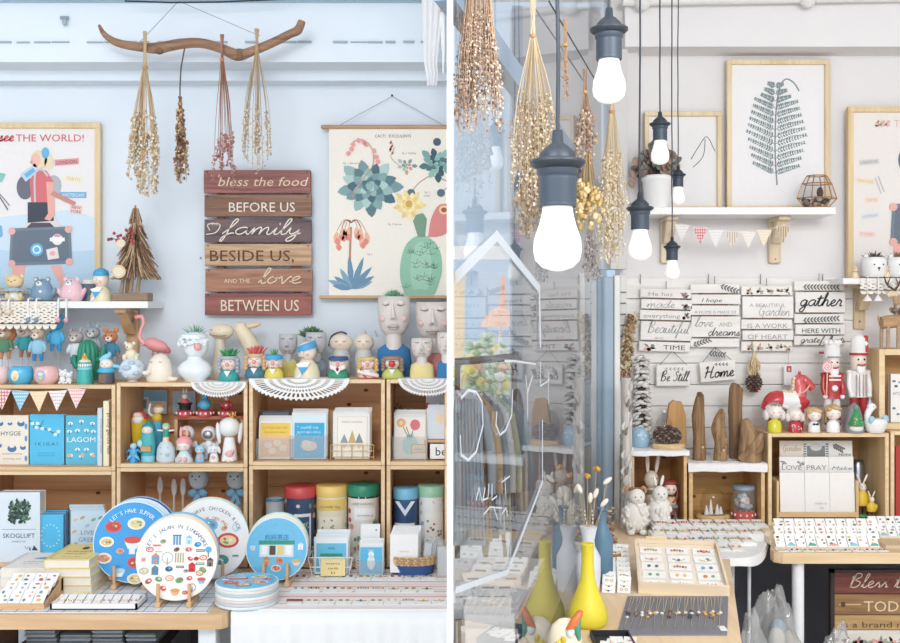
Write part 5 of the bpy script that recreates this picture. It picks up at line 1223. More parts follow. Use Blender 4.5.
def a_c3(b):
    b.box(-16, 16, -.2, 0, 1, 43, c('#f6f1e8')); b.stroke([(-15, 2), (-15, 42), (15, 42), (15, 2), (-15, 2)], .4, -.4, c('#c9b48c')); b.txt('FINE PAPERS', 0, 36, -.4, 2.6, c('#b9a887'), 'c', 0, 20)
    for x, hh_, cc in ((-8, 9, '#9aa0a4'), (0, 13, '#c9b27a'), (7, 10, '#8d9498')): b.prism([(x-4, 16), (x+4, 16), (x, 16+hh_)], -.4, 0, c(cc)); b.prism([(x-4, 15), (x+4, 15), (x, 15-hh_*.5)], -.4, 0, c('#dfd6c4'))
t = cardpack('cream card pack with gold mountains in a gold wire rack', 352, 3.34, UF[2], 35, 45, 10, '#f4efe6', a_c3, holder=False, fan=2)
b = t.p('wire_rack', label='gold wire rack'); g_ = C('#cfae74', 'metal')
for z in (3, 9, 15): b.tube([(-21, -3, z), (22, -3, z)], .45, g_, 5); b.tube([(-21, -3, z), (-21, 14, z)], .45, g_, 5); b.tube([(22, -3, z), (22, 14, z)], .45, g_, 5)
for x in (-21, -10, 0, 11, 22): b.tube([(x, -3, 0), (x, -3, 15)], .45, g_, 5)
def a_c4(b):
    b.box(-15, 15, -.2, 0, 1, 42, c('#f6efe6')); b.disc(0, 14, 8, 10, -.4, 0, c('#bcdcd6'), 16); b.box(-3.5, 3.5, -.4, 0, 20, 25, c('#bcdcd6')); b.stroke([(-2, 22), (-8, 34)], .8, -.5, c('#6b8f6a')); b.stroke([(1, 22), (4, 32)], .8, -.5, c('#6b8f6a')); b.stroke([(0, 22), (-4, 32)], .8, -.5, c('#a0785a'))
    b.disc(-9, 36, 4.6, 4.6, -.6, 0, c('#e8b88a'), 12); b.disc(-9, 36, 2, 2, -.7, 0, c('#f0d9b0'), 10); b.disc(5, 34, 5, 5.5, -.6, 0, c('#e07a80'), 12); b.box(1, 16, -.6, 0, 6, 15, c('#d9b48a')); b.box(2, 15, -.7, 0, 7, 14, c('#f1dfc2')); b.txt('good day', 8.5, 9, -.9, 2.6, c('#7a6048'), 'c', 0, 9)
cardpack('card pack with a vase of flowers in a clear holder, leftmost in the last crate', 410, 3.34, UF[3], 31, 42, 9, '#f4ece2', a_c4)
def a_c5(b): b.box(-9, 9, -.2, 0, 2, 34, c('#dfe7f0')); b.disc(3, 20, 4, 5, -.4, 0, c('#f4dfb4'), 12)
cardpack('pale card pack on a small ledge beside the partition', 437, 3.36, UF[3]+.065, 20, 28, 5, '#e9eef4', a_c5, holder=False, clip=(-.0185, 1))
b = ONE('card_sheet', 'tall grey and red card standing against the partition behind the pale pack', 'card', 437, 3.43, z=UF[3]+.065); b.clip = (-.0185, 1); b.box(-11, 14, 0, 1, 0, 42, C('#c9ced8', 'paper')); b.box(-11, -8, -.2, 0, 0, 34, C('#c76a6c', 'paper')); [b.disc(-4+5*i, 28+2*(i % 2), 1.6, 4, -.2, 0, C('#eceef2', 'paper'), 8) for i in range(4)]
t = T('letter_ledge', 'small pale wooden ledge with a lettered plaque reading be, at the partition', 'ledge', 436, 3.33, z=UF[3], clip=(-.0185, 1))
b = t.p('ledge'); b.box(-12, 14, 4, 36, 17, .0651*F/3.33, PINE); b.box(-12, -9, 4, 36, 0, 17, PINEZ)
b = t.p('plaque', label='white plaque'); b.box(-6, 14, 0, 2, 1, 16, WHT, .3); b.txt('be', 5, 4.5, -.2, 12, BLACK, 'c')
for px, py, r, lab, cc, hc in ((394, 412, 6, 'round enamel badge of a dark haired lady with a halo, above the flower cards', '#8cb8bf', '#5a3f35'), (408, 415, 7.5, 'round grey enamel badge of a face in a red collar, above the flower cards', '#c2bdbd', '#2f2c33')):
    b = ONE('badge', lab, 'badge', px, 3.545, py=py, group='enamel badges'); b.disc(0, 0, r, r*1.05, -1.5, 2, C(cc, 'gloss'), 20); b.disc(0, 1, r*.62, r*.72, -2, -1.4, C(hc, 'gloss'), 16); b.disc(0, 0, r*.5, r*.55, -2.6, -1.9, C('#f0d2bf', 'gloss'), 14); b.disc(0, -r*.65, r*.6, r*.28, -2.2, -1.4, C('#c9474a' if r > 7 else '#3f8f97', 'gloss'), 12)
    if r < 7: [b.stroke([((r+.5)*cos(a), (r+.5)*sin(a)), ((r+4)*cos(a), (r+4)*sin(a))], .8, -1, C('#7a5a3c')) for a in [pi*(.1+.13*i) for i in range(7)]]
b = ONE('pegboard', 'small beaded cream panel on the back of the last crate', 'panel', 420, 3.565, py=428); [b.ell(x*4, 0, z*4, 1.7, 1, 1.7, CREAM, 6, 4) for x in range(-1, 4) for z in range(0, 5)]; b.box(-6, 14, .5, 1.5, -3, 19, PINE)
# ---- lower crates: books, tins
def a_sko(b):
    b.disc(0, 52, 1, 1, -.2, 0, c('#3d5a4a'))
    for i in range(150): b.leafshape(R.uniform(-9, 9), 51+R.uniform(-10, 9), 4.5, 2.4, R.uniform(0, 360), -.3-.002*i, c(['#33453f', '#4f7257', '#2c3a3c', '#6a8f6e', '#3d4a55'][i % 5]), .1)
    b.stroke([(-17, 33), (17, 33)], .5, -.2, c('#8b95a0')); b.txt('SKOGLUFT', 0, 24.5, -.3, 6.4, c('#46505c'), 'c', 0, 32); b.txt('FOREST AIR', 0, 20, -.3, 2.4, c('#6f7a86'), 'c', 0, 14)
    b.prism([(10, 12), (11, 16), (12, 12)], -.3, 0, c('#3d4a4e')); b.prism([(13, 12), (15, 17), (19, 12)], -.3, 0, c('#3d4a4e')); b.stroke([(6, 16), (8, 13), (10, 16)], .5, -.3, c('#3d4a4e'))
book('large white book titled SKOGLUFT with a leafy green square', 19, 3.315, LF, 42, 70, 14, '#dfe8f1', a_sko, group='upright books in the lower crate')
def a_blu(b): [b.disc(9*cos(a), 26+11*sin(a), .9, .9, -.2, 0, c('#b9e4f5'), 6) for a in [2*pi*i/16 for i in range(16)]]; b.stroke([(-13, 3), (-13, 46), (11, 46)], .5, -.2, c('#7fd0ef'))
for i in range(3):
    book(['front sky blue book with a ring of stars, beside SKOGLUFT', 'second sky blue book, seen behind the front one', 'last sky blue book with a navy edge, behind the other two'][i], 50.5+i*2.4, 3.325+i*.02, LF, 25, 47+i*.6, 4.6, '#5cc3ee', a_blu if i == 0 else None, group='sky blue books in the lower crate', back='#3f6da8')
def a_live(b):
    b.txt('LIVE', 0, 27, -.3, 6, c('#7d98a4'), 'c', 0, 13); b.txt('GREEN', 1, 20, -.3, 6, c('#7d98a4'), 'c', 0, 20)
    for x, z, cc in ((-12, 42, '#e8c9b4'), (-5, 44, '#c9b49a'), (6, 42, '#9ab0a4'), (13, 44, '#8fa5b0'), (-13, 30, '#e2b9a4'), (-12, 18, '#a9c0b2'), (-5, 12, '#7f9aa6'), (7, 12, '#7f9aa6'), (13, 20, '#d9b8a4'), (14, 33, '#b9cdd4'), (0, 36, '#b5c7d2')): b.disc(x, z, 2.8, 1.5, -.2, 0, c(cc), 9, 30)
for i in range(3):
    book(['front pale blue book titled LIVE GREEN', 'second pale blue book behind LIVE GREEN', 'rearmost pale blue book behind LIVE GREEN'][i], 87.5-i*.8, 3.325+i*.018, LF, 35, 51+i*1.4, 4.2, '#cfe2ee', a_live if i == 0 else None, group='LIVE GREEN books')
b = ONE('red_booklet', 'thin red booklet leaning in the corner behind LIVE GREEN', 'booklet', 108.5, 3.40, z=LF); b.at(ry=7); b.box(-3, 0, 0, 20, 0, 66, C('#c9575a', 'paper'))
for px, lab in ((199, 'pale blue long bodied figure with a blue bow standing behind the round boards'), (237, 'pale blue hooded figure with a blue bow at the right of the board crate')):
    t = T('bow_figure', lab, 'figurine', px, 3.47, z=LF, group='bow figures behind the boards')
    b = t.p('body'); b.lathe(0, 0, 0, [(8, 0), (8.5, 8), (5.5, 40), (4, 60)], C('#c7d9e4', 'satin'), 16, sy=.8)
    b = t.p('head'); b.ell(0, -1, 73, 10.5, 8.4, 11.5, C('#d3e1ea', 'satin')); eyes(b, -1, 76, -9.2, 3.6, .9, C('#4a5560')); b.ell(-1, -9.8, 73, .8, .5, .7, C('#4a5560'), 6, 4)
    b = t.p('bow', label='blue bow')
    for s in (-1, 1): b.ell(s*5, -5, 59, 5, 2.4, 4, C('#7fb3d0', 'cloth'), 10, 8, (0, s*15, 0)); b.tube([(0, -6, 58), (s*4, -7, 48)], [2, 2.6], C('#7fb3d0', 'cloth'), 7)
    b.ell(0, -6.5, 59, 1.8, 1.6, 1.8, C('#5f9bc0', 'cloth'), 8, 6)
for px, lab in ((174, 'left one of the pale rounded spatulas standing behind the boards'), (183, 'right one of the pale rounded spatulas standing behind the boards'), (160, 'greyish spatula standing behind the dark blue board')):
    t = T('spatula', lab, 'utensil', px, 3.48, z=LF, group='spatulas behind the boards'); b = t.p('blade'); b.ell(0, 0, 63 if px > 165 else 65, 3, 1, 9, C('#e3ddda', 'satin'), 12, 10); b = t.p('handle'); b.tube([(0, 0, 0), (0, 0, 56)], 1.2, C('#d9d2cc', 'satin'), 7)
def tin(label, px, d, z, w, h, lid, body, art, group='tall tins', clip=None, base=None):
    t = T('tin', label, 'tin', px, d, z=z, group=group, clip=clip)
    r = w/2
    b = t.p('body'); b.lathe(0, 0, 0, [(r*.98, 0), (r, 1), (r, h-10)], C(body, 'satin'), 28)
    def wrap(x, zz, rx, rz, m, n=12, rot=0, lift=.2):
        # a printed spot that follows the round side
        pts = []
        cr, sr = cos(rad(rot)), sin(rad(rot))
        for i in range(n):
            a = 2*pi*i/n; u = x+rx*cos(a)*cr-rz*sin(a)*sr; q = zz+rx*cos(a)*sr+rz*sin(a)*cr
            th = u/r; pts.append(((r+lift)*sin(th), -(r+lift)*cos(th), q))
        b.add(pts, [tuple(range(n))[::1]], m)
    def rect(x0, x1, z0, z1, m, lift=.25):
        n = 8; top = []; bot = []
        for i in range(n+1):
            th = (x0+(x1-x0)*i/n)/r; top.append(((r+lift)*sin(th), -(r+lift)*cos(th), z1)); bot.append(((r+lift)*sin(th), -(r+lift)*cos(th), z0))
        b.sheet([bot, top], m)
    art(wrap, rect, b, r, h)
    b = t.p('lid', label='coloured lid'); b.lathe(0, 0, h-11, [(r+.5, 0), (r+.7, .8), (r+.7, 10), (r*.96, 11), (.1, 11)], C(lid, 'satin'), 28)
    return t
def t_red(wr, rc, b, r, h):
    for i in range(26): wr(R.uniform(-22, 22), R.uniform(4, h-14), R.uniform(1.5, 3), R.uniform(1.5, 3), c(['#e2b48a', '#c9606a', '#7f9a7a', '#e9d3b4'][i % 4]), 8)
    rc(-4, 13, 3, h-26, c('#eef0f2'), .5); rc(-2, 11, 10, h-29, c('#3d5a80'), .7)
    for i in range(20): wr(R.uniform(-1, 10), R.uniform(12, h-31), 1, 1, c(['#8fb3a0', '#d9c27a'][i % 2]), 6, 0, .9)
def t_yel(wr, rc, b, r, h):
    rc(-20, 20, h-24, h-13, c('#efcf7a')); rc(-12, 12, 6, h-30, c('#f6f0de'), .6)
    for i in range(30): wr(R.uniform(-9, 9), R.uniform(8, h-33), 1.4, .9, c(['#c9a24e', '#8f9a6a', '#b9803f'][i % 3]), 7, R.uniform(0, 180), .8)
    for i in range(10): wr(R.choice((-1, 1))*R.uniform(14, 20), R.uniform(5, h-28), 1.5, 2.6, c('#c5b9a0'), 7)
    b.txt('FLOWER TEA', 0, h-21, -r-.6, 3, c('#9a7a3c'), 'c', 0, 20)
def t_grn(wr, rc, b, r, h):
    rc(-24, 24, h-13, h-10, c('#3a3b44')); b.txt('HERB GARDEN', 0, h-19, -r-.5, 3.4, c('#7f8a84'), 'c', 0, 22); rc(-8, 14, h-34, h-22, c('#fbfbf8'), .5); b.txt('strawberry', 3, h-30, -r-1, 3, c('#7a8a94'), 'c', .2, 16)
    for i in range(22): wr(R.uniform(-20, 18), R.uniform(4, h-30), R.uniform(1.4, 3), R.uniform(1.6, 3.2), c(['#cf5a60', '#7aa58a', '#d98f94', '#5f8f74', '#f0e4dc'][i % 5]), 8)
    for x in (-15, -16): wr(x, h-26, 2.2, 2.6, c('#b94a50'), 8)
def t_blu(wr, rc, b, r, h):
    rc(-12, 10, 4, h-34, c('#eef0f2'), .6)
    for x in (-6, 5): wr(x, h-46, 5, 5, c('#3f6d9f'), 14, 0, .9)
    b.add([(-10, -r-.6, h-12), (10, -r-.6, h-12), (0, -r-.6, h-27)], [(0, 1, 2)][::1], c('#dfe6ee')); b.add([(-6, -r-.8, h-12), (6, -r-.8, h-12), (0, -r-.8, h-21)], [(0, 1, 2)], c('#3a5c8a'))
def t_gr2(wr, rc, b, r, h):
    for i in range(40): wr(R.uniform(-22, 22), R.uniform(4, h-15), .8, 2.2, c(['#8fa9b8', '#7fa08a', '#c9d3d8'][i % 3]), 7, R.uniform(-40, 40))
    rc(-6, 14, 2, h-26, c('#f7f5f0'), .5)
    for i in range(14): wr(R.uniform(-4, 11), R.uniform(4, h-29), 1.2, 1.2, c(['#c9605f', '#7f9a8a', '#4d6a8a'][i % 3]), 7, 0, .8)
tin('navy floral tin with a red lid in the lower crate', 300.5, 3.40, LF, 30.5, 71, '#d24f52', '#3d5478', t_red)
tin('cream tin with a yellow lid between the red and green lidded tins', 332, 3.40, LF, 30.5, 72, '#f3cf78', '#f1e6cc', t_yel)
tin('white strawberry tin with a green lid and black rim', 363.5, 3.40, LF, 31, 73, '#2f8a6c', '#ece8e2', t_grn)
tin('navy tin with a sky blue lid, left in the rightmost lower crate', 405.6, 3.39, LF, 24, 70, '#7fc2e4', '#34527e', t_blu)
tin('white patterned tin with a pale green lid against the partition', 431.2, 3.41, LF, 25.4, 71, '#a3d2b4', '#eef0ee', t_gr2)
t = T('enamel_mug', 'small enamel mug with a blue rim behind the light blue round boards', 'mug', 275, 3.47, z=LF)
b = t.p('body'); b.lathe(0, 0, 0, [(8, 0), (9.2, 2), (9.2, 53), (8.2, 53), (8, 4)], C('#cfd8de', 'gloss'), 20); b.lathe(0, 0, 51, [(9.6, 0), (9.8, 1.5), (9, 2.2)], C('#5f9cc4', 'gloss'), 20, cap=False)
# ---- round souvenir boards
def board(b, r, rim, face, art=None, th=1.6):
    b.disc(0, r, r, r, 0, th, C(rim, 'satin'), 48); b.disc(0, r, r-.9, r-.9, -.3, 0, C(face, 'gloss'), 48)
    if art: art(b, r)
def arc_text(b, s, cz, r, size, m, a0, a1, y=-.7):
    n = len(s)
    for i, ch in enumerate(s):
        a = a0+(a1-a0)*(i+.5)/n
        if ch != ' ': b.txt(ch, (r)*sin(rad(a)), cz+r*cos(rad(a)), y, size, m, 'c', 0, None, -a)
def icons(b, r, spots, y=-.5):
    for x, z, kind, c1, c2, s in spots:
        m1, m2 = c(c1), c(c2)
        if kind == 'plate': b.disc(x, r+z, 5*s, 3.4*s, y-.1, y, m1, 14); b.disc(x, r+z, 3.8*s, 2.3*s, y-.3, y-.1, m2, 12); [b.disc(x+R.uniform(-2.5, 2.5)*s, r+z+R.uniform(-1.2, 1.2)*s, .8*s, .6*s, y-.4, y-.3, c(R.choice(['#f4e2a0', '#c9604f', '#7fa56a', '#f3f0ea'])), 6) for _ in range(5)]
        elif kind == 'bowl': b.prism([(x-4*s, r+z), (x+4*s, r+z), (x+2*s, r+z-4*s), (x-2*s, r+z-4*s)], y-.2, y, m1); b.disc(x, r+z, 4*s, 1.6*s, y-.3, y, m2, 12)
        elif kind == 'house': b.box(x-2.6*s, x+2.6*s, y-.2, y, r+z-3*s, r+z+2*s, m1); b.prism([(x-3.2*s, r+z+2*s), (x+3.2*s, r+z+2*s), (x, r+z+4.4*s)], y-.2, y, m2); b.box(x-1*s, x+1*s, y-.35, y, r+z-3*s, r+z, m2)
        elif kind == 'tower': [b.box(x+(i-1)*2.6*s-.9*s, x+(i-1)*2.6*s+.9*s, y-.2, y, r+z-4*s, r+z+4*s, m1) for i in range(3)]; b.box(x-4*s, x+4*s, y-.3, y, r+z+4*s, r+z+5*s, m2)
        elif kind == 'ring': b.stroke([(x+3.6*s*cos(a), r+z+3.6*s*sin(a)) for a in [2*pi*i/16 for i in range(17)]], .7*s, y-.2, m1); b.stroke([(x, r+z), (x, r+z-5*s)], .8*s, y-.2, m2)
        elif kind == 'word': b.box(x-4.4*s, x+4.4*s, y-.2, y, r+z-1.2*s, r+z+1.2*s, m1); b.box(x-3.6*s, x+3.6*s, y-.35, y, r+z-.35*s, r+z+.35*s, m2)
        elif kind == 'tree': b.disc(x, r+z+1.5*s, 2.6*s, 2.4*s, y-.2, y, m1, 10); b.box(x-.5*s, x+.5*s, y-.2, y, r+z-4*s, r+z, m2)
        elif kind == 'blob': b.disc(x, r+z, 2.6*s, 1.8*s, y-.2, y, m1, 10, R.uniform(-30, 30)); b.disc(x+.6*s, r+z+.4*s, 1.1*s, .8*s, y-.35, y, m2, 8)
        elif kind == 'bar': [b.box(x+(i-1.5)*1.8*s-.5*s, x+(i-1.5)*1.8*s+.5*s, y-.2, y, r+z-3.4*s, r+z+3.4*s, m1) for i in range(4)]
def a_jalan(b, r):
    arc_text(b, "LET'S JALAN IN SINGAPORE", r, r*.73, 5.4, c('#33658f'), -72, 68)
    S = [(-14, 17, 'blob', '#8fb08a', '#c9605f', 1.2), (-20, 13, 'word', '#e5b9b0', '#c9605f', 1), (0, 18, 'tower', '#5f9cc4', '#3f7da8', 1.1), (12, 18, 'house', '#bcdcec', '#8cc0de', 1.2), (21, 14, 'blob', '#3f8fc0', '#7fc0e4', 1.4), (-27, 9, 'plate', '#d9595a', '#f1cfc9', .8), (-18, 7, 'word', '#f0dcd0', '#d99a8c', .9), (0, 9, 'blob', '#8a5f4c', '#5f4034', 1.2), (12, 9, 'plate', '#efb9a8', '#c9605f', .8), (24, 8, 'word', '#5f6a74', '#e8e4dc', 1), (32, 7, 'tree', '#5fb0dc', '#7f8f9a', 1.3),
         (-33, -1, 'bar', '#c9605f', '#fff', .6), (-21, -1, 'house', '#5fa8d0', '#d98a6a', 1.5), (-9, 1, 'ring', '#b9c3c8', '#a9b3b8', 1.5), (3, 1, 'bar', '#b9a98c', '#fff', 1.4), (14, 0, 'blob', '#cf3f44', '#f0d0c0', 1.1), (20, 0, 'blob', '#cf3f44', '#7f3030', 1.1), (27, 1, 'plate', '#d9595a', '#f4d8c0', .8), (24, -5, 'word', '#3f8f7a', '#e8e4dc', 1), (34, -4, 'house', '#8a7f78', '#4a4a50', 1.2),
         (-32, -12, 'plate', '#b9b49a', '#d9d3bc', 1), (-21, -12, 'house', '#6f7f88', '#3f8fc0', 1.3), (-7, -10, 'blob', '#3f5f8a', '#5fa8d0', 1.5), (4, -8, 'word', '#4f5a60', '#e8e4dc', .9), (16, -9, 'house', '#cf3f44', '#b83038', 1.3), (27, -11, 'blob', '#5fa86a', '#d98a6a', 1.5), (24, -14, 'plate', '#c9605f', '#f0d0c0', .8), (10, -12, 'blob', '#9aa5ac', '#5f6a70', 1),
         (-27, -22, 'blob', '#b9524f', '#f4d8c0', 1.4), (-17, -20, 'blob', '#5f9f6a', '#d9d3bc', 1.4), (-6, -19, 'plate', '#d99a8c', '#f4d8c0', .9), (4, -21, 'blob', '#5fa86a', '#c9605f', 1.6), (14, -19, 'blob', '#cf5f60', '#f0d0c0', 1.2), (26, -20, 'bowl', '#7fc0e4', '#c9605f', 1.1), (-12, -29, 'blob', '#d95f5a', '#f4d8c0', 1.3), (0, -31, 'bowl', '#efb08a', '#d9a060', 1.2), (10, -33, 'plate', '#d9595a', '#c9605f', .6), (17, -28, 'ring', '#8a9aa8', '#5f6a74', 1)]
    icons(b, r, S)
def a_supper(b, r):
    arc_text(b, "LET'S HAVE SUPPER", r, r*.72, 6, c('#dff0fa'), -48, 42)
    icons(b, r, [(-20, 15, 'plate', '#d95f5f', '#c9504a', 1.7), (3, 18, 'plate', '#f4ecdc', '#e9d9a4', 1.8), (-26, 0, 'plate', '#f4ecdc', '#e0c98a', 1.5), (0, 2, 'bowl', '#eef3f7', '#d9605a', 2.2), (22, 12, 'plate', '#e9eef2', '#d9c9a4', 1.3), (-28, -16, 'plate', '#f4ecdc', '#e2907a', 1.6), (-12, -9, 'plate', '#f0b9a0', '#d98a6a', .8), (4, -20, 'plate', '#d95f5f', '#cf4f4a', 1.7), (-12, -28, 'bowl', '#eef3f7', '#bcdcec', 1.5), (4, -36, 'plate', '#f4ecdc', '#e0c98a', 1.6), (20, -6, 'plate', '#f4ecdc', '#c9604f', 1.2), (-20, -35, 'blob', '#d98a6a', '#c9605f', 1)])
    b.box(-3, 3, -.8, -.5, r-12, r-6, c('#eef3f7'))
def a_rice(b, r):
    arc_text(b, "LET'S HAVE CHICKEN RICE", r, r*.74, 5, c('#4f6480'), -75, 72); arc_text(b, 'LAI JIAK GEH PNG', r, r*.5, 4.6, c('#e07a6a'), -55, 50)
    icons(b, r, [(-2, 14, 'plate', '#7fc0e0', '#5fa8d4', 1.9), (18, -1, 'plate', '#d9504f', '#f0d9a8', 2.2), (0, -2, 'blob', '#c9806a', '#d99a80', 1.4), (14, 11, 'blob', '#d9b48a', '#c98a6a', 1.3), (12, -20, 'plate', '#4f9f6a', '#3f8fb0', 1.5), (26, 12, 'ring', '#9ac8e0', '#cfe2ec', 1), (-2, -16, 'blob', '#d9a06a', '#c97a5a', 1.2), (26, -16, 'word', '#8a9aa8', '#5f6a74', .7)])
def a_cha(b, r):
    arc_text(b, 'MAMA SHOP BREAKFAST', r, r*.74, 3.4, c('#8cc4e0'), -62, 58)
    b.txt('妈妈茶店', 0, r+9, -.6, 6, c('#2f5f88'), 'c', 0, 24)
    b.box(-17, 17, -.6, -.4, r-8, r+7, c('#cfe4ee')); b.box(-18, 18, -.8, -.4, r+4, r+8, c('#3f9a80')); [b.box(-15+i*8, -9+i*8, -.9, -.6, r-6, r+3, c(q)) for i, q in enumerate(['#f2f2ee', '#5f5048', '#e8cf8a', '#f4f4f2'])]
    icons(b, r, [(-24, 2, 'bowl', '#e6eef2', '#bcdcec', .8), (-24, 0, 'blob', '#f0f4f6', '#cfe0ea', 1), (24, 2, 'house', '#eef2f4', '#cfe0ea', 1), (-10, -13, 'house', '#d99a7a', '#c9805f', 1.3), (3, -12, 'blob', '#d98a5f', '#c9605f', 1.6), (20, -12, 'bowl', '#f0d3b4', '#d9b48a', 1.1), (0, -19, 'plate', '#efd9c4', '#c9605f', 1), (12, -20, 'blob', '#d9605a', '#f4d8c0', 1)])
def boardset(labels, px, d, r, spec, tilt, dx=0, dy=3.2):
    """labels and (rim, face, art) from the front one back; leaning on a pegged stand"""
    k = d/F; base = Vector(((px-CX)*k, d, ZS-.003+.0029))
    if px > 240: base.z = ZS+.0004
    st = T('board_stand', labels[0], 'stand', px, d, loc=base, group='board stands')
    b = st.p('foot')
    for s in (-1, 1): b.box(s*r*.38-2.6, s*r*.38+2.6, -8, 4+dy*len(spec)+8, 0, 5, PINE, .5)
    b.box(-r*.38, r*.38, 4+dy*len(spec), 8+dy*len(spec), 1, 5, PINE)
    for s in (-1, 1):
        b = st.p('peg'); b.tube([(s*r*.38, -5, 4), (s*r*.38, -5, 23)], 1.7, PINEZ, 10)
        b = st.p('back_peg'); b.tube([(s*r*.38, 7+dy*len(spec), 4), (s*r*.38, 20+dy*len(spec), 52)], 1.5, PINEZ, 10)
    for i, (rim, face, art) in enumerate(spec):
        t = T('round_board', labels[1+i], 'souvenir board', px+dx*i, d, loc=base+Vector((dx*i*k, (i*dy-1)*k, (5.2+i*1.0+(i % 2)*.4)*k)), group='round souvenir boards')
        b = t.p('board'); b.at(rx=-tilt); board(b, r, rim, face)
        b = t.p('printed_face', label='printed face'); b.at(rx=-tilt)
        b.disc(0, r, r-1.6, r-1.6, -.45, -.3, C(face, 'gloss'), 44)
        if art: art(b, r)
boardset(['pale wooden stand under the Singapore boards', "front round board printed LET'S JALAN IN SINGAPORE", 'second round board, cream with a tan rim, behind the Singapore one', 'third round board, cream, behind the Singapore one', 'rearmost round board with a light blue face behind the Singapore one'], 175, 2.875, 41, [('#f3ece4', '#f4eee8', a_jalan), ('#e9d6bc', '#f2e6d6', None), ('#eedcc4', '#f3e9dc', None), ('#5fb0dc', '#8fcbe8', None)], 9)
boardset(['pale wooden stand under the blue supper boards', "bright blue round board printed LET'S HAVE SUPPER", 'pale blue round board just behind the supper board', 'white round board behind the supper board', 'navy round board at the back of the supper boards'], 131, 3.06, 40, [('#e9f0f5', '#3fa0e0', a_supper), ('#cfe3ee', '#bfe0ee', None), ('#e3edf2', '#e9f1f4', None), ('#8fb4d8', '#2f5598', None)], 9, dx=1.4)
boardset(['pale wooden stand under the chicken rice boards', "white round board printed LET'S HAVE CHICKEN RICE", 'pale green rimmed round board behind the chicken rice board', 'cream round board with a pink rim at the back of the chicken rice boards'], 209, 3.10, 39, [('#eef0f0', '#f3f2f0', a_rice), ('#bfe0cc', '#e9f0ec', None), ('#f2cfc4', '#f3e4dc', None)], 9, dx=-.8)
boardset(['pale wooden stand under the light blue breakfast boards', 'light blue round board with Chinese characters and a breakfast stall', 'cream round board behind the breakfast stall board', 'white round board behind the breakfast stall board', 'mint rimmed round board at the back of the breakfast boards'], 276, 3.085, 31, [('#e4eff5', '#6cbce2', a_cha), ('#f1e6d6', '#f3ece0', None), ('#eaf0f0', '#f0f2f2', None), ('#b9dcc8', '#d9ece2', None)], 9)
for i in range(7):
    top = i == 6
    t = T('round_board', 'light blue round board with food drawings on top of the lying stack' if top else 'round board lying in the stack beside the breakfast boards, below the top one', 'souvenir board', 247+R.uniform(-.5, .5), 2.915, z=ZS+.0003+i*.0088, group=None if top else 'round boards in the lying stack')
    b = t.p('board'); b.lathe(0, 0, 0, [(31, 0), (31.4, .6), (31.4, 2), (31, 2.8)], C(['#dfeaf0', '#c9d3da', '#e9d3cc', '#eef0f0', '#b9cfdc', '#e9e4dc', '#e4eef4'][i], 'satin'), 44)
    if top:
        b = t.p('printed_face'); b.lathe(0, 0, 2.8, [(30, 0), (30, .15)], C('#6cc0e4', 'gloss'), 44)
        b.M = Matrix.Translation((0, 0, 3.0)) @ Matrix.Rotation(rad(-90), 4, 'X') @ Matrix.Translation((0, 0, -31))
        icons(b, 31, [(-12, 8, 'word', '#d9605a', '#f2e4d4', 2.6), (10, 12, 'plate', '#f2ecdc', '#d9b98a', 1.6), (-14, -8, 'plate', '#d98a7a', '#c9605f', 1.6), (6, -2, 'word', '#efc9b4', '#d9806a', 1.8), (16, -8, 'plate', '#e9d9c4', '#d9706a', 1.4), (0, -16, 'plate', '#cf6a60', '#efd4b4', 1.6), (20, 6, 'blob', '#c94f50', '#f0d0c0', 1.4), (-22, 2, 'blob', '#eef3f6', '#c9e0ec', 1.4)], y=-.2)
# ---- stacks of lying books
def flatbook(label, px, d, z, w, dp, th, cov, art=None, group=None, rz=0):
    t = T('book', label, 'book', px, d, z=z, group=group, rz=rz)
    b = t.p('cover'); b.box(-w/2, w/2, 0, dp, th-.7, th, C(cov, 'paper')); b.box(-w/2, w/2, 0, dp, 0, .7, C(cov, 'paper')); b.box(-w/2, -w/2+.7, 0, dp, 0, th, C(cov, 'paper'))
    b = t.p('pages'); b.box(-w/2+.7, w/2-1, .8, dp-.8, .7, th-.7, C('#f0e8dc', 'paper'))
    if art:
        b = t.p('printed_title'); b.M = Matrix.Translation((0, 0, th)) @ Matrix.Rotation(rad(-90), 4, 'X'); art(b)
    return t
def a_yel(b):
    b.stroke([(-19, 4), (19, 4), (19, 62), (-19, 62), (-19, 4)], .5, -.1, c('#a8904a')); b.disc(2, 48, 3.5, 6, -.2, 0, c('#5f4a34'), 10); b.txt('the little book of', 0, 32, -.15, 7, c('#8a7040'), 'c', 0, 26); b.txt('small comforts', 0, 22, -.15, 7, c('#8a7040'), 'c', 0, 22); b.txt('for slow days', 0, 10, -.15, 5, c('#a8904a'), 'c', 0, 18)
for i in range(4):
    flatbook(['yellow book at the bottom of the yellow stack', 'yellow book second from the bottom of the yellow stack', 'yellow book just below the top of the yellow stack', 'yellow book with a printed title on top of the yellow stack'][i], 69-i*.8+R.uniform(-.6, .6), 2.985+R.uniform(-.004, .004), ZS-.003+.0029+i*.0262, 46, 66, 8.6, '#f0dc96', a_yel if i == 3 else None, 'stack of yellow books')
def a_wht(b): b.stroke([(-21, 4), (21, 4), (21, 62), (-21, 62), (-21, 4)], .5, -.1, c('#c9c2b4')); b.leafshape(-6, 38, 18, 8, 10, -.2, c('#7fa5b9')); b.txt('a quiet year', 0, 24, -.15, 6, c('#8aa0ac'), 'c', 0, 22); b.txt('by the sea', 0, 15, -.15, 5, c('#8aa0ac'), 'c', 0, 16)
for i in range(3):
    flatbook(['white book at the bottom of the white stack', 'white book in the middle of the white stack', 'white book with a blue fish drawing on top of the white stack'][i], 23+i*.6, 2.985+R.uniform(-.003, .003), ZS-.0001+i*.0265, 48, 64, 8.8, '#f1eee8', a_wht if i == 2 else None, 'stack of white books')
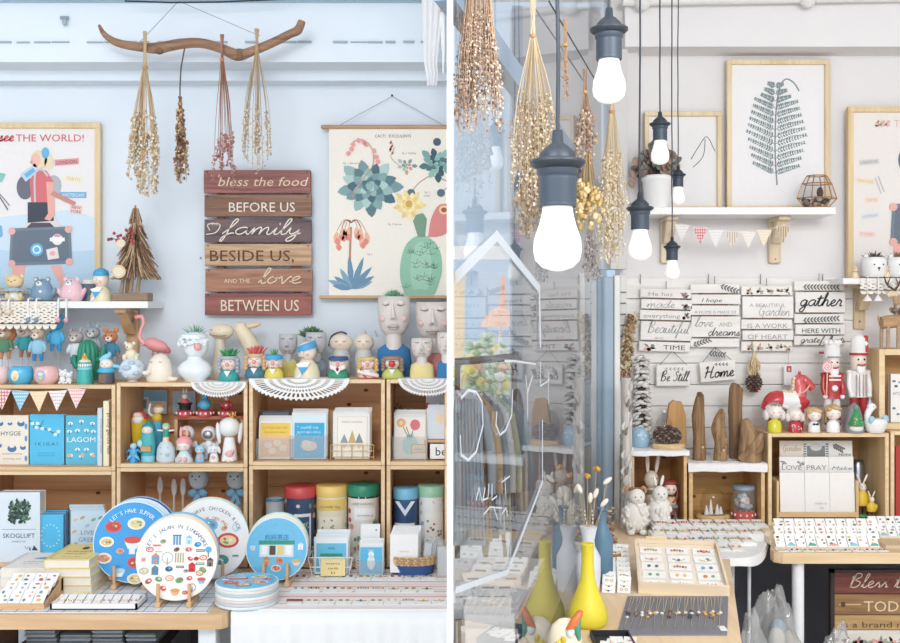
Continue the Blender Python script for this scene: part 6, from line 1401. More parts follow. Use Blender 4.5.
b = ONE('paper_slip', 'small yellow paper slip tucked at the foot of the yellow book stack', 'paper', 78, 2.945, z=ZS-.0001); b.box(-8, 8, 0, 10, 0, 4, C('#f3e6b8', 'paper')); b.box(-7, 7, -.2, 0, 1, 2, C('#d9c07a', 'paper'))
t = T('sticker_tray', 'tilted wooden tray of printed sticker sheets at the front left of the table', 'tray', 20, 2.84, z=ZS-.0001)
b = t.p('tray'); b.box(-26, 24, 0, 50, 0, 5, PINE, .4); b.box(-26, 24, 44, 50, 5, 19, PINE, .4); b.sheet([[(24, 0, 5), (24, 50, 5)], [(24, 0, 6), (24, 50, 20)]], PINE, False)
st_c = ['#e9b44f', '#5f7f9a', '#c9605f', '#8aa57a', '#c9a07f']
for r in range(3):
    for j in range(4):
        b = t.p('sticker_sheet'); b.at(x=-20.5+j*12.2, y=3+r*14, z=5.2+r*4.6, rx=-56); b.box(-5.8, 5.8, 0, .4, 0, 18, WHT)
        for q in range(3): b.disc(R.uniform(-3, 3), 4+q*5, R.uniform(1, 2.6), R.uniform(1, 2), -.2, 0, C(R.choice(st_c), 'paper'), 9)
def jewel(b, kind, y=0, z=0.6, s=1.0):
    col = R.choice(['#c9a04a', '#b9474a', '#4a7fa8', '#e0c07a', '#5f6a74', '#7fa58a', '#d98f8a', '#efe6d8'])
    m = C(col, 'gloss'); g = C('#c9a860', 'metal')
    if kind == 0:
        for x in (-3*s, 3*s): b.ell(x, y, z+.7*s, 1.5*s, 1.3*s, 1.0*s, m, 8, 6); b.tube([(x, y, z+.4), (x, y+2.4*s, z+.4)], .3*s, g, 4)
    elif kind == 1:
        for x in (-3*s, 3*s): b.tube([(x+1.8*s*cos(a), y+1.8*s*sin(a), z+.4*s) for a in [2*pi*i/8 for i in range(9)]], .35*s, g, 4)
    elif kind == 2:
        b.tube([(-5*s, y, z+.3), (0, y-2.5*s, z+.4), (5*s, y, z+.3)], .35*s, g, 4, 3); b.ell(0, y-2.4*s, z+.8*s, 1.4*s, 1.2*s, 1*s, m, 8, 6)
    else:
        for i in range(5): b.ell((i-2)*2.2*s, y+.6*sin(i)*s, z+.7*s, 1*s, 1*s, .8*s, m if i % 2 else g, 7, 5)
rows_l = [(578, 'in the back row on the striped runner'), (590, 'in the middle row on the striped runner'), (602, 'in the front row on the striped runner')]
for r, (py, lab) in enumerate(rows_l):
    d = .8496/(py-HZ)*F
    for j in range(10):
        px = 300+j*16+R.uniform(-1, 1)-(r*2)
        if px > 441: continue
        t = T('jewellery_card', 'white jewellery card '+lab, 'jewellery card', px, d, z=ZS-.0001, group='jewellery cards '+lab, rz=R.uniform(-3, 3))
        b = t.p('card'); b.box(-7.2, 7.2, -9, 9, 0, .5, C('#f6f6f6', 'paper'))
        b = t.p('jewellery'); jewel(b, R.randrange(4), 4, .5, 1.15)
        if r == 2 and j == 0: b.box(-9, 7, 1, 3.4, .5, 2.4, C('#8a4f44'))
t = T('white_tray', 'shallow white tray of small jewellery cards at the front of the wooden table', 'tray', 95, 2.835, z=ZS-.0001)
b = t.p('tray'); b.box(-45, 42, 0, 34, 0, 1.2, WHT)
for q in ((-45, 42, 0, 2, 0, 6), (-45, 42, 32, 34, 0, 6), (-45, -43, 0, 34, 0, 6), (40, 42, 0, 34, 0, 6)): b.box(*q, WHT)
for j in range(9):
    t = T('jewellery_card', 'small white jewellery card inside the shallow white tray', 'jewellery card', 95-37.5+j*9.2, 2.86, z=ZS+.0034, group='jewellery cards in the white tray')
    b = t.p('card'); b.at(rx=16); b.box(-4, 4, 0, 21, 0, .5, C('#f4f1ee', 'paper'))
    b = t.p('jewellery'); b.at(rx=16); jewel(b, R.randrange(3), 9, .5, .8)
for j in range(9):
    t = T('jewellery_card', 'small kraft and white jewellery card in the row behind the shallow white tray', 'jewellery card', 66+j*9, 2.925+.003*(j % 2), z=ZS-.0001, group='jewellery cards behind the white tray')
    b = t.p('card'); b.box(-4.2, 4.2, 0, 9, 0, .5, C(['#f4f1ee', '#e9dcc4'][j % 2], 'paper')); b = t.p('jewellery'); jewel(b, R.randrange(4), 4, .5, .7)
# ---- boxes and baskets on the striped runner
t = T('wire_basket', 'white wire basket of clear card packs with a yellow price note', 'basket', 331, 3.20, z=ZS-.0001)
b = t.p('wire'); wm = C('#f0f2f4', 'satin')
def bx(z, s, y0, y1): return [(-22*s, y0, z), (22*s, y0, z), (22*s, y1, z), (-22*s, y1, z), (-22*s, y0, z)]
for z, s, y0, y1 in ((.6, .82, -4, 16), (10, .92, -6, 18), (20, 1.0, -8, 20)): b.tube(bx(z, s, y0, y1), .6, wm, 6)
for x in (-1, -.5, 0, .5, 1): b.tube([(x*18, -4, .6), (x*22, -8, 20)], .5, wm, 5); b.tube([(x*18, 16, .6), (x*22, 20, 20)], .5, wm, 5)
for i in range(5): b.tube([(24, 4, 8+i*3), (28, 2, 6+i*3)], .4, wm, 5)
b = t.p('price_note', label='yellow price note'); b.at(x=3, y=-8.6, z=2, rx=-8); b.box(-12, 12, 0, .4, 0, 17, C('#f2dca0', 'paper')); b.txt('memo', 0, 11, -.2, 3, c('#6a5a40'), 'c', 0, 14); b.txt('cards', 0, 6.5, -.2, 3, c('#6a5a40'), 'c', 0, 10); b.txt('$ 6', 0, 2, -.2, 3.4, c('#6a5a40'), 'c')
def a_w1(b): b.box(-15, 15, -.3, 0, 2, 30, c('#6fc2e4')); b.txt('MINI', 0, 24, -.5, 3.4, c('#2f6f98'), 'c'); b.box(-11, 11, -.5, 0, 6, 20, c('#d9ecf2')); b.box(-11, 11, -.7, 0, 17, 20, c('#3f9a80'))
for i in range(3):
    t = cardpack(['blue fronted card pack at the front of the wire basket', 'card pack in the middle of the wire basket', 'card pack at the back of the wire basket'][i], 331+i*1.2, 3.20+i*.016, ZS+.004, 33, 35+i*2, 2, '#eaf1f5', a_w1, holder=False, name='card_pack', group='card packs in the wire basket', step=1.1)
def a_b1(b): b.box(-11, 11, -.3, 0, 1, 27, c('#62bde4')); b.disc(0, 12, 4, 7, -.5, 0, c('#eef5f8'), 14); b.disc(0, 20, 3, 3, -.5, 0, c('#eef5f8'), 12); b.txt('hello', 0, 23, -.5, 3, c('#e8f4f9'), 'c')
cardpack('small blue card pack in a clear box between the two baskets', 371, 3.205, ZS-.0001, 23, 28, 9, '#dfeef5', a_b1, group=None)
cardpack('white sleeved pendant card standing behind the small blue card pack', 370, 3.255, ZS-.0001, 19, 45, 2, '#f3f4f6', lambda b: (b.disc(1, 28, 4, 4, -.6, 0, c('#d9dde2'), 14), b.disc(1, 28, 2.6, 2.6, -.8, 0, c('#f3f4f6'), 12), b.disc(6, 40, .8, .8, -.6, 0, c('#5f6a74'), 8)), holder=False, group=None)
t = T('wicker_basket', 'oval basket, navy below and natural wicker above, filled with white cards', 'basket', 412, 3.195, z=ZS-.0001)
b = t.p('navy_base', label='navy lower half'); 
for i in range(5): b.lathe(0, 11, i*2, [(20+i*.5, 0), (20.8+i*.5, 1), (20.2+i*.5, 2)], C('#3a5a92', 'cloth'), 30, sy=.55, cap=(i == 0))
b = t.p('wicker_rim', label='natural wicker rim'); wk = C('#d9b890', 'bark'); wk2 = C('#c49f74', 'bark')
for r_ in range(4):
    for i in range(40):
        a = 2*pi*(i+.5*(r_ % 2))/40; b.ell(22.6*cos(a), 11+12.4*sin(a), 11+r_*2.2, 2, 1.6, 1.3, wk if (i+r_) % 2 else wk2, 7, 5)
def plain(b): b.box(-13, 13, -.2, 0, 2, 26, c('#f5f4f2')); b.disc(3, 7, 4, 4, -.4, 0, c('#e3d3bd'), 12); b.txt('thank you', 0, 20, -.4, 2.4, c('#a9a49a'), 'c')
for i in range(5):
    cardpack(['front white card in the wicker basket', 'second white card in the wicker basket', 'third white card in the wicker basket', 'fourth white card in the wicker basket', 'rearmost white card in the wicker basket'][i], 404+i*.8, 3.2+i*.011, ZS+.008, 28, 38+i*1.2, 1, '#f3f2f0', plain, holder=False, name='greeting_card', group='white cards in the wicker basket', step=1)
for i in range(3):
    t = T('plastic_sleeve', ['front clear sleeve standing at the right in the wicker basket', 'middle clear sleeve standing at the right in the wicker basket', 'rear clear sleeve standing at the right in the wicker basket'][i], 'sleeve', 425+i*2, 3.21+i*.013, z=ZS+.008, group='clear sleeves in the wicker basket'); b = t.p('sheet'); b.at(ry=6+i*6, rx=-4); b.box(-4, 5, 0, .6, 0, 34, CLEAR('clear_plastic', .5, milky=.12)); b = t.p('insert'); b.at(ry=6+i*6, rx=-4); b.box(-3, 4, .8, 1.2, 0, 29, C('#e6ebf1', 'paper'))
t = T('clear_box', 'clear plastic box standing against the partition beside the wicker basket', 'box', 442, 3.19, z=ZS-.0001, clip=(-.0042, 1))
b = t.p('box'); m = CLEAR('clear_plastic', .5, milky=.12); b.box(-6, 8, 0, .6, 0, 36, m); b.box(-6, -5.4, 0, 20, 0, 36, m); b = t.p('cards'); b.box(-4.5, 8, 3, 12, 0, 28, C('#e9eaec', 'paper'))
# ================================================================ RIGHT BAY
SLATE, SLATE2 = C('#2b333d', 'rubber'), C('#394451', 'rubber')
ZT = .70
# ---- pendant bulbs
def pendant(label, px, yfl, fw, d):
    """px: centre, yfl: row of the collar, fw: collar width in pixels, d: distance"""
    t = T('pendant_lamp', label, 'lamp', px, d, py=yfl, group='bare bulb pendant lamps')
    u = fw
    top = (2.945-t.o.location.z)/t.k
    b = t.p('cord'); n = 12; b.tube([(R.uniform(-.02, .02)*u*(0 < i < n), 0, .5*u+(top-.5*u)*i/n) for i in range(n+1)], u*.036, SLATE, 8, 3)
    b = t.p('ceiling_cup'); b.lathe(0, 0, top-u*.3, [(u*.1, 0), (u*.45, u*.2), (u*.45, u*.3)], SLATE, 18)
    b = t.p('cord_grip'); b.lathe(0, 0, .02*u, [(u*.34, 0), (u*.32, u*.1), (u*.2, u*.22), (u*.11, u*.28), (u*.09, u*.5), (u*.05, u*.52)], SLATE, 22)
    b = t.p('collar'); b.lathe(0, 0, -.14*u, [(u*.36, -u*.03), (u*.42, 0), (u*.5, u*.07), (u*.5, u*.12), (u*.44, u*.15), (u*.3, u*.17)], SLATE, 28)
    b = t.p('socket'); pr = [(u*.33, -u*.84)]
    for i in range(9): z = -.8*u+i*u*.055; pr += [(u*.345, z), (u*.325, z+u*.03)]
    pr += [(u*.35, -u*.28), (u*.37, -u*.26), (u*.37, -u*.14)]
    b.lathe(0, 0, 0, pr, SLATE2, 26)
    b = t.p('bulb', label='lit white bulb'); b.lathe(0, 0, -.84*u, [(u*.27, 0), (u*.28, -u*.12), (u*.33, -u*.32), (u*.42, -u*.58), (u*.435, -u*.78), (u*.4, -u*.95), (u*.28, -u*1.08), (u*.1, -u*1.14), (.01, -u*1.15)][::-1], GLOW('#fff6ec', .24), 26)
pendant('largest bulb pendant, hanging lowest in front of the dried flowers', 557.5, 160, 56, 1.25)
pendant('second largest bulb pendant, hanging high near the corner column', 609, 28, 38, 1.6)
pendant('bulb pendant hanging in front of the potted plant shelf, left of the pennants', 640, 207, 27, 2.45)
pendant('bulb pendant hanging in front of the potted plant', 660, 123, 21, 2.9)
pendant('small bulb pendant just above the left end of the white shelf', 678, 174, 15.5, 3.6)
pendant('small lowest bulb pendant beside the pennants', 672, 246, 17, 3.4)
# ---- dried flowers by the glass
HB = 'hanging_flower_bunch'
bunch(HB, 'thick brown dried flower bunch at the top beside the partition', 479, 1.47, -40, -30, 137, 24, ['#b89a80', '#a08064', '#c9ad90'], ['#b79a86', '#9c7f6c', '#c9b4a2', '#7d6656', '#d6c6b6'], 90, 1.9, .3, 9, 10, seed=21, hw_top=8, depth=.35, clip=(.0045, -1), group='dried bunches by the glass')
bunch(HB, 'straw coloured dried bunch hanging open just left of the largest lamp cord', 533, 1.75, -12, 36, 205, 24, ['#d2bf9e', '#bfa888', '#dccdb2'], ['#d4c2a6', '#c2aa8a', '#e0d3bd', '#ad967a'], 46, 1.9, .5, 2.5, 11, seed=22, hw_top=4, depth=.4, group='dried bunches by the glass')
bunch(HB, 'single bare corn stalk hanging right of the largest lamp cord', 565, 2.0, 20, 45, 104, 2.5, ['#b89878', '#a98666'], ['#b89878', '#8f7056'], 6, 1.6, .2, 2, 4, seed=23, group='dried bunches by the glass')
bunch(HB, 'dense tan dried bunch hanging behind the largest bulb', 540, 2.25, 92, 112, 240, 20, ['#c0a688', '#a98f74'], ['#c4ad92', '#a68a6e', '#d8c8b2', '#8a7260'], 52, 2.3, .25, 3, 10, seed=24, depth=.4, group='dried bunches by the glass')
bunch(HB, 'dried bunch with large golden flower heads right of the largest bulb', 588, 2.5, 100, 150, 231, 12, ['#b6986a', '#a08456'], ['#dcc28c', '#cdb074', '#e8d6aa', '#bb9a62'], 20, 3.8, .68, 2, 5, seed=25, depth=.6, group='dried bunches by the glass')
bunch(HB, 'long pale wheat bunch hanging left of the white shelf lamps', 612, 3.0, 92, 112, 267, 14, ['#d6c6a8', '#c6b292'], ['#dccdb0', '#cfbb98', '#e8dcc4'], 44, 1.9, .35, 2.4, 10, seed=26, depth=.5, group='dried bunches by the glass')
bunch(HB, 'thin grey dried sprigs hanging lowest beside the blue door leaf', 591, 2.7, 205, 215, 284, 8, ['#a59c98'], ['#b0a6a2', '#8d8482', '#c6bebb'], 16, 1.5, .3, 1.5, 7, seed=27, group='dried bunches by the glass')
bunch(HB, 'brown leafy dried stems between the large lamp and the second lamp', 585, 2.1, 70, 92, 168, 9, ['#a08874', '#8a7260'], ['#a38a76', '#8f7462', '#bba694'], 16, 2.4, .3, 1.6, 7, seed=28, group='dried bunches by the glass')
b = ONE('hanging_wire', 'dark wire stretched along the top of the shop window', 'wire', 537, 2.2, py=2)
o0 = b.loc; k_ = b.k; q0 = gpt(540, 2, .02); q1 = gpt(589, 80, .02)
b.tube([tuple((q0-o0)/k_), tuple((q1-o0)/k_)], 1.0, SLATE, 6)
# ---- pictures, shelf, plant
def frame(t, x0, x1, z0, z1, fw, m, pm, pr):
    b = t.p('frame')
    for q in ((x0, x1, -4, 2, z1-fw, z1), (x0, x1, -4, 2, z0, z0+fw), (x0, x0+fw, -4, 2, z0+fw, z1-fw), (x1-fw, x1, -4, 2, z0+fw, z1-fw)): b.box(*q, m, .5)
    b = t.p('print'); b.box(x0+fw-.5, x1-fw+.5, 0, 1.5, z0+fw-.5, z1-fw+.5, pm); pr(b)
OAK = W('#e8d4b2', '#d8c098', 'z', 10)
ZSR = 1.55+.103*4.05                       # white shelf top
t = T('fern_picture', 'tall framed print of a dark fern frond standing on the white shelf', 'picture', 778, 4.22, z=ZSR)
h0 = (1.55+.25*4.22-ZSR)/t.k
def pr(b):
    m1, m2 = C('#7d8b90', 'paper'), C('#a3b2b0', 'paper')
    b.stroke([(-1, 26), (-3, 60), (-2, 100), (2, 124), (8, 132), (16, 128), (21, 120)], 1.3, -.3, m1, 6)
    for i in range(13):
        z = 38+i*7.2; x = -3+(.02*(i-6)); L = (33-abs(i-4)*1.9) if i < 10 else 16-(i-10)*4
        for s in (-1, 1):
            a = 18+i*1.4; pp = [(x, z), (x+s*L*.5, z+L*.22+1), (x+s*L*(1 if s > 0 else .88), z+L*(.25 if s > 0 else .42))]
            b.stroke(pp, .5, -.3, m1, 4)
            for j in range(11):
                u = (j+1)/12; q = (x+s*L*u*(1 if s > 0 else .9), z+(L*.3*u if s > 0 else L*.42*u)); l2 = 4.2*(1-u*.7)+.9
                dr_ = 15 if s > 0 else 155
                for v in (-1, 1): b.leafshape(q[0], q[1], l2*(1 if v*s > 0 else .75), 1.7, dr_+v*52, -.35-.002*j, m1 if (j+i) % 3 else m2, .05)
frame(t, -52, 51, 0, h0, 5, OAK, C('#eeedee', 'paper'), pr)
t = T('small_picture', 'smaller framed print behind the potted plant, left end of the white shelf', 'picture', 683, 4.225, z=ZSR)
h1 = (1.55+.198*4.225-ZSR)/t.k
frame(t, -39, 38, 0, h1, 4.5, OAK, C('#ecebeb', 'paper'), lambda b: (b.stroke([(8, 52), (14, 62), (22, 74), (26, 72), (30, 64), (36-4, 60)], .7, -.3, C('#5a5a60', 'paper'), 4), b.stroke([(22, 72), (20, 55), (10, 44)], .7, -.3, C('#5a5a60', 'paper'), 4)))
t = T('wall_shelf', 'long white wall shelf with wooden brackets carrying the fern picture', 'shelf', 742, 4.05, z=ZSR)
b = t.p('board'); b.box(-95, 94, 0, 49, -7.5, -.05, C('#f2f1f2', 'satin'), .5)
for x in (47, -66):
    b = t.p('bracket', label='pale wooden bracket'); brk(b, x, 6, 42, W('#e6d6bc', '#d6c2a2', 'z'))
    b.disc(x, -50, 1, 1, 41.6, 42, C('#8f8478', 'metal'), 8)
t = T('potted_plant', 'bushy dark leaved plant in a white pot at the left end of the white shelf', 'plant', 657, 4.10, z=ZSR)
b = t.p('pot'); b.lathe(0, 0, 0, [(11, 0), (12, 2), (14.5, 27), (15.5, 28), (15.5, 32), (13.6, 32), (13, 27), (.1, 26)], C('#f1f1f2', 'gloss'), 24)
b = t.p('foliage')
cols = [C(x, 'leaf') for x in ('#7c8078', '#8f897e', '#69706c', '#a38577', '#7d6a60')]
for i in range(110):
    a = R.uniform(0, 2*pi); e = R.uniform(.1, 1.45); L = R.uniform(16, 29)
    x, y, z = L*cos(a)*sin(e)*1.0, L*.8*sin(a)*sin(e), 30+L*cos(e)*1.3
    b.tube([(0, 0, 29), (x*.5, y*.5, 29+(z-29)*.65), (x*.8, y*.8, z)], [.6, .5, .3], cols[4], 4)
    b.ell(x*.85, y*.85, z-2, R.uniform(3.5, 6), 1, R.uniform(2.4, 4), cols[i % 5], 8, 5, (R.uniform(-40, 40), R.uniform(-60, 60), R.uniform(-60, 60)))
for x, z in ((-22, 46), (-24, 33), (-26, 24), (20, 40)): b.ell(x, -2, z, 3.2, 1, 5, cols[3], 8, 5, (0, x, 20))
t = T('terrarium', 'brass edged geometric glass terrarium holding stones on the white shelf', 'terrarium', 817, 4.085, z=ZSR)
hexa = lambda r, z, o=0: [(r*cos(pi/3*i+o), r*.75*sin(pi/3*i+o), z) for i in range(6)]
rings = [hexa(12, .5), hexa(20, 9.5), hexa(15, 24), hexa(10, 32)]
br_ = C('#b98a58', 'metal')
b = t.p('brass_edges')
for r_ in rings:
    for i in range(6): b.tube([r_[i], r_[(i+1) % 6]], .55, br_, 5)
for a_, c_ in zip(rings, rings[1:]):
    for i in range(6): b.tube([a_[i], c_[i]], .55, br_, 5)
b = t.p('glass'); gm = CLEAR('clear_glass', .5)
for a_, c_ in zip(rings, rings[1:]):
    for i in range(6): b.add([a_[i], a_[(i+1) % 6], c_[(i+1) % 6], c_[i]], [(0, 1, 2, 3)], gm)
b.add(rings[0], [(0, 1, 2, 3, 4, 5)], gm)
b = t.p('stones')
for i in range(26): a = R.uniform(0, 2*pi); r_ = R.uniform(0, 13); b.ell(r_*cos(a), r_*.7*sin(a), 3+R.uniform(0, 6), 3, 2.6, 2.4, C(['#8f7f74', '#6f625a', '#b3a69a', '#5a5048'][i % 4], 'stone'), 8, 6)
b.ell(3, 0, 15, 3.4, 3.4, 6, C('#5a4c44', 'bark'), 8, 6)
bunting('hanging_bunting', 'seven pale pennants strung under the white shelf', [(674, 222), (690, 226), (725, 231), (765, 230), (792, 222)], 4.03, [682, 700, 716, 732, 748, 764, 783], 15.5, 17, [('#eceae8', '#d9d2cc', 'dot'), ('#f0d3d3', '#cf7f84', 'check'), ('#eeedec', '#dcd8d6', 'dot'), ('#e9dfd6', '#bfae9e', 'stripe'), ('#f2ebe6', '#e0d2c6', 'dot'), ('#f1e4d0', '#e6d3b4', 'dot'), ('#d9c9b4', '#a8937a', 'stripe')])
t, b = poster('travel_poster', 'framed poster of the same traveller on the right wall, above the bear pots', 893, 4.20, -46, 60, -6, 175, True)
t.o.location = P(893, 282, 4.20)
b.txt('THE WORLD', 28, 155, -.5, 10, c('#dcb9a8'), 'c', 0, 54); script_(b, 'see', -11, 156, -.5, 5, 1.4, c('#dcb9a8'), 15)
traveller(b, 31, 44, -.4, 1.0)
for x, z, w__, rt, bg_, s, fg in ((-24, 120, 20, 5, '#d8d6d4', 'LONDON', '#8f8a86'), (-28, 101, 20, -8, '#f0e4cc', 'HONG KONG', '#cdb588'), (-22, 82, 14, 2, '#f4ded2', 'TOKYO', '#d9a890'), (-23, 66, 18, 8, '#dfe3e6', 'AMSTERDAM', '#a9b0b6'), (-26, 48, 17, -2, '#f2ddd6', 'SYDNEY', '#d99f8c')): tag_(b, x, z, w__, 5.4, rt, -.3, c(bg_), s, c(fg))
b.stroke([(-15, 106), (-9, 90)], 1, -.5, c('#b9b9bc')); b.stroke([(-18, 104), (-12, 88)], .7, -.5, c('#b9b9bc'))
# ---- right wall shelf with bear pots
ZS2 = 1.55+.032*4.05
t = T('wall_shelf', 'white wall shelf with lace and a slanted bracket at the right picture edge', 'shelf', 905, 4.05, z=ZS2)
b = t.p('board'); b.box(-62, 60, 0, 49, -6, -.05, C('#f1eff0', 'satin'), .5)
b = t.p('bracket', label='pale wooden bracket'); br2 = W('#ddc8a8', '#c9b08a', 'z')
brk(b, -28, 6, 42, br2, 52); b.disc(-28, -44, 1.2, 1.2, 41.6, 42, C('#8f8478', 'metal'), 8)
b = ONE('lace_trim', 'white crocheted lace hanging over the right wall shelf edge', 'lace', 905, 4.047, z=ZS2)
lace_strip(b, -45, 55, .6, -.6, 17, C('#efeae4', 'cloth')); b.box(-45, 55, -.6, 30, .02, .5, C('#efeae4', 'cloth'))
for px, lab in ((867.5, 'left white bell ornament hanging on a thread from the right wall shelf'), (878, 'right white bell ornament hanging on a thread from the right wall shelf')):
    t = T('hanging_ornament', lab, 'ornament', px, 4.035, py=300, group='bell ornaments on threads')
    b = t.p('thread'); b.tube([(0, 0, 4), (0, -.5, 24)], .5, WHT, 5); b = t.p('bell'); b.lathe(0, 0, -1, [(4.4, 0), (4.2, 1), (2.6, 3.5), (.4, 6)], WHT, 14)
for px, lab, cl in ((874, 'white bear faced pot with a spiky succulent on the right wall shelf', '#5f5a58'), (899, 'white pot with a brown succulent cut by the right picture edge', '#8a7058')):
    t = T('bear_pot', lab, 'planter', px, 4.07, z=ZS2+.0028, group='pots on the right wall shelf')
    b = t.p('pot'); b.lathe(0, 0, 0, [(9, 0), (11.5, 3), (12, 16), (11, 20), (9.6, 20), (9, 16), (.1, 15)], C('#f0f0f1', 'gloss'), 22)
    b = t.p('face'); eyes(b, 0, 12.5, -11.6, 4.4, .8, BLACK); b.ell(0, -12, 9, 1.4, .7, 1, BLACK, 8, 6); b.tube([(0, -12.2, 8.4), (0, -12, 6.4)], .35, BLACK, 4)
    for s in (-1, 1): b.ell(s*9, -3, 21, 2.6, 1.6, 2.6, C('#f0f0f1', 'gloss'), 8, 6)
    b = t.p('succulent'); tuft(b, 0, 0, 17, 22, 14, 1.35, 1.2, C(cl, 'leaf'), C('#8f8478', 'leaf'))
for px, lab in ((855, 'small tan figurine left of the bear faced pot'), (886.5, 'small tan figurine between the two pots on the right wall shelf')):
    t = T('tan_figurine', lab, 'figurine', px, 4.06, z=ZS2+(.0028 if px > 860 else 0), group='small tan figurines'); b = t.p('body'); b.lathe(0, 0, 0, [(3.6, 0), (3.6, 2), (2.2, 6)], C('#ead3ac', 'satin'), 12); b = t.p('head'); b.ell(0, 0, 9, 3, 2.8, 3, C('#e6cfaa', 'satin'), 10, 8); eyes(b, 0, 9.5, -2.8, 1.1, .4, BLACK)
# ---- plank panel and signs
PK = W('#f6f5f3', '#ebe8e5', 'x', 10, .7)
t = T('mounted_plank_board', 'white painted plank backboard on the right wall behind the lettered signs', 'panel', 740, 4.235, py=470)
n = 9; hh = 193/n
for i in range(n):
    b = t.p('plank'); b.box(-122, 122, 0, 3, i*hh, (i+1)*hh-.7, PK, .3)
for x in (-100, -32, 20, 82):
    b = t.p('hook'); b.tube([(x, -2, 186), (x, -2, 196)], .5, C('#8a8784', 'metal'), 5)
SGN = W('#f3f1ee', '#e9e5e0', 'x', 9, .7); SGR = C('#8f6f5a')
def planksign(label, px, py0, px_w, rowsz, rot, draw, d=4.20):
    """py0: top row; rowsz: heights of the planks"""
    H_ = sum(rowsz)
    t = T('lettered_sign', label, 'sign', px, d, py=py0+H_, group='white lettered plank signs')
    z = H_; tops = []
    for i, r_ in enumerate(rowsz):
        b = t.p('plank'); b.at(ry=rot); dx = (i % 2)*1.2-.6
        b.box(-px_w/2+dx, px_w/2+dx, 0, 3, z-r_+1.5, z, SGN, .4); tops.append((b, z-r_)); z -= r_
    b = t.p('batten'); b.at(ry=rot)
    b.box(-13, 13, 3, 5, 2, H_-2, SGR)
    b = t.p('string'); b.at(ry=rot); b.tube([(0, 3, H_+8), (0, 3, H_-1)], .4, C('#8a8784'), 4)
    draw(tops)
SI, SG2 = C('#5c5d63', 'paper'), C('#a9a7a8', 'paper')
def flo(b, x, z, s=1.0, cc=('#e2b0ac', '#8f8a86', '#d9c9a8')):
    for i in range(5): b.disc(x+R.uniform(-3, 3)*s, z+R.uniform(-2, 2)*s, 1.6*s, 1.3*s, -.3, 0, C(R.choice(cc), 'paper'), 8)
    for i in range(3): b.leafshape(x, z, 5*s, 1.8*s, R.uniform(0, 360), -.25, C('#8d9088', 'paper'))
def sprig(b, x0, z0, x1, z1, n=7, m=None, s=1.0):
    m = m or C('#6f7274', 'paper'); b.stroke([(x0, z0), (x1, z1)], .4, -.25, m); a = math.degrees(math.atan2(z1-z0, x1-x0))
    for i in range(n):
        u = (i+.5)/n
        for v in (-1, 1): b.leafshape(x0+(x1-x0)*u, z0+(z1-z0)*u, 4.4*s, 1.7*s, a+v*42, -.3, m)
def d1(tp):
    tp[0][0].txt('He has', -6, tp[0][1]+3.5, -.3, 5.6, SG2, 'c', 0, 24); flo(tp[0][0], 18, tp[0][1]+5)
    script_(tp[1][0], 'made', -6, tp[1][1]+3, -.3, 3.6, .6, SG2, 28); flo(tp[1][0], 20, tp[1][1]+5, 1.1)
    tp[2][0].txt('everything', -4, tp[2][1]+3.5, -.3, 6, SG2, 'c', 0, 36); flo(tp[2][0], 20, tp[2][1]+5)
    script_(tp[3][0], 'Beautiful', 2, tp[3][1]+9, -.3, 5.2, .7, SG2, 42); tp[3][0].txt('IN ITS', -6, tp[3][1]+2.5, -.3, 3.2, SG2)
    tp[4][0].txt('TIME', 9, tp[4][1]+3.4, -.3, 6.6, SI, 'c', 0, 22); flo(tp[4][0], -16, tp[4][1]+5, 1.3)
planksign("tilted white plank sign reading He has made everything Beautiful in its TIME", 665, 289, 51, [10.5, 11, 11, 20.5, 11], 1.5, d1)
def d2(tp):
    tp[0][0].txt('', 0, 0, 0, 1, SI); sprig(tp[0][0], 4, tp[0][1]+9, 22, tp[0][1]+3, 6)
    tp[1][0].txt('I hope', -4, tp[1][1]+3.4, -.3, 5.6, SI, 'c', .3, 20)
    tp[2][0].txt('A HOME IS MADE OF', 0, tp[2][1]+3, -.3, 4.2, SG2, 'c', 0, 42)
    script_(tp[3][0], 'love', -12, tp[3][1]+12, -.3, 4.6, .7, SG2, 18); tp[3][0].txt('AND', 10, tp[3][1]+12, -.3, 6, SG2, 'c'); script_(tp[3][0], 'dreams', 8, tp[3][1]+3, -.3, 3.8, .8, SI, 32)
    sprig(tp[4][0], -23, tp[4][1]+3, -6, tp[4][1]+9, 6)
planksign('white plank sign about a home made of love and dreams, with leaf sprigs', 715.5, 284, 49, [10.5, 11, 11, 22, 10], 0, d2)
def d3(tp):
    for i in (0, 4): [flo(tp[i][0], x, tp[i][1]+5, .9, ('#e8c4a4', '#d9b48a', '#b9ada4')) for x in (-18, -8, 2, 12, 20)]
    tp[1][0].txt('A BEAUTIFUL', 0, tp[1][1]+12.5, -.3, 5, SG2, 'c', 0, 36); script_(tp[1][0], 'Garden', 6, tp[1][1]+4, -.3, 4.6, .6, SG2, 32)
    tp[2][0].txt('IS A WORK', 0, tp[2][1]+2.5, -.3, 6.6, SG2, 'c', 0, 40); tp[3][0].txt('OF HEART', 0, tp[3][1]+2.5, -.3, 6.6, SG2, 'c', 0, 40)
planksign('white plank sign reading A BEAUTIFUL Garden IS A WORK OF HEART, edged with flowers', 767.5, 286, 51, [10.5, 23, 11, 11, 11], 0, d3)
def d4(tp):
    sprig(tp[0][0], -18, tp[0][1]+5, 18, tp[0][1]+5, 11); sprig(tp[2][0], -18, tp[2][1]+4, 18, tp[2][1]+6, 11)
    script_(tp[1][0], 'gather', 0, tp[1][1]+8, -.4, 6.2, 1.25, C('#35363c', 'paper'), 42)
    tp[3][0].txt('HERE WITH', 1, tp[3][1]+3, -.3, 6.6, C('#4a4b50', 'paper'), 'c', 0, 38); script_(tp[4][0], 'grateful', -5, tp[4][1]+4, -.3, 3, .6, SI, 30); script_(tp[4][0], 'hearts', 17, tp[4][1]+4, -.3, 3, .6, SI, 14)
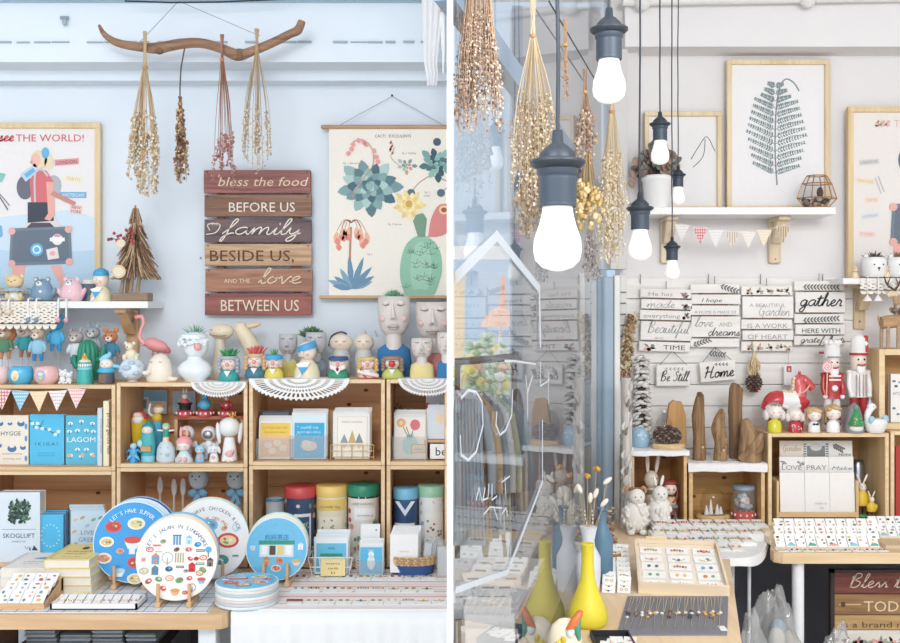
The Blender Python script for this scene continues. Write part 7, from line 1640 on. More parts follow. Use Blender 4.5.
planksign('white plank sign reading gather HERE WITH grateful hearts in black', 820, 281, 50, [11, 22, 10.5, 11.5, 10.5], 0, d4)
def smallsign(label, px, py0, w_, h_, rot, dr):
    t = T('lettered_sign', label, 'sign', px, 4.19, py=py0+h_, group='small white lettered signs')
    b = t.p('board'); b.at(ry=rot); b.box(-w_/2, w_/2, 0, 3, 0, h_, SGN, .5); dr(b)
    b = t.p('string'); b.at(ry=rot); b.tube([(-w_*.4, 1, h_), (0, 5, h_+14)], .35, C('#8a8784'), 4); b.tube([(w_*.4, 1, h_), (0, 5, h_+14)], .35, C('#8a8784'), 4)
smallsign('small white sign reading Be Still', 673.5, 365, 34, 21, 0, lambda b: (script_(b, 'Be Still', 0, 5, -.4, 4.6, .85, SI, 28), sprig(b, -10, 17, 10, 17, 5, SG2, .6)))
smallsign('small tilted white sign reading Home', 719, 361, 36, 20, -5, lambda b: (script_(b, 'Home', 0, 4, -.4, 5.4, 1.2, C('#3c3d43', 'paper'), 30), sprig(b, -4, 17, 10, 16, 4, None, .6)))
t = T('hanging_sprig', 'tuft of dark leaves and twine hanging between the two small signs', 'ornament', 716, 4.19, py=357); b = t.p('leaves'); sprig(b, -8, 4, 8, 2, 6); b = t.p('twine'); b.tube([(0, 1, 4), (0, 4, 14)], .3, C('#8a8784'), 4)
t = T('hanging_pinecone', 'pine cone hanging from a tan tassel below the garden sign', 'ornament', 754, 4.17, py=393)
b = t.p('cone'); pc = [C('#5a4640', 'bark'), C('#7a6458', 'bark')]
for i in range(8):
    for j in range(8):
        a = 2*pi*(j+.5*(i % 2))/8; r_ = 7*sin(pi*(i+1.2)/9.4); b.ell(r_*cos(a), r_*sin(a), 2+i*2.4, 2, 1.6, 1.2, pc[(i+j) % 2], 6, 4, (0, 30*cos(a), 0))
b.ell(0, 0, 11, 5, 5, 10, pc[0], 10, 8)
b = t.p('tassel'); [b.tube([(0, 0, 37), (R.uniform(-6, 6), R.uniform(-4, 4), 28), (R.uniform(-7, 7), R.uniform(-5, 5), 18)], .7, C(['#e0cba4', '#cdb48a'][i % 2]), 4, 3) for i in range(34)]; b.lathe(0, 0, 35, [(3, 0), (2, 4), (.8, 7)], C('#d9c29a'), 10)
b = t.p('cord'); b.tube([(0, 1, 40), (0, 6, 52)], .5, C('#b9a888'), 5)
t = T('hanging_price_tag', 'white paper tag with a red mark hanging below the gather sign', 'tag', 789, 4.19, py=385); b = t.p('tag'); b.box(-5, 5, 0, .5, 0, 20, WHT); b.box(-2.4, 2.4, -.3, 0, 13, 19, C('#c5514d', 'paper')); b.txt('8', 0, 14, -.5, 4.6, WHT); b = t.p('string'); b.tube([(0, .5, 20), (0, 3, 36)], .3, C('#c9c4be'), 4)
b = ONE('hanging_label', 'tiny red lettered label on the plank panel below the gather sign', 'label', 822, 4.19, py=354); b.box(-3, 3, 0, .5, 0, 2.4, C('#c5605a', 'paper')); b.box(-4, 4, .5, 8, 0, .4, WHT)
# ---- left corner: white slatted post, garland, cone tree
ZC0 = ZT+.001
t = T('white_board_post', 'tall white weathered board standing beside the blue door leaf', 'board', 622, 4.185, z=0)
b = t.p('board'); hb = (1.55+.035*4.185)/t.k; b.box(-8, 4.5, 0, 5, 0, hb, W('#efedea', '#dcd8d2', 'z', 12, .8), .5)
for i in range(7):
    b = t.p('batten'); b.box(-7.5, 4, -.6, 0, hb-18-i*11, hb-16.6-i*11, C('#7d7a78'))
t = T('bark_post', 'pale peeling bark branch standing below the garland', 'branch', 626, 3.895, z=ZC0)
b = t.p('trunk'); b.tube([(0, 0, 0), (1, 0, 60), (0, 0, 150)], [6, 5.4, 5], W('#ded9d3', '#a39c95', 'z', 30, .9), 10, 4)
for i in range(26): a = R.uniform(-2.6, -.5); z = R.uniform(4, 140); b.tube([(5*cos(a), 5*sin(a), z), (6.4*cos(a), 6.4*sin(a), z+3), (5.6*cos(a)+2, 6*sin(a), z+8)], [1.4, 1.8, .5], C(['#c9c3bc', '#8f8880', '#e6e2dd'][i % 3], 'bark'), 5)
t = T('dried_garland', 'shaggy tan dried garland hanging on the white board', 'garland', 630, 4.155, py=380)
b = t.p('stems'); b.tube([(-6, 0, 0), (-4, 0, 30), (0, 0, 66)], [3, 3.4, 2.4], C('#8d6f50', 'bark'), 8, 3)
b = t.p('husks'); hk = [C(x, 'bark') for x in ('#cdb492', '#b89a78', '#dccbb0', '#98806a')]
for i in range(230):
    u = R.random(); x = -8+10*u+R.uniform(-7, 7)*(1-.25*u); z = u*66; a = R.uniform(0, 2*pi)
    b.ell(x, R.uniform(-5, 2), z, R.uniform(1, 1.8), 1, R.uniform(2, 3.6), hk[i % 4], 5, 4, (R.uniform(-50, 50), R.uniform(-70, 70), 0))
t = T('pinecone_tree', 'tall grey-white tree of bark scales standing behind the pale blue owl', 'ornament', 641.5, 4.12, z=.70+.2955)
b = t.p('scales'); sc_ = [C(x, 'bark') for x in ('#eee9e3', '#dbd4cd', '#b9b1a9', '#f3efea')]
zt_ = (1.55-.045*4.12-t.o.location.z)/t.k
for i in range(19):
    z = 4+(zt_-8)*i/18; r_ = 10.5-4.6*i/18
    for j in range(9): a = 2*pi*(j+.5*(i % 2))/9+R.uniform(-.2, .2); b.ell(r_*.85*cos(a), r_*.85*sin(a), z+R.uniform(-1.6, 1.6), 3.9, 2.6, R.uniform(1.3, 2.1), sc_[R.randrange(4)], 7, 5, (0, R.uniform(28, 60)*cos(a), R.uniform(-25, 25)))
b = t.p('core'); b.tube([(0, 0, 0), (0, 0, zt_)], [5, 2], C('#4f463f', 'bark'), 10)
t = T('owl_pot', 'round pale blue owl ornament on the cloth covered crate', 'ornament', 640, 4.03, z=.70+.2955)
b = t.p('body'); b.lathe(0, 0, 0, [(6.5, 0), (9, 3), (10, 9), (9, 16), (6.8, 20), (5.4, 20), (5, 16)], C('#9fc0d6', 'gloss'), 22)
b = t.p('face'); eyes(b, 0, 13, -9.2, 3.4, 1.9, C('#c3d9e6', 'gloss')); b.cone(1, -9.6, 9, 1, .2, 2.2, C('#dfe9ef', 'gloss'), 8)
b = t.p('bow'); b.ell(5, -6, 19, 2.4, 1.4, 1.6, C('#d9bfae', 'cloth'), 8, 6)
# ---- crates of the right bay
RZ = W('#d8b07c', '#c0935c', 'z', 10); RX = W('#d8b07c', '#c0935c', 'x', 10); RB = W('#bb8850', '#9a6a3a', 'z', 8); RE = W('#e3c292', '#cfa870', 'x', 10)
RM = (RX, RZ, RB, RE)
LM = (W('#e2c79c', '#d2b180', 'x', 10), W('#e2c79c', '#d2b180', 'z', 10), W('#c79c68', '#ae8150', 'x', 8), W('#ecd6b0', '#dfc294', 'x', 10))
crate('wooden_crate', 'pine crate under the cone tree with white animals in front', 631, 687, ZC0, .995, 3.93, 4.17, 'crates of the right bay', RM, 3.4)
crate('wooden_crate', 'low pine crate under the driftwood pieces holding a glass dome', 689, 765, ZC0, .945, 3.93, 4.17, 'crates of the right bay', (RX, RZ, W('#d9b070', '#c0924e', 'x', 8), RE), 4)
crate('wooden_crate', 'wide pine crate holding the white sign cards, busts standing on top', 768, 889, ZC0, 1.066, 3.93, 4.20, 'crates of the right bay', LM, 4)
crate('wooden_crate', 'pine crate at the right edge holding a red book', 890.5, 985, ZC0, 1.074, 3.93, 4.19, 'crates of the right bay', LM, 4)
crate('wooden_crate', 'upper pine crate at the right edge under the reindeer', 879, 975, 1.0745, 1.394, 3.985, 4.19, 'crates of the right bay', LM, 6)
def drape(label, x0, x1, z, d0, dep, wave, drops, seed):
    b = ONE('cloth', label, 'cloth', (x0+x1)/2, d0, z=z, group='white cloths on the right crates')
    w_ = (x1-x0)/2; m = C('#eeecec', 'cloth'); rr = random.Random(seed); n = 40; rows = []
    for j, (y, zz) in enumerate(((dep, .5), (dep*.5, .6), (0, .7), (-1.5, .2), (-1.9, -drops*.5), (-2.1, -drops))):
        rows.append([(-w_+2*w_*i/n, y-(.6*sin(i*.9+j) if j > 2 else 0), zz+(wave*sin(i*.33+seed)*(.3 if j < 3 else 1) if j >= 2 else 0)) for i in range(n+1)])
    b.sheet(rows, m); b.sheet([[(x, y, z-.45) for x, y, z in r_] for r_ in rows][::-1], m)
drape('white cloth over the crate under the cone tree, hanging over its front', 630, 689, .9955, 3.925, 58, .35, 4, 2)
drape('white cloth over the low crate beneath the driftwood', 688, 767, .9456, 3.925, 58, .4, 7, 5)
ZA, ZB = .9955+.0033, .9456+.0036
# cone bunch, slab, dome
t = T('wood_slice', 'pale round wood slice under the pine cones', 'wood slice', 668, 3.99, z=ZA); b = t.p('slice'); b.lathe(0, 0, 0, [(16, 0), (16.6, 1), (16.4, 4), (15.6, 4.6)], C('#d9b98a', 'bark'), 26, sy=.6); b = t.p('cut_face'); b.lathe(0, 0, 4.6, [(15.2, 0), (15.2, .2)], C('#ecd8b4'), 26, sy=.6)
ZW = ZA+4.9*3.99/F
for i, (px, dd, s_) in enumerate(((660, 3.985, 1.0), (669, 3.975, 1.1), (675, 3.995, .9))):
    t = T('pinecone', ['left pine cone on the wood slice', 'middle, largest pine cone on the wood slice', 'right pine cone on the wood slice'][i], 'pine cone', px, dd, z=ZW, group='pine cones on the wood slice')
    b = t.p('scales'); b.ell(0, 0, 8*s_, 4.4*s_, 4*s_, 8*s_, pc[0], 10, 8)
    for q in range(8):
        for j in range(7): a = 2*pi*(j+.5*(q % 2))/7; r_ = 6*s_*sin(pi*(q+1.3)/9.6); b.ell(r_*cos(a), r_*.8*sin(a), (1.2+q*2.1)*s_, 2.2, 1.8, 1.1, C(['#6d5a52', '#8d7a70', '#54453f'][(q+j) % 3], 'bark'), 6, 4, (0, 35*cos(a), 0))
t = T('wood_slab', 'smooth tan live edge wood slab standing behind the pine cones', 'wood slab', 676, 4.10, z=ZA); b = t.p('slab'); b.prism([(-9, 0), (-10, 20), (-7, 41), (-3, 44), (5, 43), (9, 30), (10, 0)], -3, 3, W('#cfa265', '#b4854a', 'z', 12))
t = T('glass_cloche', 'clear bubbled glass cloche behind the pine cones', 'cloche', 664, 4.085, z=ZA); b = t.p('dome'); b.lathe(0, 0, 0, [(8.6, 0), (9, 14), (7.6, 24), (4, 30), (.1, 32)], CLEAR('clear_glass', .5), 22); b = t.p('knob'); b.ell(0, 0, 33.4, 1.8, 1.8, 1.8, C('#e3e6e8', 'gloss'), 8, 6)
# driftwood pieces carrying earrings
DW = [W('#9c7a58', '#6f533c', 'z', 18, .8), W('#a98a66', '#7c6046', 'z', 18, .8)]
def drift(label, px, d, pts, m, n=10):
    t = T('driftwood_block', label, 'driftwood', px, d, z=ZB, group='driftwood blocks'); b = t.p('wood')
    b.tube([(p[0], R.uniform(-.6, .6), p[1]) for p in pts], [p[2] for p in pts], m, 12, 4)
    for i in range(n):
        z = R.uniform(6, pts[-1][1]-4); i0 = min(range(len(pts)), key=lambda q: abs(pts[q][1]-z)); b.ell(pts[i0][0]+R.uniform(-4, 4), -pts[i0][2]*.8, z, 1.4, 1.6, R.uniform(3, 7), m, 7, 5)
    b = t.p('earring', label='earring hooked on the wood')
    b.ell(2, -pts[1][2]-.8, pts[1][1]*.6, 1.1, .8, 1.6, C('#e0c9a4', 'gloss'), 8, 6); b.tube([(2, -pts[1][2]-.8, pts[1][1]*.6+1), (2, -pts[1][2], pts[1][1]*.6+4)], .3, C('#c9a860', 'metal'), 4)
drift('left driftwood block, slender with a waist', 699, 4.02, [(0, 0, 7), (0, 22, 6), (-1, 44, 6.6), (1, 62, 4.2), (0, 64, 3.6)], DW[0])
drift('shortest knotty driftwood block between the two tall ones', 720, 4.00, [(0, 0, 7), (1, 18, 6.4), (-2, 32, 7), (1, 46, 4.4), (0, 48, 3.4)], DW[1], 14)
drift('tallest square topped driftwood block', 736, 4.06, [(1, 0, 8), (0, 24, 7), (-1, 50, 7), (0, 68, 7), (1, 71, 6.4), (2, 73, 2.5)], DW[0])
t = T('driftwood_block', 'broad leaning driftwood block in front of the tallest one', 'driftwood', 751.5, 3.975, z=ZB, group='driftwood blocks'); b = t.p('wood'); b.tube([(-2, 0, 0), (-2, 0, 16), (-5, 0, 36), (-7, 0, 42)], [12, 11, 6, 3], DW[1], 12, 4); b.tube([(-12, -4, 2), (0, -9, 16), (8, -5, 28)], [4, 5, 3], DW[1], 9, 4); b.tube([(-6, -6, 2), (4, -8, 12), (9, -5, 22)], [3, 4, 2], DW[0], 9, 4)
for px in (702, 716, 735):
    t = T('earring_card', 'tiny clear earring card at the foot of the driftwood', 'earring card', px, 3.955, z=ZB, group='tiny earring cards at the driftwood'); b = t.p('card'); b.box(-4, 4, 0, 4, 0, .5, C('#e9eef2', 'paper')); b = t.p('earring'); b.ell(-1, 1, 1.2, .9, .9, .7, C('#cfa860', 'metal'), 6, 4); b.ell(2, 1, 1.2, .9, .9, .7, C('#cfa860', 'metal'), 6, 4)
# white animals and doll by the tall crate
FU = C('#efe9e2', 'fuzzy')
t = T('long_eared_rabbit', 'pale beige rabbit with very long ears inside the tall crate', 'figurine', 651, 4.03, z=ZC0+.0135)
b = t.p('body'); b.lathe(0, 0, 0, [(9, 0), (9.5, 8), (6, 24), (4, 30)], C('#d9ccbe', 'satin'), 16); b.lathe(0, 0, 24, [(7, 0), (5, 4)], C('#8a7466', 'cloth'), 14)
b = t.p('head'); b.ell(0, -1, 38, 7.4, 6.4, 9, C('#e6dacb', 'satin')); eyes(b, 2, 40, -6.8, 2.6, .7, BLACK); b.ell(3, -7.4, 36.5, .9, .6, .7, BLACK, 6, 4)
for x, e in ((-3, -2), (4, 8)):
    b = t.p('ear'); b.ell(x+e*.3, 0, 55, 2.3, 1.6, 11, C('#e6dacb', 'satin'), 10, 8, (0, e, 0))
def woolly(label, px, d, H, horn):
    t = T('woolly_animal', label, 'figurine', px, d, z=ZC0, group='white woolly animals'); u = H/48
    b = t.p('body'); b.ell(0, 0, 17*u, 12*u, 10*u, 17*u, FU)
    for i in range(60): a = R.uniform(0, 2*pi); e = R.uniform(-1.2, 1); b.ell(12*u*cos(a)*cos(e), 10*u*sin(a)*cos(e), 17*u+16*u*sin(e), 2.4*u, 2.4*u, 3*u, FU, 6, 4)
    b = t.p('head'); b.ell(1, -3*u, 37*u, 8*u, 7*u, 8.4*u, FU); eyes(b, 1, 38*u, -9.6*u, 2.8*u, .7*u, BLACK); b.ell(1, -10.4*u, 35*u, 1*u, .6*u, .7*u, C('#c99a8c'), 6, 4)
    for s in (-1, 1):
        if horn: b.tube([(s*5*u, 0, 43*u), (s*8*u, 0, 46*u), (s*10*u, -1, 43*u), (s*8*u, -2, 40*u)], [2*u, 1.8*u, .7*u], C('#b08a66', 'satin'), 7, 4)
        else: b.ell(s*3.6*u, 0, 50*u, 1.8*u, 1.2*u, 6*u, FU, 8, 6, (0, s*14, 0))
    if horn:
        for i in range(6): b.ell((i-2.5)*2*u, -2, 45*u, 2*u, 2*u, 1.8*u, C('#8d6b50', 'fuzzy'), 6, 4)
    b = t.p('paw')
    for s in (-1, 1): b.ell(s*6*u, -9*u, 3*u, 4*u, 4*u, 3*u, FU, 8, 6)
woolly('white sheep with brown curled horns in front of the tall crate', 635.5, 3.80, 48, True)
woolly('white woolly rabbit with upright ears beside the horned sheep', 658.5, 3.865, 47, False)
t = T('red_haired_doll', 'wooden doll with a red bob haircut sitting inside the tall crate', 'figurine', 670, 3.99, z=ZC0+.0135)
b = t.p('legs'); [b.tube([(s*4, -2, 12), (s*4, -6, 2)], [3, 3], C('#6d4a40', 'satin'), 8) for s in (-1, 1)]; [b.ell(s*4, -6, 2.4, 3.2, 3.6, 2.4, C('#6f6a72', 'satin'), 8, 6) for s in (-1, 1)]
b = t.p('body'); b.lathe(0, 0, 9, [(7, 0), (7, 4), (5.6, 14)], C('#dcc09a', 'satin'), 14); b.lathe(0, 0, 6, [(8, 0), (7.4, 8)], C('#7a5548', 'satin'), 14); b.box(-6, 6, -8, -6, 13, 16, C('#8e8e98'))
b = t.p('head'); b.ell(0, -1.5, 31, 6.6, 5.6, 6.4, C('#f2dfcf', 'satin')); eyes(b, 0, 31, -7, 2.4, .8, BLACK)
b = t.p('hair', label='red bob hair'); b.lathe(0, .6, 25, [(7.6, 0), (8.4, 5), (7.6, 11), (4, 14), (.1, 15)], C('#a24640', 'satin'), 18, cap=False, arc=(-.1, .6)); b.ell(0, 0, 36.5, 7, 6, 3, C('#a24640', 'satin')); b.tube([(7, -3, 30), (5, -6, 22), (1, -7.5, 18)], .8, C('#a24640', 'satin'), 6, 3)
# dome and jar by the low crate
t = T('glass_dome', 'glass dome of white figures on a pale wooden base in the low crate', 'dome', 713, 3.985, z=ZC0+.0165)
b = t.p('base'); b.lathe(0, 0, 0, [(16, 0), (17, 1), (17, 4), (15, 5)], W('#d8b98a', '#c4a06c', 'x'), 24, sy=.7)
b = t.p('figures'); [b.cone(x, R.uniform(-3, 3), 5, 2.6, .6, h_, WHT, 10) for x, h_ in ((-7, 9), (-2, 14), (4, 10), (8, 7))]
b = t.p('dome'); b.lathe(0, 0, 5, [(12.5, 0), (13, 12), (10.5, 21), (5, 26), (.1, 27.5)], CLEAR('clear_glass', .5), 24, sy=.7)
t = T('jar', 'glass jar with a blue rim and red band inside the low crate', 'jar', 743.5, 3.99, z=ZC0+.0165); t.k *= 1.12
b = t.p('glass'); b.lathe(0, 0, 0, [(9.4, 0), (10, 1), (10, 25), (8.8, 27)], CLEAR('clear_plastic', .5, milky=.12), 22); b = t.p('contents'); [b.ell(R.uniform(-5, 5), R.uniform(-5, 5), 9+R.uniform(0, 12), 3, 3, 2.4, C(['#c9d6e0', '#eef0f2', '#9fb4c4', '#e6c9c0'][i % 4], 'paper'), 7, 5) for i in range(18)]
b = t.p('band', label='red patterned band'); b.lathe(0, 0, 1, [(10.3, 0), (10.3, 7)], C('#c9605a', 'satin'), 22, cap=False); [b.ell(10.4*cos(a), 10.4*sin(a), 4.5, .9, .9, 1.4, WHT, 6, 4) for a in [2*pi*i/12 for i in range(12)]]
b = t.p('lid', label='blue rim lid'); b.lathe(0, 0, 26.5, [(9.8, 0), (10, 2), (9, 3.4), (.1, 3.4)], C('#8ca0b2', 'satin'), 22)
# ---- on top of the wide crate
ZK = 1.0665
def soldier(label, px, H, coat, trou, hat, hd, d=4.05, stripe=False):
    t = T('nutcracker', label, 'nutcracker', px, d, z=ZK, group='white and red nutcrackers'); u = H/95
    b = t.p('base'); b.lathe(0, 0, 0, [(11*u, 0), (11*u, 5*u)], WHT, 18)
    for s in (-1, 1):
        b = t.p('leg'); b.lathe(s*4.6*u, 0, 5*u, [(4*u, 0), (4*u, 14*u), (4.2*u, 15*u), (4*u, 30*u)], C(trou, 'gloss'), 12); b.ell(s*4.6*u, -2*u, 6*u, 4*u, 5*u, 2.6*u, C('#b7353a' if not stripe else '#f0eeee', 'gloss'), 8, 6)
    b = t.p('torso'); b.lathe(0, 0, 33*u, [(10*u, 0), (8.4*u, 8*u), (9.6*u, 20*u), (9*u, 25*u), (5*u, 27*u)], C(coat, 'gloss'), 18, sy=.8)
    if stripe: [b.tube([(x*u, -8*u, 34*u), (x*u*.95, -7.6*u, 56*u)], .7*u, C('#b9a9a4'), 5) for x in (-5, -2, 2, 5)]
    else: b.ell(0, -8*u, 44*u, 3.6*u, 1.4*u, 3.4*u, WHT, 8, 6); [b.box(-6*u, 6*u, -8.6*u, -7.6*u, z*u, (z+1.6)*u, WHT) for z in (52, 56)]
    for s in (-1, 1):
        b = t.p('arm'); b.tube([(s*8.6*u, 0, 57*u), (s*10.3*u, -2*u, 45*u), (s*9*u, -5*u, 36*u)], [3*u, 2.7*u, 2.4*u], C(coat if not stripe else '#eceaea', 'gloss'), 9, 3); b.ell(s*9*u, -5*u, 35*u, 2.8*u, 2.8*u, 3*u, WHT, 8, 6); b.ell(s*8.8*u, 0, 58*u, 3.8*u, 3.4*u, 2.4*u, C('#b7353a' if not stripe else '#e6e2e0', 'gloss'), 8, 6)
    b = t.p('head'); b.lathe(0, 0, 60*u, [(6*u, 0), (7.4*u, 3*u), (7.6*u, 13*u), (6.8*u, 16*u)], C('#f0e2d6', 'satin'), 16); eyes(b, 0, 71*u, -7.4*u, 3*u, 1*u, BLACK); b.cone(0, -7*u, 66*u, 1.6*u, .6*u, 4*u, C('#e6c9b8', 'satin'), 8)
    b = t.p('beard'); b.ell(0, -6.4*u, 61*u, 5*u, 2.4*u, 5.4*u, WHT, 10, 8); b.tube([(-4*u, -7.6*u, 66*u), (0, -8.6*u, 65*u), (4*u, -7.6*u, 66*u)], 1*u, C('#b05a50'), 6)
    b = t.p('hat')
    if stripe: b.lathe(0, 0, 75*u, [(8.6*u, 0), (8.6*u, 3*u), (7.6*u, 3.4*u), (7.4*u, 17*u), (4*u, 20.5*u), (.1, 21.5*u)], C(hat, 'gloss'), 18); b.lathe(0, 0, 75*u, [(9*u, 0), (9*u, 2.6*u)], C('#b7353a', 'gloss'), 18, cap=False); b.box(3.5*u, 8*u, -6*u, 4*u, 78*u, 95*u, C('#b7353a', 'gloss'), 1); b.disc(5*u, 87*u, 2*u, 2.4*u, -7*u, -6*u, WHT, 4)
    else: b.lathe(0, 0, 75*u, [(8.4*u, 0), (9*u, 3*u), (8*u, 4*u), (8*u, 14*u), (9.4*u, 17*u), (.1, 17*u)], C(hat, 'fuzzy'), 18); [b.ell(7.4*u*cos(a), 7.4*u*sin(a), 92*u, 3*u, 3*u, 3*u, WHT, 7, 5) for a in [2*pi*i/9 for i in range(9)]]; b.box(-7*u, 7*u, -8.8*u, -7*u, 76*u, 77.5*u, C('#8d8a90'))
    return t
t = soldier('nutcracker with a fluffy white hat holding a pink lollipop', 832, 90, '#b8383c', '#f0efef', '#f2f0ef', 0)
b = t.p('lollipop', label='pink swirl lollipop'); b.disc(-8, 63, 5.6, 5.6, -9.6, -8, C('#e6a9ae', 'gloss'), 20); b.stroke([((.5+i*.18)*cos(i*.5)-8, (.5+i*.18)*sin(i*.5)+63) for i in range(28)], .8, -9.8, C('#f6e6e4')); b.tube([(-8, -8.8, 58), (-8.6, -8, 34)], .7, C('#e9c9a8'), 6)
soldier('nutcracker with a tall white and red hat in a striped white coat', 858.5, 94, '#eeecec', '#b8383c', '#f3f2f1', 0, 4.05, True)
t = T('red_horse', 'red wooden horse with a white scalloped saddle on the wide crate', 'horse figure', 789, 4.06, z=ZK); t.k *= .88; rd = C('#c94046', 'gloss')
b = t.p('body'); b.tube([(-24, 0, 20), (-16, 0, 32), (0, 0, 31), (12, 0, 32), (16, 0, 36)], [9, 11.5, 11, 11, 9], rd, 14, 4)
for x in (-19, 9):
    for y in (-6, 6):
        b = t.p('leg'); b.tube([(x, y, 26), (x+1, y, 10), (x, y, 0)], [6.5, 4.6, 4.8], rd, 9, 3)
b = t.p('neck'); b.tube([(10, 0, 36), (12, 0, 46), (10, 0, 54), (14, 0, 58)], [9.5, 8, 6.5, 5.6], C('#d9686a', 'gloss'), 12, 4)
b = t.p('head'); b.tube([(10, 0, 57), (18, 0, 55), (27, 0, 46)], [6, 5.6, 4.2], C('#cf5559', 'gloss'), 12, 4); b.cone(12, -2.4, 60, 2, .3, 6, rd, 8); b.cone(12, 2.4, 60, 2, .3, 6, rd, 8); b.ell(17, -5.4, 56, 1, .6, 1, WHT, 6, 4)
b = t.p('saddle', label='white scalloped saddle with yellow flowers'); 
b.tube([(-10, 0, 32.5), (0, 0, 31.5), (8, 0, 33)], [12.4, 12.2, 12.4], WHT, 16, 3)
for i in range(8): b.ell(-10+i*2.6, -11.6, 23+abs(i-3.5)*1.2, 2, 1.2, 2.4, WHT, 7, 5)
for x in (-6, -2, 2): b.ell(x, -6, 42.4, 1.6, 1.2, 1, C('#e6c84a'), 7, 5)
b = t.p('mane'); [b.ell(4.5+R.uniform(-1.5, 1.5), -2, 46+i*2, 2, 3.4, 1.8, C(['#f0e0c8', '#e6b9a4'][i % 2], 'fuzzy'), 7, 5) for i in range(7)]; b = t.p('bridle'); b.tube([(22, -5.4, 51), (16, -7, 44), (6, -9, 40)], .8, C('#e6c9a4'), 6, 3)
def bust2(label, px, H, hair, dress, plant=None, extra=None, wide=9.5):
    t = T('couple_bust', label, 'bust', px, 3.96, z=ZK, group='little white faced busts'); u = H/31
    b = t.p('torso'); b.lathe(0, 0, 0, [(7*u, 0), (7.2*u, 2*u), (6.6*u, 10*u), (3*u, 13*u)], C(dress, 'gloss'), 18, sy=.8)
    b = t.p('head'); b.ell(0, -1, 20*u, 8*u, 7*u, 7.2*u, C('#f3ebe4', 'gloss')); sleepy(b, 0, 20.5*u, -7.8*u, 3*u, 1.2*u, C('#7a6a64')); [b.ell(s*4*u, -6.8*u, 18*u, 1.3*u, .6*u, 1*u, CHEEK, 8, 6) for s in (-1, 1)]
    b = t.p('hair'); hm = C(hair, 'gloss')
    if dress in ('#d9d23a', '#c2384a'):
        for s in (-1, 1): b.ell(s*8*u, 1, 17*u, 3.4*u, 4.4*u, 5.6*u, hm, 10, 8)
        b.ell(0, 2.4, 22*u, 9*u, 6.6*u, 7*u, hm)
    else: b.ell(0, 1.6, 23*u, 9*u, 7.4*u, 7*u, hm); b.ell(2*u, -4.6*u, 26*u, 6.4*u, 3.4*u, 2.6*u, hm, 10, 8, (0, 14, 0)); b.ell(-5*u, -3.6*u, 24.6*u, 3*u, 3*u, 3*u, hm, 8, 6); b.lathe(0, 2, 12*u, [(8.4*u, 0), (8.8*u, 8*u)], hm, 18, cap=False, arc=(-.08, .58))
    if plant: b = t.p('succulent'); tuft(b, 0, 0, 25*u, 20, 8*u, 1.35, 1.1*u, C('#8fb5a8', 'leaf'), C('#b98f88', 'leaf'))
    if extra: extra(t, u)
bust2('white haired lady bust in a bright yellow dress with a succulent on her head', 774.5, 31, '#e0dcdc', '#d9d23a', True)
def dots(t, u): b = t.p('dot_pattern'); [b.ell(R.uniform(-5, 5), -5.4*u, R.uniform(1.5, 8), .6, .5, .6, WHT, 6, 4) for _ in range(10)]
bust2('white haired lady bust in a red dotted dress', 795, 27, '#e2dede', '#c2384a', None, dots)
def bow(t, u): b = t.p('bow_tie', label='black bow tie'); [b.ell(s*1.6, -6*u, 10*u, 1.6, .8, 1.1, BLACK, 8, 6) for s in (-1, 1)]
bust2('blond groom bust with a black bow tie', 814, 26, '#d9b884', '#eff0f2', None, bow)
bust2('blond bride bust with a grey-green succulent on her head', 833, 29, '#cfa878', '#f2f1f1', True)
t = T('tree_figure', 'green Christmas tree shaped figure with a grey hood', 'figurine', 854.5, 3.952, z=ZK)
b = t.p('hood'); b.lathe(0, 1, 0, [(9.4, 0), (9.6, 4), (8, 16), (5, 26), (.1, 30)], C('#8f8d90', 'gloss'), 20)
b = t.p('base'); b.ell(0, -3, 4.5, 7.6, 6.4, 5, C('#e6e9e4', 'gloss'))
b = t.p('tree', label='green tree body'); b.lathe(0, -2.6, 7, [(7.6, 0), (8, 1.5), (5.8, 9), (3.4, 15), (.4, 20)], C('#3f9360', 'gloss'), 20); b.ell(0, -4, 25, 3.2, 2.6, 3, C('#6f9a8c', 'gloss'), 10, 8); [b.ell(R.uniform(-5, 5), -9.6+abs(0), 9+R.uniform(0, 6), .7, .6, .7, C('#d9c46a', 'gloss'), 6, 4) for _ in range(7)]
t = T('swan_unicorn', 'white swan figure with a blue horn and blue wings', 'figurine', 875.5, 3.94, z=ZK)
b = t.p('body'); b.lathe(0, 0, 0, [(7, 0), (9, 2), (11.5, 10), (10.4, 14), (8, 14), (.1, 11)], WHT, 20, sy=.8)
b = t.p('neck'); b.tube([(-7, -1, 11), (-8.5, -1, 18), (-5, -1, 25)], [4, 3, 3.6], WHT, 10, 4); b.ell(-4.5, -1, 26, 4.4, 3.8, 4, WHT); b.ell(-4, -4.6, 26.5, .6, .4, .6, BLACK, 6, 4); b.cone(-1, -1.4, 25, 1.6, .6, 2.4, C('#f0d9a4', 'gloss'), 8)
b = t.p('horn', label='blue horn'); b.cone(-6, -1, 29, 2, .2, 6, C('#a9c9e0', 'gloss'), 10)
for x, s in ((-6, 1), (10, 1.1)):
    b = t.p('wing', label='pale blue wing'); b.ell(x, -6 if x < 0 else 0, 13, 3.4*s, 2, 4.4*s, C('#9fcbe0', 'gloss'), 10, 8)
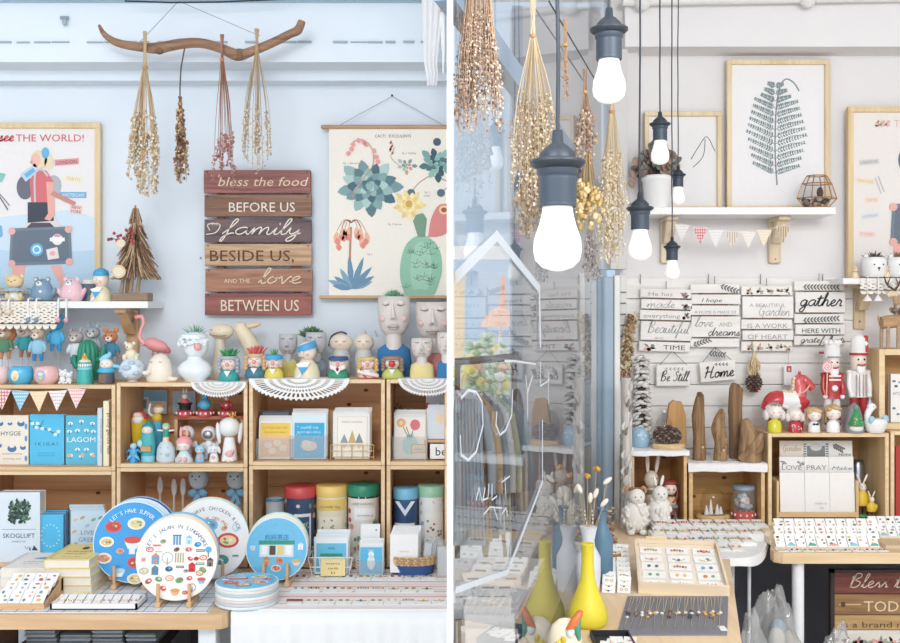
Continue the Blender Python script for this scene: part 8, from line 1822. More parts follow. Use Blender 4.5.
# ---- inside the wide crate: sign cards, rabbits, bottle
t = T('card_rack', 'pale wooden three step rack for the white sign cards', 'rack', 814, 3.945, z=ZT+.0175)
b = t.p('ledge'); b.box(-36, 43, 0, 36, 4, 7, LM[0]); b.box(-36, 43, -1, 1, 4, 9, LM[0])
b = t.p('ledge'); b.box(-36, 38, 13, 36, 20, 23, LM[0]); b = t.p('ledge'); b.box(-36, 38, 24, 36, 36, 39, LM[0])
for x in (-36, 43.5):
    b = t.p('side_panel'); b.box(x-1.2, x+1.2, 0, 36, 0, 40, LM[1])
ZR_ = ZT+.0175; k = 3.945/F
sg = [('Garden', '', '#efe6de'), ('', 'photo', '#eceef0'), ('Home', '', '#f1f1ef'), ('LOVE', '', '#f3f2f0'), ('PRAY', '', '#f2f1ef'), ('Make', '', '#f2f2f0'), ('', '', '#f4f3f2'), ('', 'be you', '#f3f3f2'), ('', '', '#f4f3f1')]
nm = ['cream sign card with script in the back row of the rack', 'checked photo sign card in the back row of the rack', 'white sign card with a leaf sprig in the back row of the rack', 'white sign card lettered LOVE in the middle row', 'white sign card lettered PRAY in the middle row', 'white sign card with a small word at the right of the middle row', 'plain white sign card at the left of the front row', 'white sign card with small lettering in the middle of the front row', 'plain white sign card at the right of the front row']
for i in range(9):
    r_ = i//3; j = i % 3; d_ = (4.045, 4.0, 3.952)[r_]; zb = (39.2, 23.2, 7.2)[r_]
    w_ = (24, 24.4, 24.6)[r_]; px_ = 816.5+(j-1)*(w_+.4)+r_*.6
    top = (441, 457, 473)[r_]; zt_ = 1.55-(top-HZ)*d_/F; z0_ = ZR_+zb*k
    t = T('sign_card', nm[i], 'sign card', px_, d_, z=z0_, group='white sign cards on the rack'); h_ = (zt_-z0_)/t.k
    b = t.p('card'); b.at(rx=-3); b.box(-w_/2, w_/2, 0, 1.6, 0, h_, C(sg[i][2], 'paper'))
    b2 = b
    if sg[i][0]:
        if r_ == 1: b2.txt(sg[i][0], 0, h_-13, -.3, 6.6 if j < 2 else 5, C('#8d8f94', 'paper'), 'c', 0 if j < 2 else .3, 20)
        elif j == 0: script_(b2, 'Garden', 0, h_-10, -.3, 3, .5, C('#c9b0a0', 'paper'), 19)
        else: b2.txt('Home', 4, h_-15, -.3, 4.6, SI, 'c', .2, 12); sprig(b2, -8, h_-4, 2, h_-9, 5)
    if i == 1:
        b2.box(-9, 9, -.3, 0, h_-16, h_-5, C('#8a8c8e', 'paper')); b2.disc(0, h_-6, 6, 4, -.4, 0, C('#d9dad9', 'paper'), 12)
        for q in range(6):
            for s in (-1, 1): b2.box(s*11-1.4, s*11+1.4, -.3, 0, h_-4-q*2.4, h_-2.8-q*2.4, C('#7d7f82', 'paper'))
    if i == 3: flo(b2, -8, h_-5, .8, ('#8d8f94', '#b9bab8')); flo(b2, 9, h_-6, .8, ('#8d8f94', '#b9bab8'))
    if i == 7: b2.txt('make it', 3, 9, -.3, 3.4, C('#a9aaae', 'paper'), 'c', .2, 12); b2.txt('fun', 4, 4.5, -.3, 3.4, C('#a9aaae', 'paper'))
def rabbit(label, px, d, H):
    t = T('rabbit_figure', label, 'figurine', px, d, z=ZT+.0175, group='rabbit figures with a green base'); u = H/46
    b = t.p('base', label='green base'); b.ell(0, 0, 2.6*u, 7*u, 6*u, 2.4*u, C('#4f9a5a', 'gloss'))
    b = t.p('trousers'); [b.tube([(s*3*u, 0, 3*u), (s*3*u, 0, 14*u)], 2.8*u, C('#5f4638', 'satin'), 9) for s in (-1, 1)]
    b = t.p('coat', label='yellow coat'); b.lathe(0, 0, 13*u, [(7*u, 0), (7.4*u, 2*u), (5.8*u, 11*u), (3*u, 15*u)], C('#e3c33c', 'satin'), 16, sy=.8); [b.ell(s*6.4*u, -2*u, 20*u, 2*u, 2.4*u, 5*u, C('#e3c33c', 'satin'), 8, 6) for s in (-1, 1)]
    b = t.p('head'); b.ell(0, -1, 31*u, 3.8*u, 3.6*u, 4.6*u, C('#efe6da', 'satin')); eyes(b, 0, 32*u, -4.4*u, 1.6*u, .5*u, BLACK)
    for s in (-1, 1):
        b = t.p('ear'); b.ell(s*3.4*u, 0, 39.5*u, 1.2*u, .9*u, 5.4*u, C('#efe6da', 'satin'), 8, 6, (0, s*24, 0))
rabbit('larger rabbit figure in a yellow coat beside the white sign cards', 862, 4.0, 46); rabbit('small rabbit figure beside the larger yellow coated one', 871.5, 3.97, 30)
t = T('steel_bottle', 'grey steel bottle standing behind the yellow coated rabbits', 'bottle', 857.5, 4.12, z=ZT+.0175); b = t.p('body'); b.lathe(0, 0, 0, [(6, 0), (6.4, 2), (6.4, 46), (5.4, 49)], C('#aab3bd', 'metal'), 18); b = t.p('cap'); b.lathe(0, 0, 48, [(5.6, 0), (5.6, 4), (.1, 4.4)], C('#8b95a0', 'metal'), 18)
t = book('white book titled HYGGE in the upper right crate', 898, 4.02, 1.0745+.0245, 16, 48, 5, '#f0efec', lambda b: (b.txt('HYGGE', 1.5, 27, -.3, 5, C('#8d8f94', 'paper'), 'c', 0, 13), [b.disc(x, z, 1.8, 1.2, -.2, 0, c(q), 8) for x, z, q in ((-4, 41, '#5f7f9a'), (2, 40, '#8a98a4'), (-4, 14, '#5f7f9a'), (4, 16, '#c9a08c'), (0, 8, '#7f98a8'), (-2, 36, '#3f5f7a'))]), group=None)
t = book('red book with a pale round mark in the lower right crate', 902, 3.96, ZT+.001+.0163, 14, 74, 6, '#b7433f', lambda b: (b.disc(3, 52, 4, 6, -.3, 0, c('#efdfcf'), 14), b.disc(3, 52, 2, 3, -.4, 0, c('#b7433f'), 10)), group=None)
# reindeer on the upper crate
t = T('twig_reindeer', 'brown wood and twig reindeer with a wreath collar on the upper crate', 'reindeer', 891, 4.01, z=1.3945); wd = W('#c4a27c', '#9a7a5a', 'x', 20, .8)
b = t.p('body'); b.tube([(-10, 0, 26), (-2, 0, 27), (10, 0, 28)], [6, 6.6, 6.4], wd, 12, 3)
for x in (-8, -4, 6, 9):
    b = t.p('leg'); b.tube([(x, R.choice((-3, 3)), 24), (x-.5, R.choice((-3, 3)), 0)], [1.9, 1.5], C('#b79a7c', 'bark'), 7)
b = t.p('neck'); b.tube([(7, 0, 28), (6, 0, 42), (4, 0, 54)], [4, 3, 3], wd, 10, 3)
b = t.p('head'); b.tube([(6, 0, 55), (1, 0, 55), (-4, 0, 53)], [3.8, 3.6, 2.2], C('#e0c9a8', 'bark'), 10, 3)
for s in (-1, 1):
    b = t.p('antler'); b.tube([(4, s*2, 58), (s*7+2, s*3, 64), (s*10+2, s*3, 72)], [1.2, 1, .5], C('#5d4a40', 'bark'), 6, 3); b.tube([(s*7+2, s*3, 64), (s*4+2, s*3, 71)], [.8, .4], C('#5d4a40', 'bark'), 6)
b = t.p('collar', label='grey twig wreath'); [b.ell(6+5*cos(a), 5*sin(a), 39+R.uniform(-3, 3), 2.6, 2.6, 2.2, C(['#8b817a', '#b9b0a8', '#6a615c'][i % 3], 'bark'), 6, 5, (R.uniform(-40, 40), 0, 0)) for i, a in enumerate([2*pi*q/14 for q in range(14)])]
b = t.p('tail'); b.ell(-12.5, 0, 31, 1.4, 1.4, 3, wd, 8, 6)
# ---- tables of the right bay
t = T('wooden_counter', 'pale wooden counter along the shop window carrying the jewellery and vases', 'counter', 0, 3.0, loc=Vector((.55, 2.35, 0)))
u = 1/t.k; top = [(gx(2.35)+.004, 2.35), (.695, 2.35), (.955, 3.415), (.775, 3.42), (.775, 4.03), (gx(4.03)+.004, 4.03)]
b = t.p('counter_top'); b.plate([((x-.55)*u, (y-2.35)*u) for x, y in top], .655*u, ZT*u, W('#ecd3b0', '#dfc098', 'y', 7))
b = t.p('leg'); b.box((.63-.55)*u, (.66-.55)*u, .1*u, .13*u, 0, .655*u, WHT); b = t.p('leg'); b.box((.88-.55)*u, (.91-.55)*u, 1.02*u, 1.05*u, 0, .655*u, WHT)
b = t.p('apron', label='dark panel at the glass'); b.box((gx(3.9)+.03-.55)*u, (.77-.55)*u, 1.5*u, 1.53*u, 0, .655*u, C('#4a4e58'))
t = T('cloth_table', 'small rounded table under a white cloth covered with jewellery cards', 'table', 0, 3.4, loc=Vector((1.0, 3.43, 0))); u = 1/t.k
ct = [(.79, 3.43), (.965, 3.43), (1.05, 3.46), (1.12, 3.56), (1.19, 3.74), (1.228, 3.88), (1.228, 4.2), (.79, 4.2)]
b = t.p('table_top'); b.plate([((x-1.0)*u, (y-3.43)*u) for x, y in [(.8, 3.44), (.96, 3.44), (1.045, 3.47), (1.11, 3.57), (1.18, 3.75), (1.22, 3.89), (1.22, 4.19), (.8, 4.19)]], (ZT-.03)*u, (ZT-.004)*u, C('#e3e1e0', 'satin'))
b = t.p('tablecloth', label='white cloth'); pts = spline([((x-1.0)*u, (y-3.43)*u, 0) for x, y in ct[:6]], 6)
b.plate([(p.x, p.y) for p in pts]+[((x-1.0)*u, (y-3.43)*u) for x, y in ct[6:]], (ZT-.0035)*u, (ZT-.001)*u, C('#f1efee', 'cloth'))
rows = [[(p.x, p.y-.3-j*.25*(1+sin(i*.8)), (ZT-.002)*u-j*2.6-(j*j*.5)*(1+sin(i*.5+1))*.3) for i, p in enumerate(pts)] for j in range(4)]
b.sheet(rows, C('#f1efee', 'cloth'))
for x, y in ((1.0, 3.55), (1.08, 3.62), (1.15, 4.1), (.84, 4.1)):
    b = t.p('leg', label='thin white metal leg'); b.tube([((x-1)*u, (y-3.43)*u, 0), ((x-1)*u+1, (y-3.43)*u, (ZT-.03)*u)], 2, C('#dfe2e6', 'satin'), 8)
b = t.p('strut'); b.tube([((1.0-1)*u, (3.55-3.43)*u, (ZT-.03)*u), ((.9-1)*u, (3.5-3.43)*u, .2*u)], .8, C('#dfe2e6', 'satin'), 6)
t = T('display_table', 'wooden topped table with a white leg under the sticker displays', 'table', 0, 3.5, loc=Vector((1.5, 3.5, 0))); u = 1/t.k
tp_ = [(1.165, 3.5), (2.3, 3.5), (2.3, 4.22), (1.243, 4.22), (1.243, 3.87), (1.2, 3.72), (1.14, 3.56), (1.14, 3.52)]
b = t.p('table_top'); b.plate([((x-1.5)*u, (y-3.5)*u) for x, y in tp_], (ZT-.038)*u, ZT*u, W('#e8cfa9', '#d7b88c', 'x', 9))
for x in (1.235, 2.2):
    b = t.p('leg', label='white table leg'); b.tube([((x-1.5)*u, .05*u, 0), ((x-1.5)*u, .05*u, (ZT-.038)*u)], 6, C('#eef0f4', 'satin'), 14)
b = ONE('shade_backdrop', 'added dark sheet standing in for the shade below the right tables', 'cloth', 0, 4.0, z=0); b.loc = Vector((1.6, 4.215, 0)); u = 1/b.k  # added dark sheet that stands in for the shade under the tables
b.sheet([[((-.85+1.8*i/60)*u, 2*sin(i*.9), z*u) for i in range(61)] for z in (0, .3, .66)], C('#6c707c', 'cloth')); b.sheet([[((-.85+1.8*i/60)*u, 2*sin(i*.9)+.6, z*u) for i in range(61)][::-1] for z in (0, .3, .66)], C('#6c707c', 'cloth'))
def bag(label, loc, rx, rz, tint, seed):
    t = T('plastic_bag', label, 'bag', 0, 3.6, loc=Vector(loc), group='plastic bags under the right tables'); rr = random.Random(seed); k = 1/t.k
    from mathutils import noise
    def wp(a, b_, c_):
        p = Vector((a, b_, c_))*1.7+Vector((seed*3.1, 0, 0)); q = 1+.3*noise.noise(p)+.14*noise.noise(p*2.7)+.06*noise.noise(p*7); top = max(0, c_)
        return (a*q*(1-.35*top**3), b_*q*(1-.35*top**3), c_*q)
    b = t.p('film', label='crinkled clear film'); b.ell(0, 0, rz*.97*k, rx*k, rx*.8*k, rz*k, CLEAR('bag_film', .95, milky=.2), 64, 48, None, wp)
    b = t.p('contents')
    for i in range(26): b.ell(rr.uniform(-.6, .6)*rx*k, rr.uniform(-.4, .4)*rx*k, (.2+rr.random()*1.4)*rz*k, rx*.28*k, rx*.26*k, rz*.14*k, C(tint[i % len(tint)], 'cloth'), 10, 8)
bag('clear bag of white things standing below the cloth table edge', (.93, 3.12, 0), .085, .29, ['#dfe1e4', '#b9b2aa', '#eceef0'], 1)
bag('clear bag of grey and pale blue things left of the white table leg', (1.09, 3.36, 0), .1, .30, ['#b9b2ac', '#8fa9bc', '#d3cfcb', '#7f9fb8'], 4)
bag('clear bag of grey things right of the white table leg', (1.36, 3.50, 0), .062, .22, ['#c6c1bd', '#a9a39f', '#6f6a6a'], 7)
t = T('board_sign', 'dark framed plank sign under the table reading Bless the TODAY is a brand', 'sign', 905, 3.72, z=0); hh = .585/t.k
b = t.p('frame'); b.box(-75, -71, -2, 4, 0, hh, C('#3a2f2c')); b.box(-75, 76, -2, 4, hh-3, hh, C('#3a2f2c')); b.box(72, 76, -2, 4, 0, hh, C('#3a2f2c'))
pl = [('#8a4f44', '#6d3d36', 22), ('#a5825c', '#87653f', 21), ('#c9a878', '#b08d5c', 15), ('#e9e4de', '#d9d2ca', 26), ('#a5825c', '#87653f', 24), ('#8a4f44', '#6d3d36', 24)]
z = hh-3
for i, (a_, c_, h_) in enumerate(pl):
    b = t.p('plank'); b.box(-71, 72, 0, 3, z-h_+.8, z, W(a_, c_, 'x', 14, .7), .4)
    if i == 0: script_(b, 'Bless', -38, z-15, -.3, 6.4, .9, C('#e9d9c6', 'paper'), 40); script_(b, 'the', 0, z-15, -.3, 6, .9, C('#e9d9c6', 'paper'), 22); script_(b, 'food', 38, z-15, -.3, 6, .9, C('#e9d9c6', 'paper'), 36)
    if i == 1: b.txt('TODAY', -13, z-17, -.3, 15, C('#e6d3ac', 'paper'), 'c', 0, 56); b.stroke([(-66, z-10), (-44, z-10)], 1, -.3, C('#d9c19a', 'paper')); b.disc(-62, z-10, 2.4, 2.8, -.4, 0, C('#5f432c', 'paper'), 10)
    if i == 2: b.txt('is a brand new day', -14, z-12, -.3, 8.4, C('#5f4632', 'paper'), 'c', 0, 100)
    if i == 3: [flo(b, -60+q*12, z-13, 1.6, ('#e2a9a4', '#cf8f8c', '#a9b09a')) for q in range(11)]
    z -= h_
# ---- jewellery on the cloth table and counter
def jcard(label, px, d, z, w_, h_, tilt, grp, rz=0, kind=None, col='#f6f4f2', s=1.0, nm='jewellery_card'):
    t = T(nm, label, 'jewellery card', px, d, z=z, group=grp, rz=rz)
    b = t.p('card'); b.at(rx=tilt); b.box(-w_/2, w_/2, 0, h_, 0, .6, C(col, 'paper'))
    b = t.p('jewellery'); b.at(rx=tilt); jewel(b, R.randrange(4) if kind is None else kind, h_*.45, .6, s)
for r_, (d_, z_, n_, x0_) in enumerate(((3.52, ZT, 7, 664), (3.60, ZT+.012, 8, 662), (3.68, ZT+.024, 9, 660), (3.76, ZT+.036, 9, 662))):
    tr = T('tray', ['lowest step of white jewellery cards at the front of the cloth table', 'second step of white jewellery cards on the cloth table', 'third step of white jewellery cards on the cloth table', 'rearmost step of white jewellery cards on the cloth table'][r_], 'tray', x0_+n_*6.2-6, d_, z=ZT-.0005, group='steps of jewellery cards on the cloth table')
    b = tr.p('step'); hz = max(.6, (z_-ZT)/tr.k+.2); b.box(-n_*6.2-2, n_*6.2+2, 0, 20, 0, hz, C('#efedec', 'paper'))
    for j in range(n_):
        jcard('white jewellery card '+['on the front step of the cloth table', 'on the second step of the cloth table', 'on the third step of the cloth table', 'on the rearmost step of the cloth table'][r_], x0_+j*12.4, d_+.002, ZT-.0005+(hz+.1)*tr.k, 11, 20, 6, 'jewellery cards step %s of the cloth table' % 'one two three four'.split()[r_], s=1.1, rz=R.uniform(-4, 4))
b = ONE('price_note', 'yellow handwritten note standing in front of the woolly animals', 'note', 658, 3.66, z=ZT+.033); b.at(rx=-30); b.box(-10, 10, 0, .6, 0, 17, C('#f0dca8', 'paper')); [b.stroke([(-7, 4+i*3.2), (R.uniform(3, 7), 4+i*3.2)], .7, -.2, C('#8a7444', 'paper')) for i in range(4)]
b.loc = Vector(((658-CX)*.00349, 3.49, ZT-.0005))
b = ONE('sunglasses', 'small dark round spectacles lying on the rearmost step of cards', 'spectacles', 673, 3.84, z=ZT+.0005); m = BLACK
for s in (-1, 1): b.tube([(s*4+3*cos(a), 3*sin(a), 1) for a in [2*pi*i/14 for i in range(15)]], .6, m, 5); b.tube([(s*7, 0, 1), (s*7, 8, 1)], .45, m, 5)
b.tube([(-1, 0, 1), (1, 0, 1)], .5, m, 5)
# card box on the counter
t = T('card_box', 'pale wooden display box with three columns of white jewellery cards', 'box', 684, 2.985, z=ZT+.0045, rz=-8); tl = 13
b = t.p('box'); b.at(rx=tl)
b.box(-44, 43, 0, 100, 0, 2, C('#f0e6d8', 'paper'))
OB = W('#efdfc6', '#e3cfae', 'x', 9)
for q in ((-45, 44, -2, 0, -1, 11), (-45, 44, 100, 102, 0, 9), (-45, -43, 0, 100, 0, 9), (42, 44, 0, 100, 0, 9)): b.box(*q, OB)
b = t.p('stand'); b.box(-40, 40, 92, 96, 0, 27, OB)
box_t = t
for cc in range(3):
    for r_ in range(5):
        # cards lie in the box: follow its slope
        x = -28+cc*28; y = 6+r_*18.5; k = 2.985/F
        lx, ly, lz = x*k, (y*cos(rad(tl))-2.4*sin(rad(tl)))*k, (y*sin(rad(tl))+2.4*cos(rad(tl)))*k
        a = rad(-8); px_, py_ = lx*cos(a)-ly*sin(a), lx*sin(a)+ly*cos(a)
        t = T('earring_card', 'white earring card in the %s column of the wooden display box' % ['left', 'middle', 'right'][cc], 'earring card', 0, 2.985, loc=box_t.o.location+Vector((px_, py_, lz)), rz=-8+R.uniform(-5, 5), group='earring cards in the %s column' % ['left', 'middle', 'right'][cc])
        b = t.p('card'); b.at(rx=tl+4); b.box(-11.5, 11.5, 0, 12, 0, .6, C('#f5f4f2', 'paper'))
        b = t.p('earring'); b.at(rx=tl+4); jewel(b, R.randrange(4), 5, .6, 1.3); (b.ell(R.uniform(-6, 6), 4, 2, 2, 1.8, 1.4, C(['#3f9aa8', '#d98a4f', '#5fb0c9'][r_ % 3], 'gloss'), 8, 6) if cc == 2 else None)
for cc in range(2):
    for r_ in range(8):
        d_ = 3.0+r_*.056; px_ = 450+(.475+.046*cc+.15*(d_-3))/d_*1000
        t = T('hair_clip_card', 'white card of gold trinkets in the %s slanted row left of the display box' % ['outer', 'inner'][cc], 'jewellery card', px_, d_, z=ZT+.0005, rz=-14, group='gold trinket cards in the %s slanted row' % ['outer', 'inner'][cc])
        b = t.p('card'); b.at(rx=38); b.box(-6.5, 6.5, 0, 20, 0, .6, C('#f6f4f0', 'paper'))
        b = t.p('jewellery'); b.at(rx=38)
        for q in range(3): jewel(b, R.choice((1, 2, 3)), 4+q*5.5, .6, .8)
# necklace board
t = T('necklace_board', 'dark grey felt board with a row of fine necklaces', 'board', 672, 2.61, z=ZT+.0005)
def mat_pt(u_, v_): # u -1..1 across, v 0..1 away
    w0, w1 = 55, 57; return ((w0+(w1-w0)*v_)*u_+36*v_, v_*132)
b = t.p('felt'); b.plate([mat_pt(-1, 0), mat_pt(1, 0), mat_pt(1, 1), mat_pt(-1, 1)], 0, 1.6, C('#7d7d84', 'cloth'))
b = t.p('price_tag', label='small white price tag'); x, y = mat_pt(.92, .12); b.box(x-3.4, x+3.4, y-6, y+8, 1.6, 2.2, WHT)
nb = t
for i in range(14):
    u_ = -.9+1.82*i/13.5; x, y = mat_pt(u_, .5)
    t = T('necklace', 'fine gold necklace with a pendant laid on the grey felt board', 'necklace', 0, 2.61, rz=-15, loc=nb.o.location+Vector((x*nb.k, y*nb.k, 1.62*nb.k)), group='necklaces on the felt board'); g = C(['#e6d8b4', '#dedad4', '#eadfc2'][i % 3], 'metal')
    b = t.p('chain').at(sc=1.35); w1_ = R.uniform(.5, 1.1); b.tube([(-w1_-R.uniform(0, 1), 44, .5), (-w1_*.6, 10, .5), (0, R.uniform(-8, 4), .6), (w1_*.6, 8, .5), (w1_+R.uniform(0, 1), 44, .5)], .36, g, 5, 5)
    yb = R.uniform(-14, -2)
    b.tube([(0, 0, .6), (R.uniform(-1, 1), yb, .6), (R.uniform(-1, 1), -38, .5)], .36, g, 5, 4)
    b = t.p('pendant').at(sc=1.35); [b.ell(R.uniform(-1.4, 1.4), q, 1, 1.7, 1.7, 1.1, C(R.choice(['#e6e2dc', '#8a6a52', '#3d3f46', '#c9a46a', '#d9d6d0']), 'gloss'), 8, 6) for q in ([0, yb*.5] if i % 3 else [3, -2, -7, -12])]
t = T('card_tray', 'small black tray with white cards at the front of the counter', 'tray', 619, 2.46, z=ZT+.0005)
b = t.p('tray'); b.plate([(-21, 0), (20, 0), (19, 60), (-20, 60)], 0, 1, BLACK); [b.box(*q, BLACK) for q in ((-21, -19.5, 0, 60, 0, 6), (18.5, 20, 0, 60, 0, 6), (-20, 20, 59, 60.5, 0, 6), (-21, 20, -1, 0, 0, 5))]
for i in range(5):
    jcard('small white card in the black tray at the front of the counter', 606+i*6, 2.50+.012*(i % 3), ZT+.0005+.003+i*.0017, 13, 22, 0, 'white cards in the black tray', rz=R.uniform(-14, 14), kind=2, s=.7)
# ---- vases and dried stems
def vase(label, px, d, prof, m, extra=None, grp='vases at the shop window', halves=None, n=28, sc=1):
    t = T('vase', label, 'vase', px, d, z=ZT+.0005, group=grp); t.k *= sc
    b = t.p('body')
    if halves:
        for (a0, a1), mm in halves: b.lathe(0, 0, 0, prof, mm, 20, arc=(a0, a1), cap=False)
        b.lathe(0, 0, 0, [(prof[0][0], 0), (.1, .2)], m, 20)
    else: b.lathe(0, 0, 0, prof, m, n)
    ins = [(prof[-1][0]*.86, prof[-1][1]), (prof[-1][0]*.7, prof[-1][1]-8), (.1, prof[-1][1]-9)]
    b = t.p('mouth'); b.lathe(0, 0, 0, ins, C('#5a5648') if not halves else C('#c9ccd2'), 20, cap=False)
    if extra: extra(t)
    return t
YL = C('#e3d43c', 'rubber')
vase('yellow vase with a long neck and a wide round foot', 587.5, 2.70, [(16, 0), (19, 3), (20.3, 9), (18.6, 17), (12, 32), (7.6, 45), (6.2, 60), (6.4, 80), (7, 81), (6.6, 81.5)], YL, lambda t: [t.p('ridge').lathe(0, 0, 2.6, [(19.2, 0), (19.5, .5), (19.2, 1)], C('#c9b92c', 'rubber'), 28, cap=False)])
def stems(t):
    b = t.p('dried_stem'); 
    sm = C('#b9a584'); ph = C('#f0e6da', 'fuzzy')
    for x1, z1, kind in ((-2, 148, 'o'), (10, 157, 'o'), (9, 122, 'b'), (2, 116, 'b'), (24, 138, 'b'), (-12, 128, 'b'), (-6, 120, 's'), (20, 110, 'b'), (4, 112, 's')):
        if x1 == -12 or x1 == 9: b = t.p('dried_stem')
        b.tube([(x1*.1, 0, 60), (x1*.5, -1, 88), (x1, -2, z1)], [.6, .5, .4], sm, 5, 3)
        if kind == 'o': [b.ell(x1+R.uniform(-3, 3), -2+R.uniform(-3, 3), z1+R.uniform(-3, 3), 2.2, 2.2, 2.4, C(['#d9a64a', '#c2863a'][q % 2], 'fuzzy'), 7, 5) for q in range(9)]
        elif kind == 'b': b.ell(x1, -2, z1+4, 3.2, 3, 7, ph, 10, 8, (0, x1*2.2, 0))
        else: [b.ell(x1*(.6+.1*q)+R.uniform(-2, 2), -2, 78+q*5, 1.3, 1.2, 2, C('#d8c8b4'), 6, 4) for q in range(6)]
vase('white carafe vase holding bunny tails and dried flowers', 588.5, 3.02, [(13, 0), (14, 2), (15.5, 22), (15.5, 44), (8.5, 58), (7.6, 66), (11, 82), (11.4, 83)], C('#dfe5ee', 'rubber'), stems, sc=.78)
vase('tall dark blue bottle vase behind the two tone carafe', 602, 3.13, [(11.5, 0), (12, 2), (12, 48), (8, 58), (5, 64), (5, 78), (6.4, 80), (6.4, 81)], C('#5f8199', 'rubber'), lambda t: (t.p('dried_stem').tube([(0, 0, 70), (2, 0, 95), (6, 0, 112)], .5, C('#b9a584'), 5, 3)), sc=.91)
t = T('coil_basket', 'small coiled tan basket on the counter beside the dark blue bottle', 'basket', 613, 3.33, z=ZT+.0005); b = t.p('coil'); [b.tube([((9-i*.4)*cos(a), (7-i*.3)*sin(a), 1.2+i*2) for a in [2*pi*q/22 for q in range(23)]], 1.3, C('#b98f5c', 'bark'), 6) for i in range(6)]
t = T('shell_stand', 'brown scaly ornament standing behind the coiled basket', 'ornament', 612, 3.60, z=ZT+.0005); b = t.p('scales'); [b.ell(R.uniform(-4, 4), R.uniform(-4, 4), z*2.4+1, 3, 3, 1.3, C(['#a98f78', '#8a705a', '#c9b49c'][z % 3], 'bark'), 7, 5) for z in range(16)]
# painted figure at the front
t = T('painted_figure', 'cream rounded figure painted with an orange and green toucan, front of the counter', 'figurine', 565, 2.415, z=ZT+.0005)
b = t.p('body'); b.lathe(0, 0, 0, [(17, 0), (18, 4), (17, 24), (13, 37), (6, 43), (.1, 44)], C('#f0e4cc', 'gloss'), 24, sy=.7)
b = t.p('bird', label='orange and green painted bird'); b.tube([(2, -10, 34), (8, -9, 42), (14, -6, 50), (17, -5, 52)], [3.4, 4.4, 3.6, 1.2], C('#d9763c', 'gloss'), 10, 4); b.tube([(12, -7, 46), (11, -8, 36), (13, -7, 24)], [3.4, 4, 2], C('#4f9a80', 'gloss'), 8, 4); b.ell(4, -11, 33, 4.4, 3, 6, C('#e3eef4', 'gloss'), 10, 8)
b = t.p('painted_face'); b.ell(11, -9, 15, 7, 5, 9, C('#f2dcc4', 'gloss')); b.ell(12, -13, 17, 1, .8, 1.2, BLACK, 6, 4); b.ell(-6, -12, 18, 6, 2, 8, C('#e3d24a', 'gloss'), 10, 8); b.ell(-10, -12, 10, 5, 2, 6, C('#9fcbd0', 'gloss'), 10, 8); b.ell(-3, -13, 26, 3, 1.4, 4, C('#d9b83c', 'gloss'), 8, 6)
b = t.p('hair'); b.ell(17, -8, 12, 3, 4, 9, C('#3d3638', 'gloss'), 10, 8)
# ---- sticker displays on the right table
def display(label, px, d, n, rows_, w_, grp, stick, zz=ZT+.0005):
    t = T('sticker_display', label, 'display', px, d, z=zz); W_ = n*w_
    b = t.p('steps')
    for r_ in range(rows_): b.box(-W_/2-1, W_/2+1, r_*16, (r_+1)*16+1, 0, 1.6+r_*4.2, OB)
    for r_ in range(rows_):
        for j in range(n):
            c_ = T('sticker_sheet', 'small white sticker sheet in the %s row of the %s sticker display' % (['front', 'middle', 'back'][r_], stick), 'sticker', px+(j-(n-1)/2)*w_, d+r_*16*t.k+.003, z=zz+(1.7+r_*4.2)*t.k, group='%s row stickers of the %s display' % (['front', 'middle', 'back'][r_], stick))
            b = c_.p('sheet'); b.at(rx=-42); b.box(-w_*.46, w_*.46, 0, .5, 0, 14.5, C('#f5f4f3', 'paper'))
            b = c_.p('printed_motifs'); b.at(rx=-42)
            cs = ['#3d3f46', '#8a8c90', '#d9b46a', '#c98a7a', '#9aa5a8']
            if r_ == 0 and j % 2: b.prism([(-w_*.4, 1), (w_*.4, 1), (w_*.4, 3), (-w_*.1, 5)], -.2, 0, C(['#5fa99a', '#8fc4d4', '#e0a08c'][j % 3], 'paper'))
            for q in range(3): b.disc(R.uniform(-w_*.3, w_*.3), 4+q*3.4, R.uniform(.7, 2), R.uniform(.5, 1.3), -.3, 0, C(R.choice(cs), 'paper'), 8)
    return t
display('stepped display of small white sticker sheets at the left of the right table', 828, 3.56, 10, 3, 10.4, '', 'wide')
display('stepped display of stickers at the right picture edge', 889, 3.72, 4, 2, 9, '', 'right edge')
for j in range(9):
    jcard('white jewellery card lying in front of the wide sticker display', 784+j*12.5, 3.515, ZT+.0005, 11, 10, 0, 'jewellery cards before the wide sticker display', rz=R.uniform(-6, 6), s=.9)
for i in range(3):
    b = ONE('paper_stack', ['lowest tan envelope at the right table edge', 'middle tan envelope at the right table edge', 'top tan envelope at the right table edge'][i], 'envelope', 895, 3.56+.008*i, z=ZT+.0005+i*.0025, group='tan envelopes'); b.box(-9, 14, 0, 26, 0, .65, C(['#e0c9a8', '#ead6ba', '#d6bd98'][i], 'paper'))
# ---- beyond the glass
def at2(x, y, z): return Vector((x, y, z))
t = T('clothes_rail', 'dark clothes rail beyond the glass', 'rail', 0, 4.0, loc=at2(.13, 4.05, 0)); u = 1/t.k
b = t.p('rail'); b.tube([(-.11*u, 0, 1.34*u), (.14*u, 0, 1.36*u)], 4, C('#4c4f58', 'satin'), 10); b.ell(.14*u, 0, 1.36*u, 6, 6, 6, C('#4c4f58', 'satin'))
b = t.p('post'); b.tube([(-.1*u, 0, 0), (-.1*u, 0, 1.34*u)], 3, C('#4c4f58', 'satin'), 10); b.tube([(-.1*u, -.3*u, .012*u), (-.1*u, .2*u, .012*u)], 3, C('#4c4f58', 'satin'), 8)
b = t.p('post'); b.tube([(.13*u, 0, 0), (.13*u, 0, 1.36*u)], 3, C('#4c4f58', 'satin'), 10)
sc = ['#a9b9c6', '#c2ab90', '#7f97ab', '#cdd6de', '#9fb3a2', '#6f8aa2', '#8fa5b8']
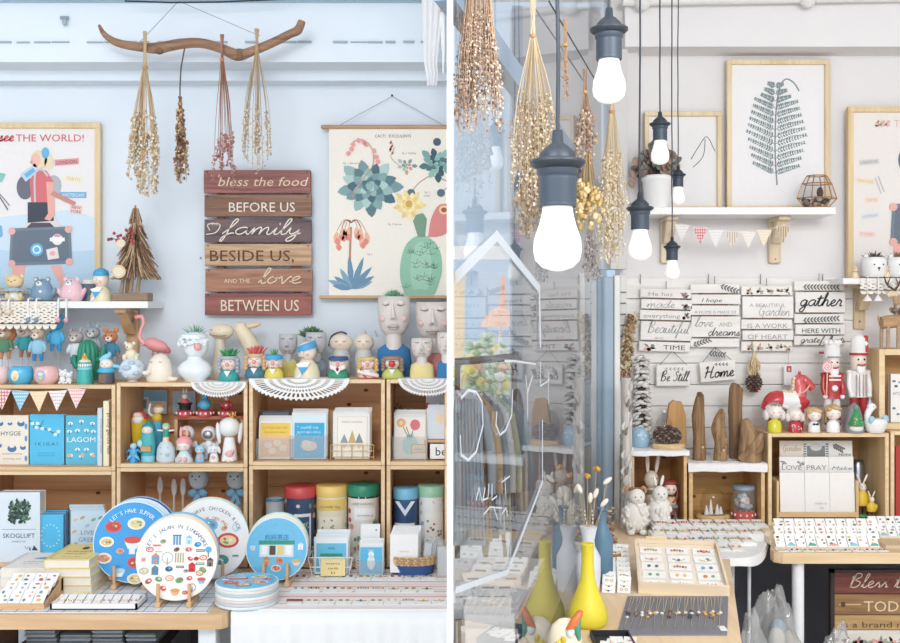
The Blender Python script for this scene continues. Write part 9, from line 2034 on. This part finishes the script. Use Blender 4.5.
sl = ['pale blue shirt, nearest on the rail beyond the glass', 'tan shirt on the rail beyond the glass', 'denim blue shirt behind the tan one beyond the glass', 'whitish shirt in the middle of the rail beyond the glass', 'grey-green shirt on the rail beyond the glass', 'dark denim shirt towards the far end of the rail beyond the glass', 'light denim shirt at the far end of the rail beyond the glass']
for i in range(7):
    t = T('shirt', sl[i], 'shirt', 0, 3.9, loc=at2(.055+i*.027, 3.62+i*.055, .70), group='shirts beyond the glass'); u = 1/t.k; m = C(sc[i], 'cloth'); zt_ = .56*u-i*2
    b = t.p('body'); b.prism([(-10, zt_), (4, zt_), (20, zt_-16), (22, zt_-30), (16, zt_-34), (19, 0), (-13, 0), (-11, zt_-20)], -3, 3, m)
    b = t.p('sleeve'); b.tube([(17, 0, zt_-20), (24, -2, zt_-60), (25, -2, zt_-96)], [5, 4.4, 3.8], m, 9, 3)
    b = t.p('collar'); b.tube([(-8, -3, zt_-1), (-3, -4.4, zt_-6), (3, -3, zt_-1)], 1.6, C('#e3e6e8', 'cloth'), 6, 3); [b.tube([(-9+q*3, -3.4, zt_-8), (-8+q*3.6, -3.6, 6)], 1, m, 5) for q in range(8)]
    b = t.p('hanger'); b.tube([(-3, 0, zt_-1), (-3, 0, zt_+10), (-1, 0, zt_+14)], .7, C('#d9c4a4'), 6)
t = T('white_counter', 'white counter beyond the glass carrying trays of white cards', 'counter', 0, 3.2, loc=at2(.15, 2.75, 0)); u = 1/t.k
b = t.p('top'); b.plate([((x-.15)*u, (y-2.75)*u) for x, y in ((.012, 2.72), (.185, 2.72), (.31, 3.28), (.012, 3.28))], .71*u, .735*u, C('#dfe1e4', 'satin'))
b = t.p('front_panel'); b.plate([((x-.15)*u, (y-2.75)*u) for x, y in ((.012, 2.73), (.18, 2.73), (.21, 2.9), (.012, 2.9))], 0, .71*u, C('#8fa4b8', 'satin'))
for r_ in range(5):
    for j in range(3):
        x = .04+j*.054+r_*.017; y = 2.78+r_*.095
        t = T('white_card', 'white product card lying on the white counter beyond the glass', 'card', 0, 3.0, loc=at2(x, y, .7355), group='white cards beyond the glass', rz=R.uniform(-12, 12)); b = t.p('card'); b.at(rx=14); b.box(-10, 10, 0, 22, 0, .6, C(['#eceef0', '#dfe2e5', '#f3f3f3'][(r_+j) % 3], 'paper')); b = t.p('motif'); b.at(rx=14); b.box(-6, 5, 8, 11, .6, 1, C('#9a9ea4', 'paper'))
t = T('card_bin', 'pale bin of upright white cards beyond the glass at the bottom', 'bin', 0, 2.4, loc=at2(.075, 2.30, 0)); u = 1/t.k
b = t.p('bin'); b.box(-.06*u, .10*u, 0, .012*u, 0, .74*u, C('#d9dce0', 'satin')); b.box(-.06*u, -.055*u, .012*u, .3*u, 0, .74*u, C('#d9dce0', 'satin')); b.box(.095*u, .10*u, .012*u, .3*u, 0, .72*u, C('#d9dce0', 'satin')); b.box(-.055*u, .095*u, .012*u, .3*u, .64*u, .65*u, C('#d9dce0', 'satin'))
for i in range(14):
    t = T('upright_card', 'white card filed upright in the bin beyond the glass', 'card', 0, 2.4, loc=at2(.095+R.uniform(-.004, .004), 2.325+i*.019, .6545), group='upright cards beyond the glass'); b = t.p('card'); b.at(rx=-14, ry=R.uniform(-2, 2)); b.box(-25, 24, 0, .7, 0, 62+R.uniform(-3, 3), C(['#f2f2f2', '#e6e8ea', '#eee6da', '#f4f4f4'][i % 4], 'paper'))
t = T('flower_shrub', 'flowering shrub with yellow and pink blooms in the street beyond the glass', 'shrub', 0, 6.0, loc=at2(.22, 6.2, 0)); u = 1/t.k
b = t.p('foliage')
for i in range(420): a = R.uniform(0, 2*pi); e = R.uniform(-1, 1.5); b.ell(36*cos(a)*cos(e)*R.uniform(.5, 1), 34*sin(a)*cos(e), 170+64*sin(e)*R.uniform(.6, 1), 5, 2, 3, C(['#bcd8b6', '#d0e4c8', '#a9cba8', '#e0eed8'][i % 4], 'leaf'), 6, 4, (R.uniform(-60, 60), R.uniform(-60, 60), 0))
b = t.p('stem'); [b.tube([(0, 0, 0), (x, 0, 90), (x*1.6, 0, 170)], 2.4, C('#9a8a70', 'bark'), 6, 3) for x in (-12, 0, 12)]
b = t.p('flowers'); [b.ell(R.uniform(-34, 30), -34+R.uniform(0, 10), 180+R.uniform(-30, 40), 5, 3, 5, C(['#f0dc6a', '#f4e69a', '#f2c9b4', '#f4f2ee'][i % 4]), 8, 6) for i in range(34)]
t = T('white_shrub', 'low white flowering bush beyond the glass', 'shrub', 0, 6.0, loc=at2(.33, 5.7, 0)); b = t.p('foliage'); [b.ell(R.uniform(-26, 26), R.uniform(-26, 26), 105+R.uniform(-50, 40), 5, 3, 4, C(['#e9efe9', '#cfe0d0', '#f4f4f4', '#b9d4bc'][i % 4], 'leaf'), 6, 4, (R.uniform(-60, 60), R.uniform(-60, 60), 0)) for i in range(260)]; b = t.p('stem'); [b.tube([(0, 0, 0), (x, 0, 80)], 2, C('#9a8a70', 'bark'), 6) for x in (-8, 8)]
t = T('street_parasol', 'pale pink parasol over a white box in the street beyond the glass', 'parasol', 0, 8.0, loc=at2(.40, 8.0, 0)); u = 1/t.k
b = t.p('canopy'); b.lathe(0, 0, 1.42*u, [(20, 0), (16, 8), (8, 16), (.1, 20)], C('#f0c4b0', 'cloth'), 18); b.cone(3, 0, 1.55*u, 4, 2, 34, C('#f2b9a8', 'cloth'), 10); b = t.p('pole'); b.tube([(0, 0, 0), (0, 0, 1.45*u)], 1.6, WHT, 8); b = t.p('box'); b.box(-18, 18, -10, 10, .95*u, 1.25*u, WHT, 1)
t = T('street_awning', 'white shop awning on posts in the street beyond the glass', 'awning', 0, 9.0, loc=at2(.35, 9.0, 0)); u = 1/t.k
b = t.p('canopy'); b.box(-.5*u, .55*u, -10, 60, 1.95*u, 2.12*u, C('#f4f6f8', 'cloth')); b.box(-.5*u, .55*u, -11, -10, 1.9*u, 2.0*u, C('#b9d0e6', 'cloth'))
b = t.p('post'); b.box(-.33*u, -.22*u, 0, 12, 0, 1.95*u, C('#f2d9b4', 'satin')); b = t.p('post'); b.box(-.2*u, -.1*u, 0, 12, 0, 1.95*u, C('#b4cfe8', 'satin')); b = t.p('post'); b.box(.4*u, .46*u, 0, 12, 0, 1.95*u, C('#c9dcee', 'satin'))
# ---------------------------------------------------------------- build everything collected above
for b in BUILD:
    if b.v: b.build()
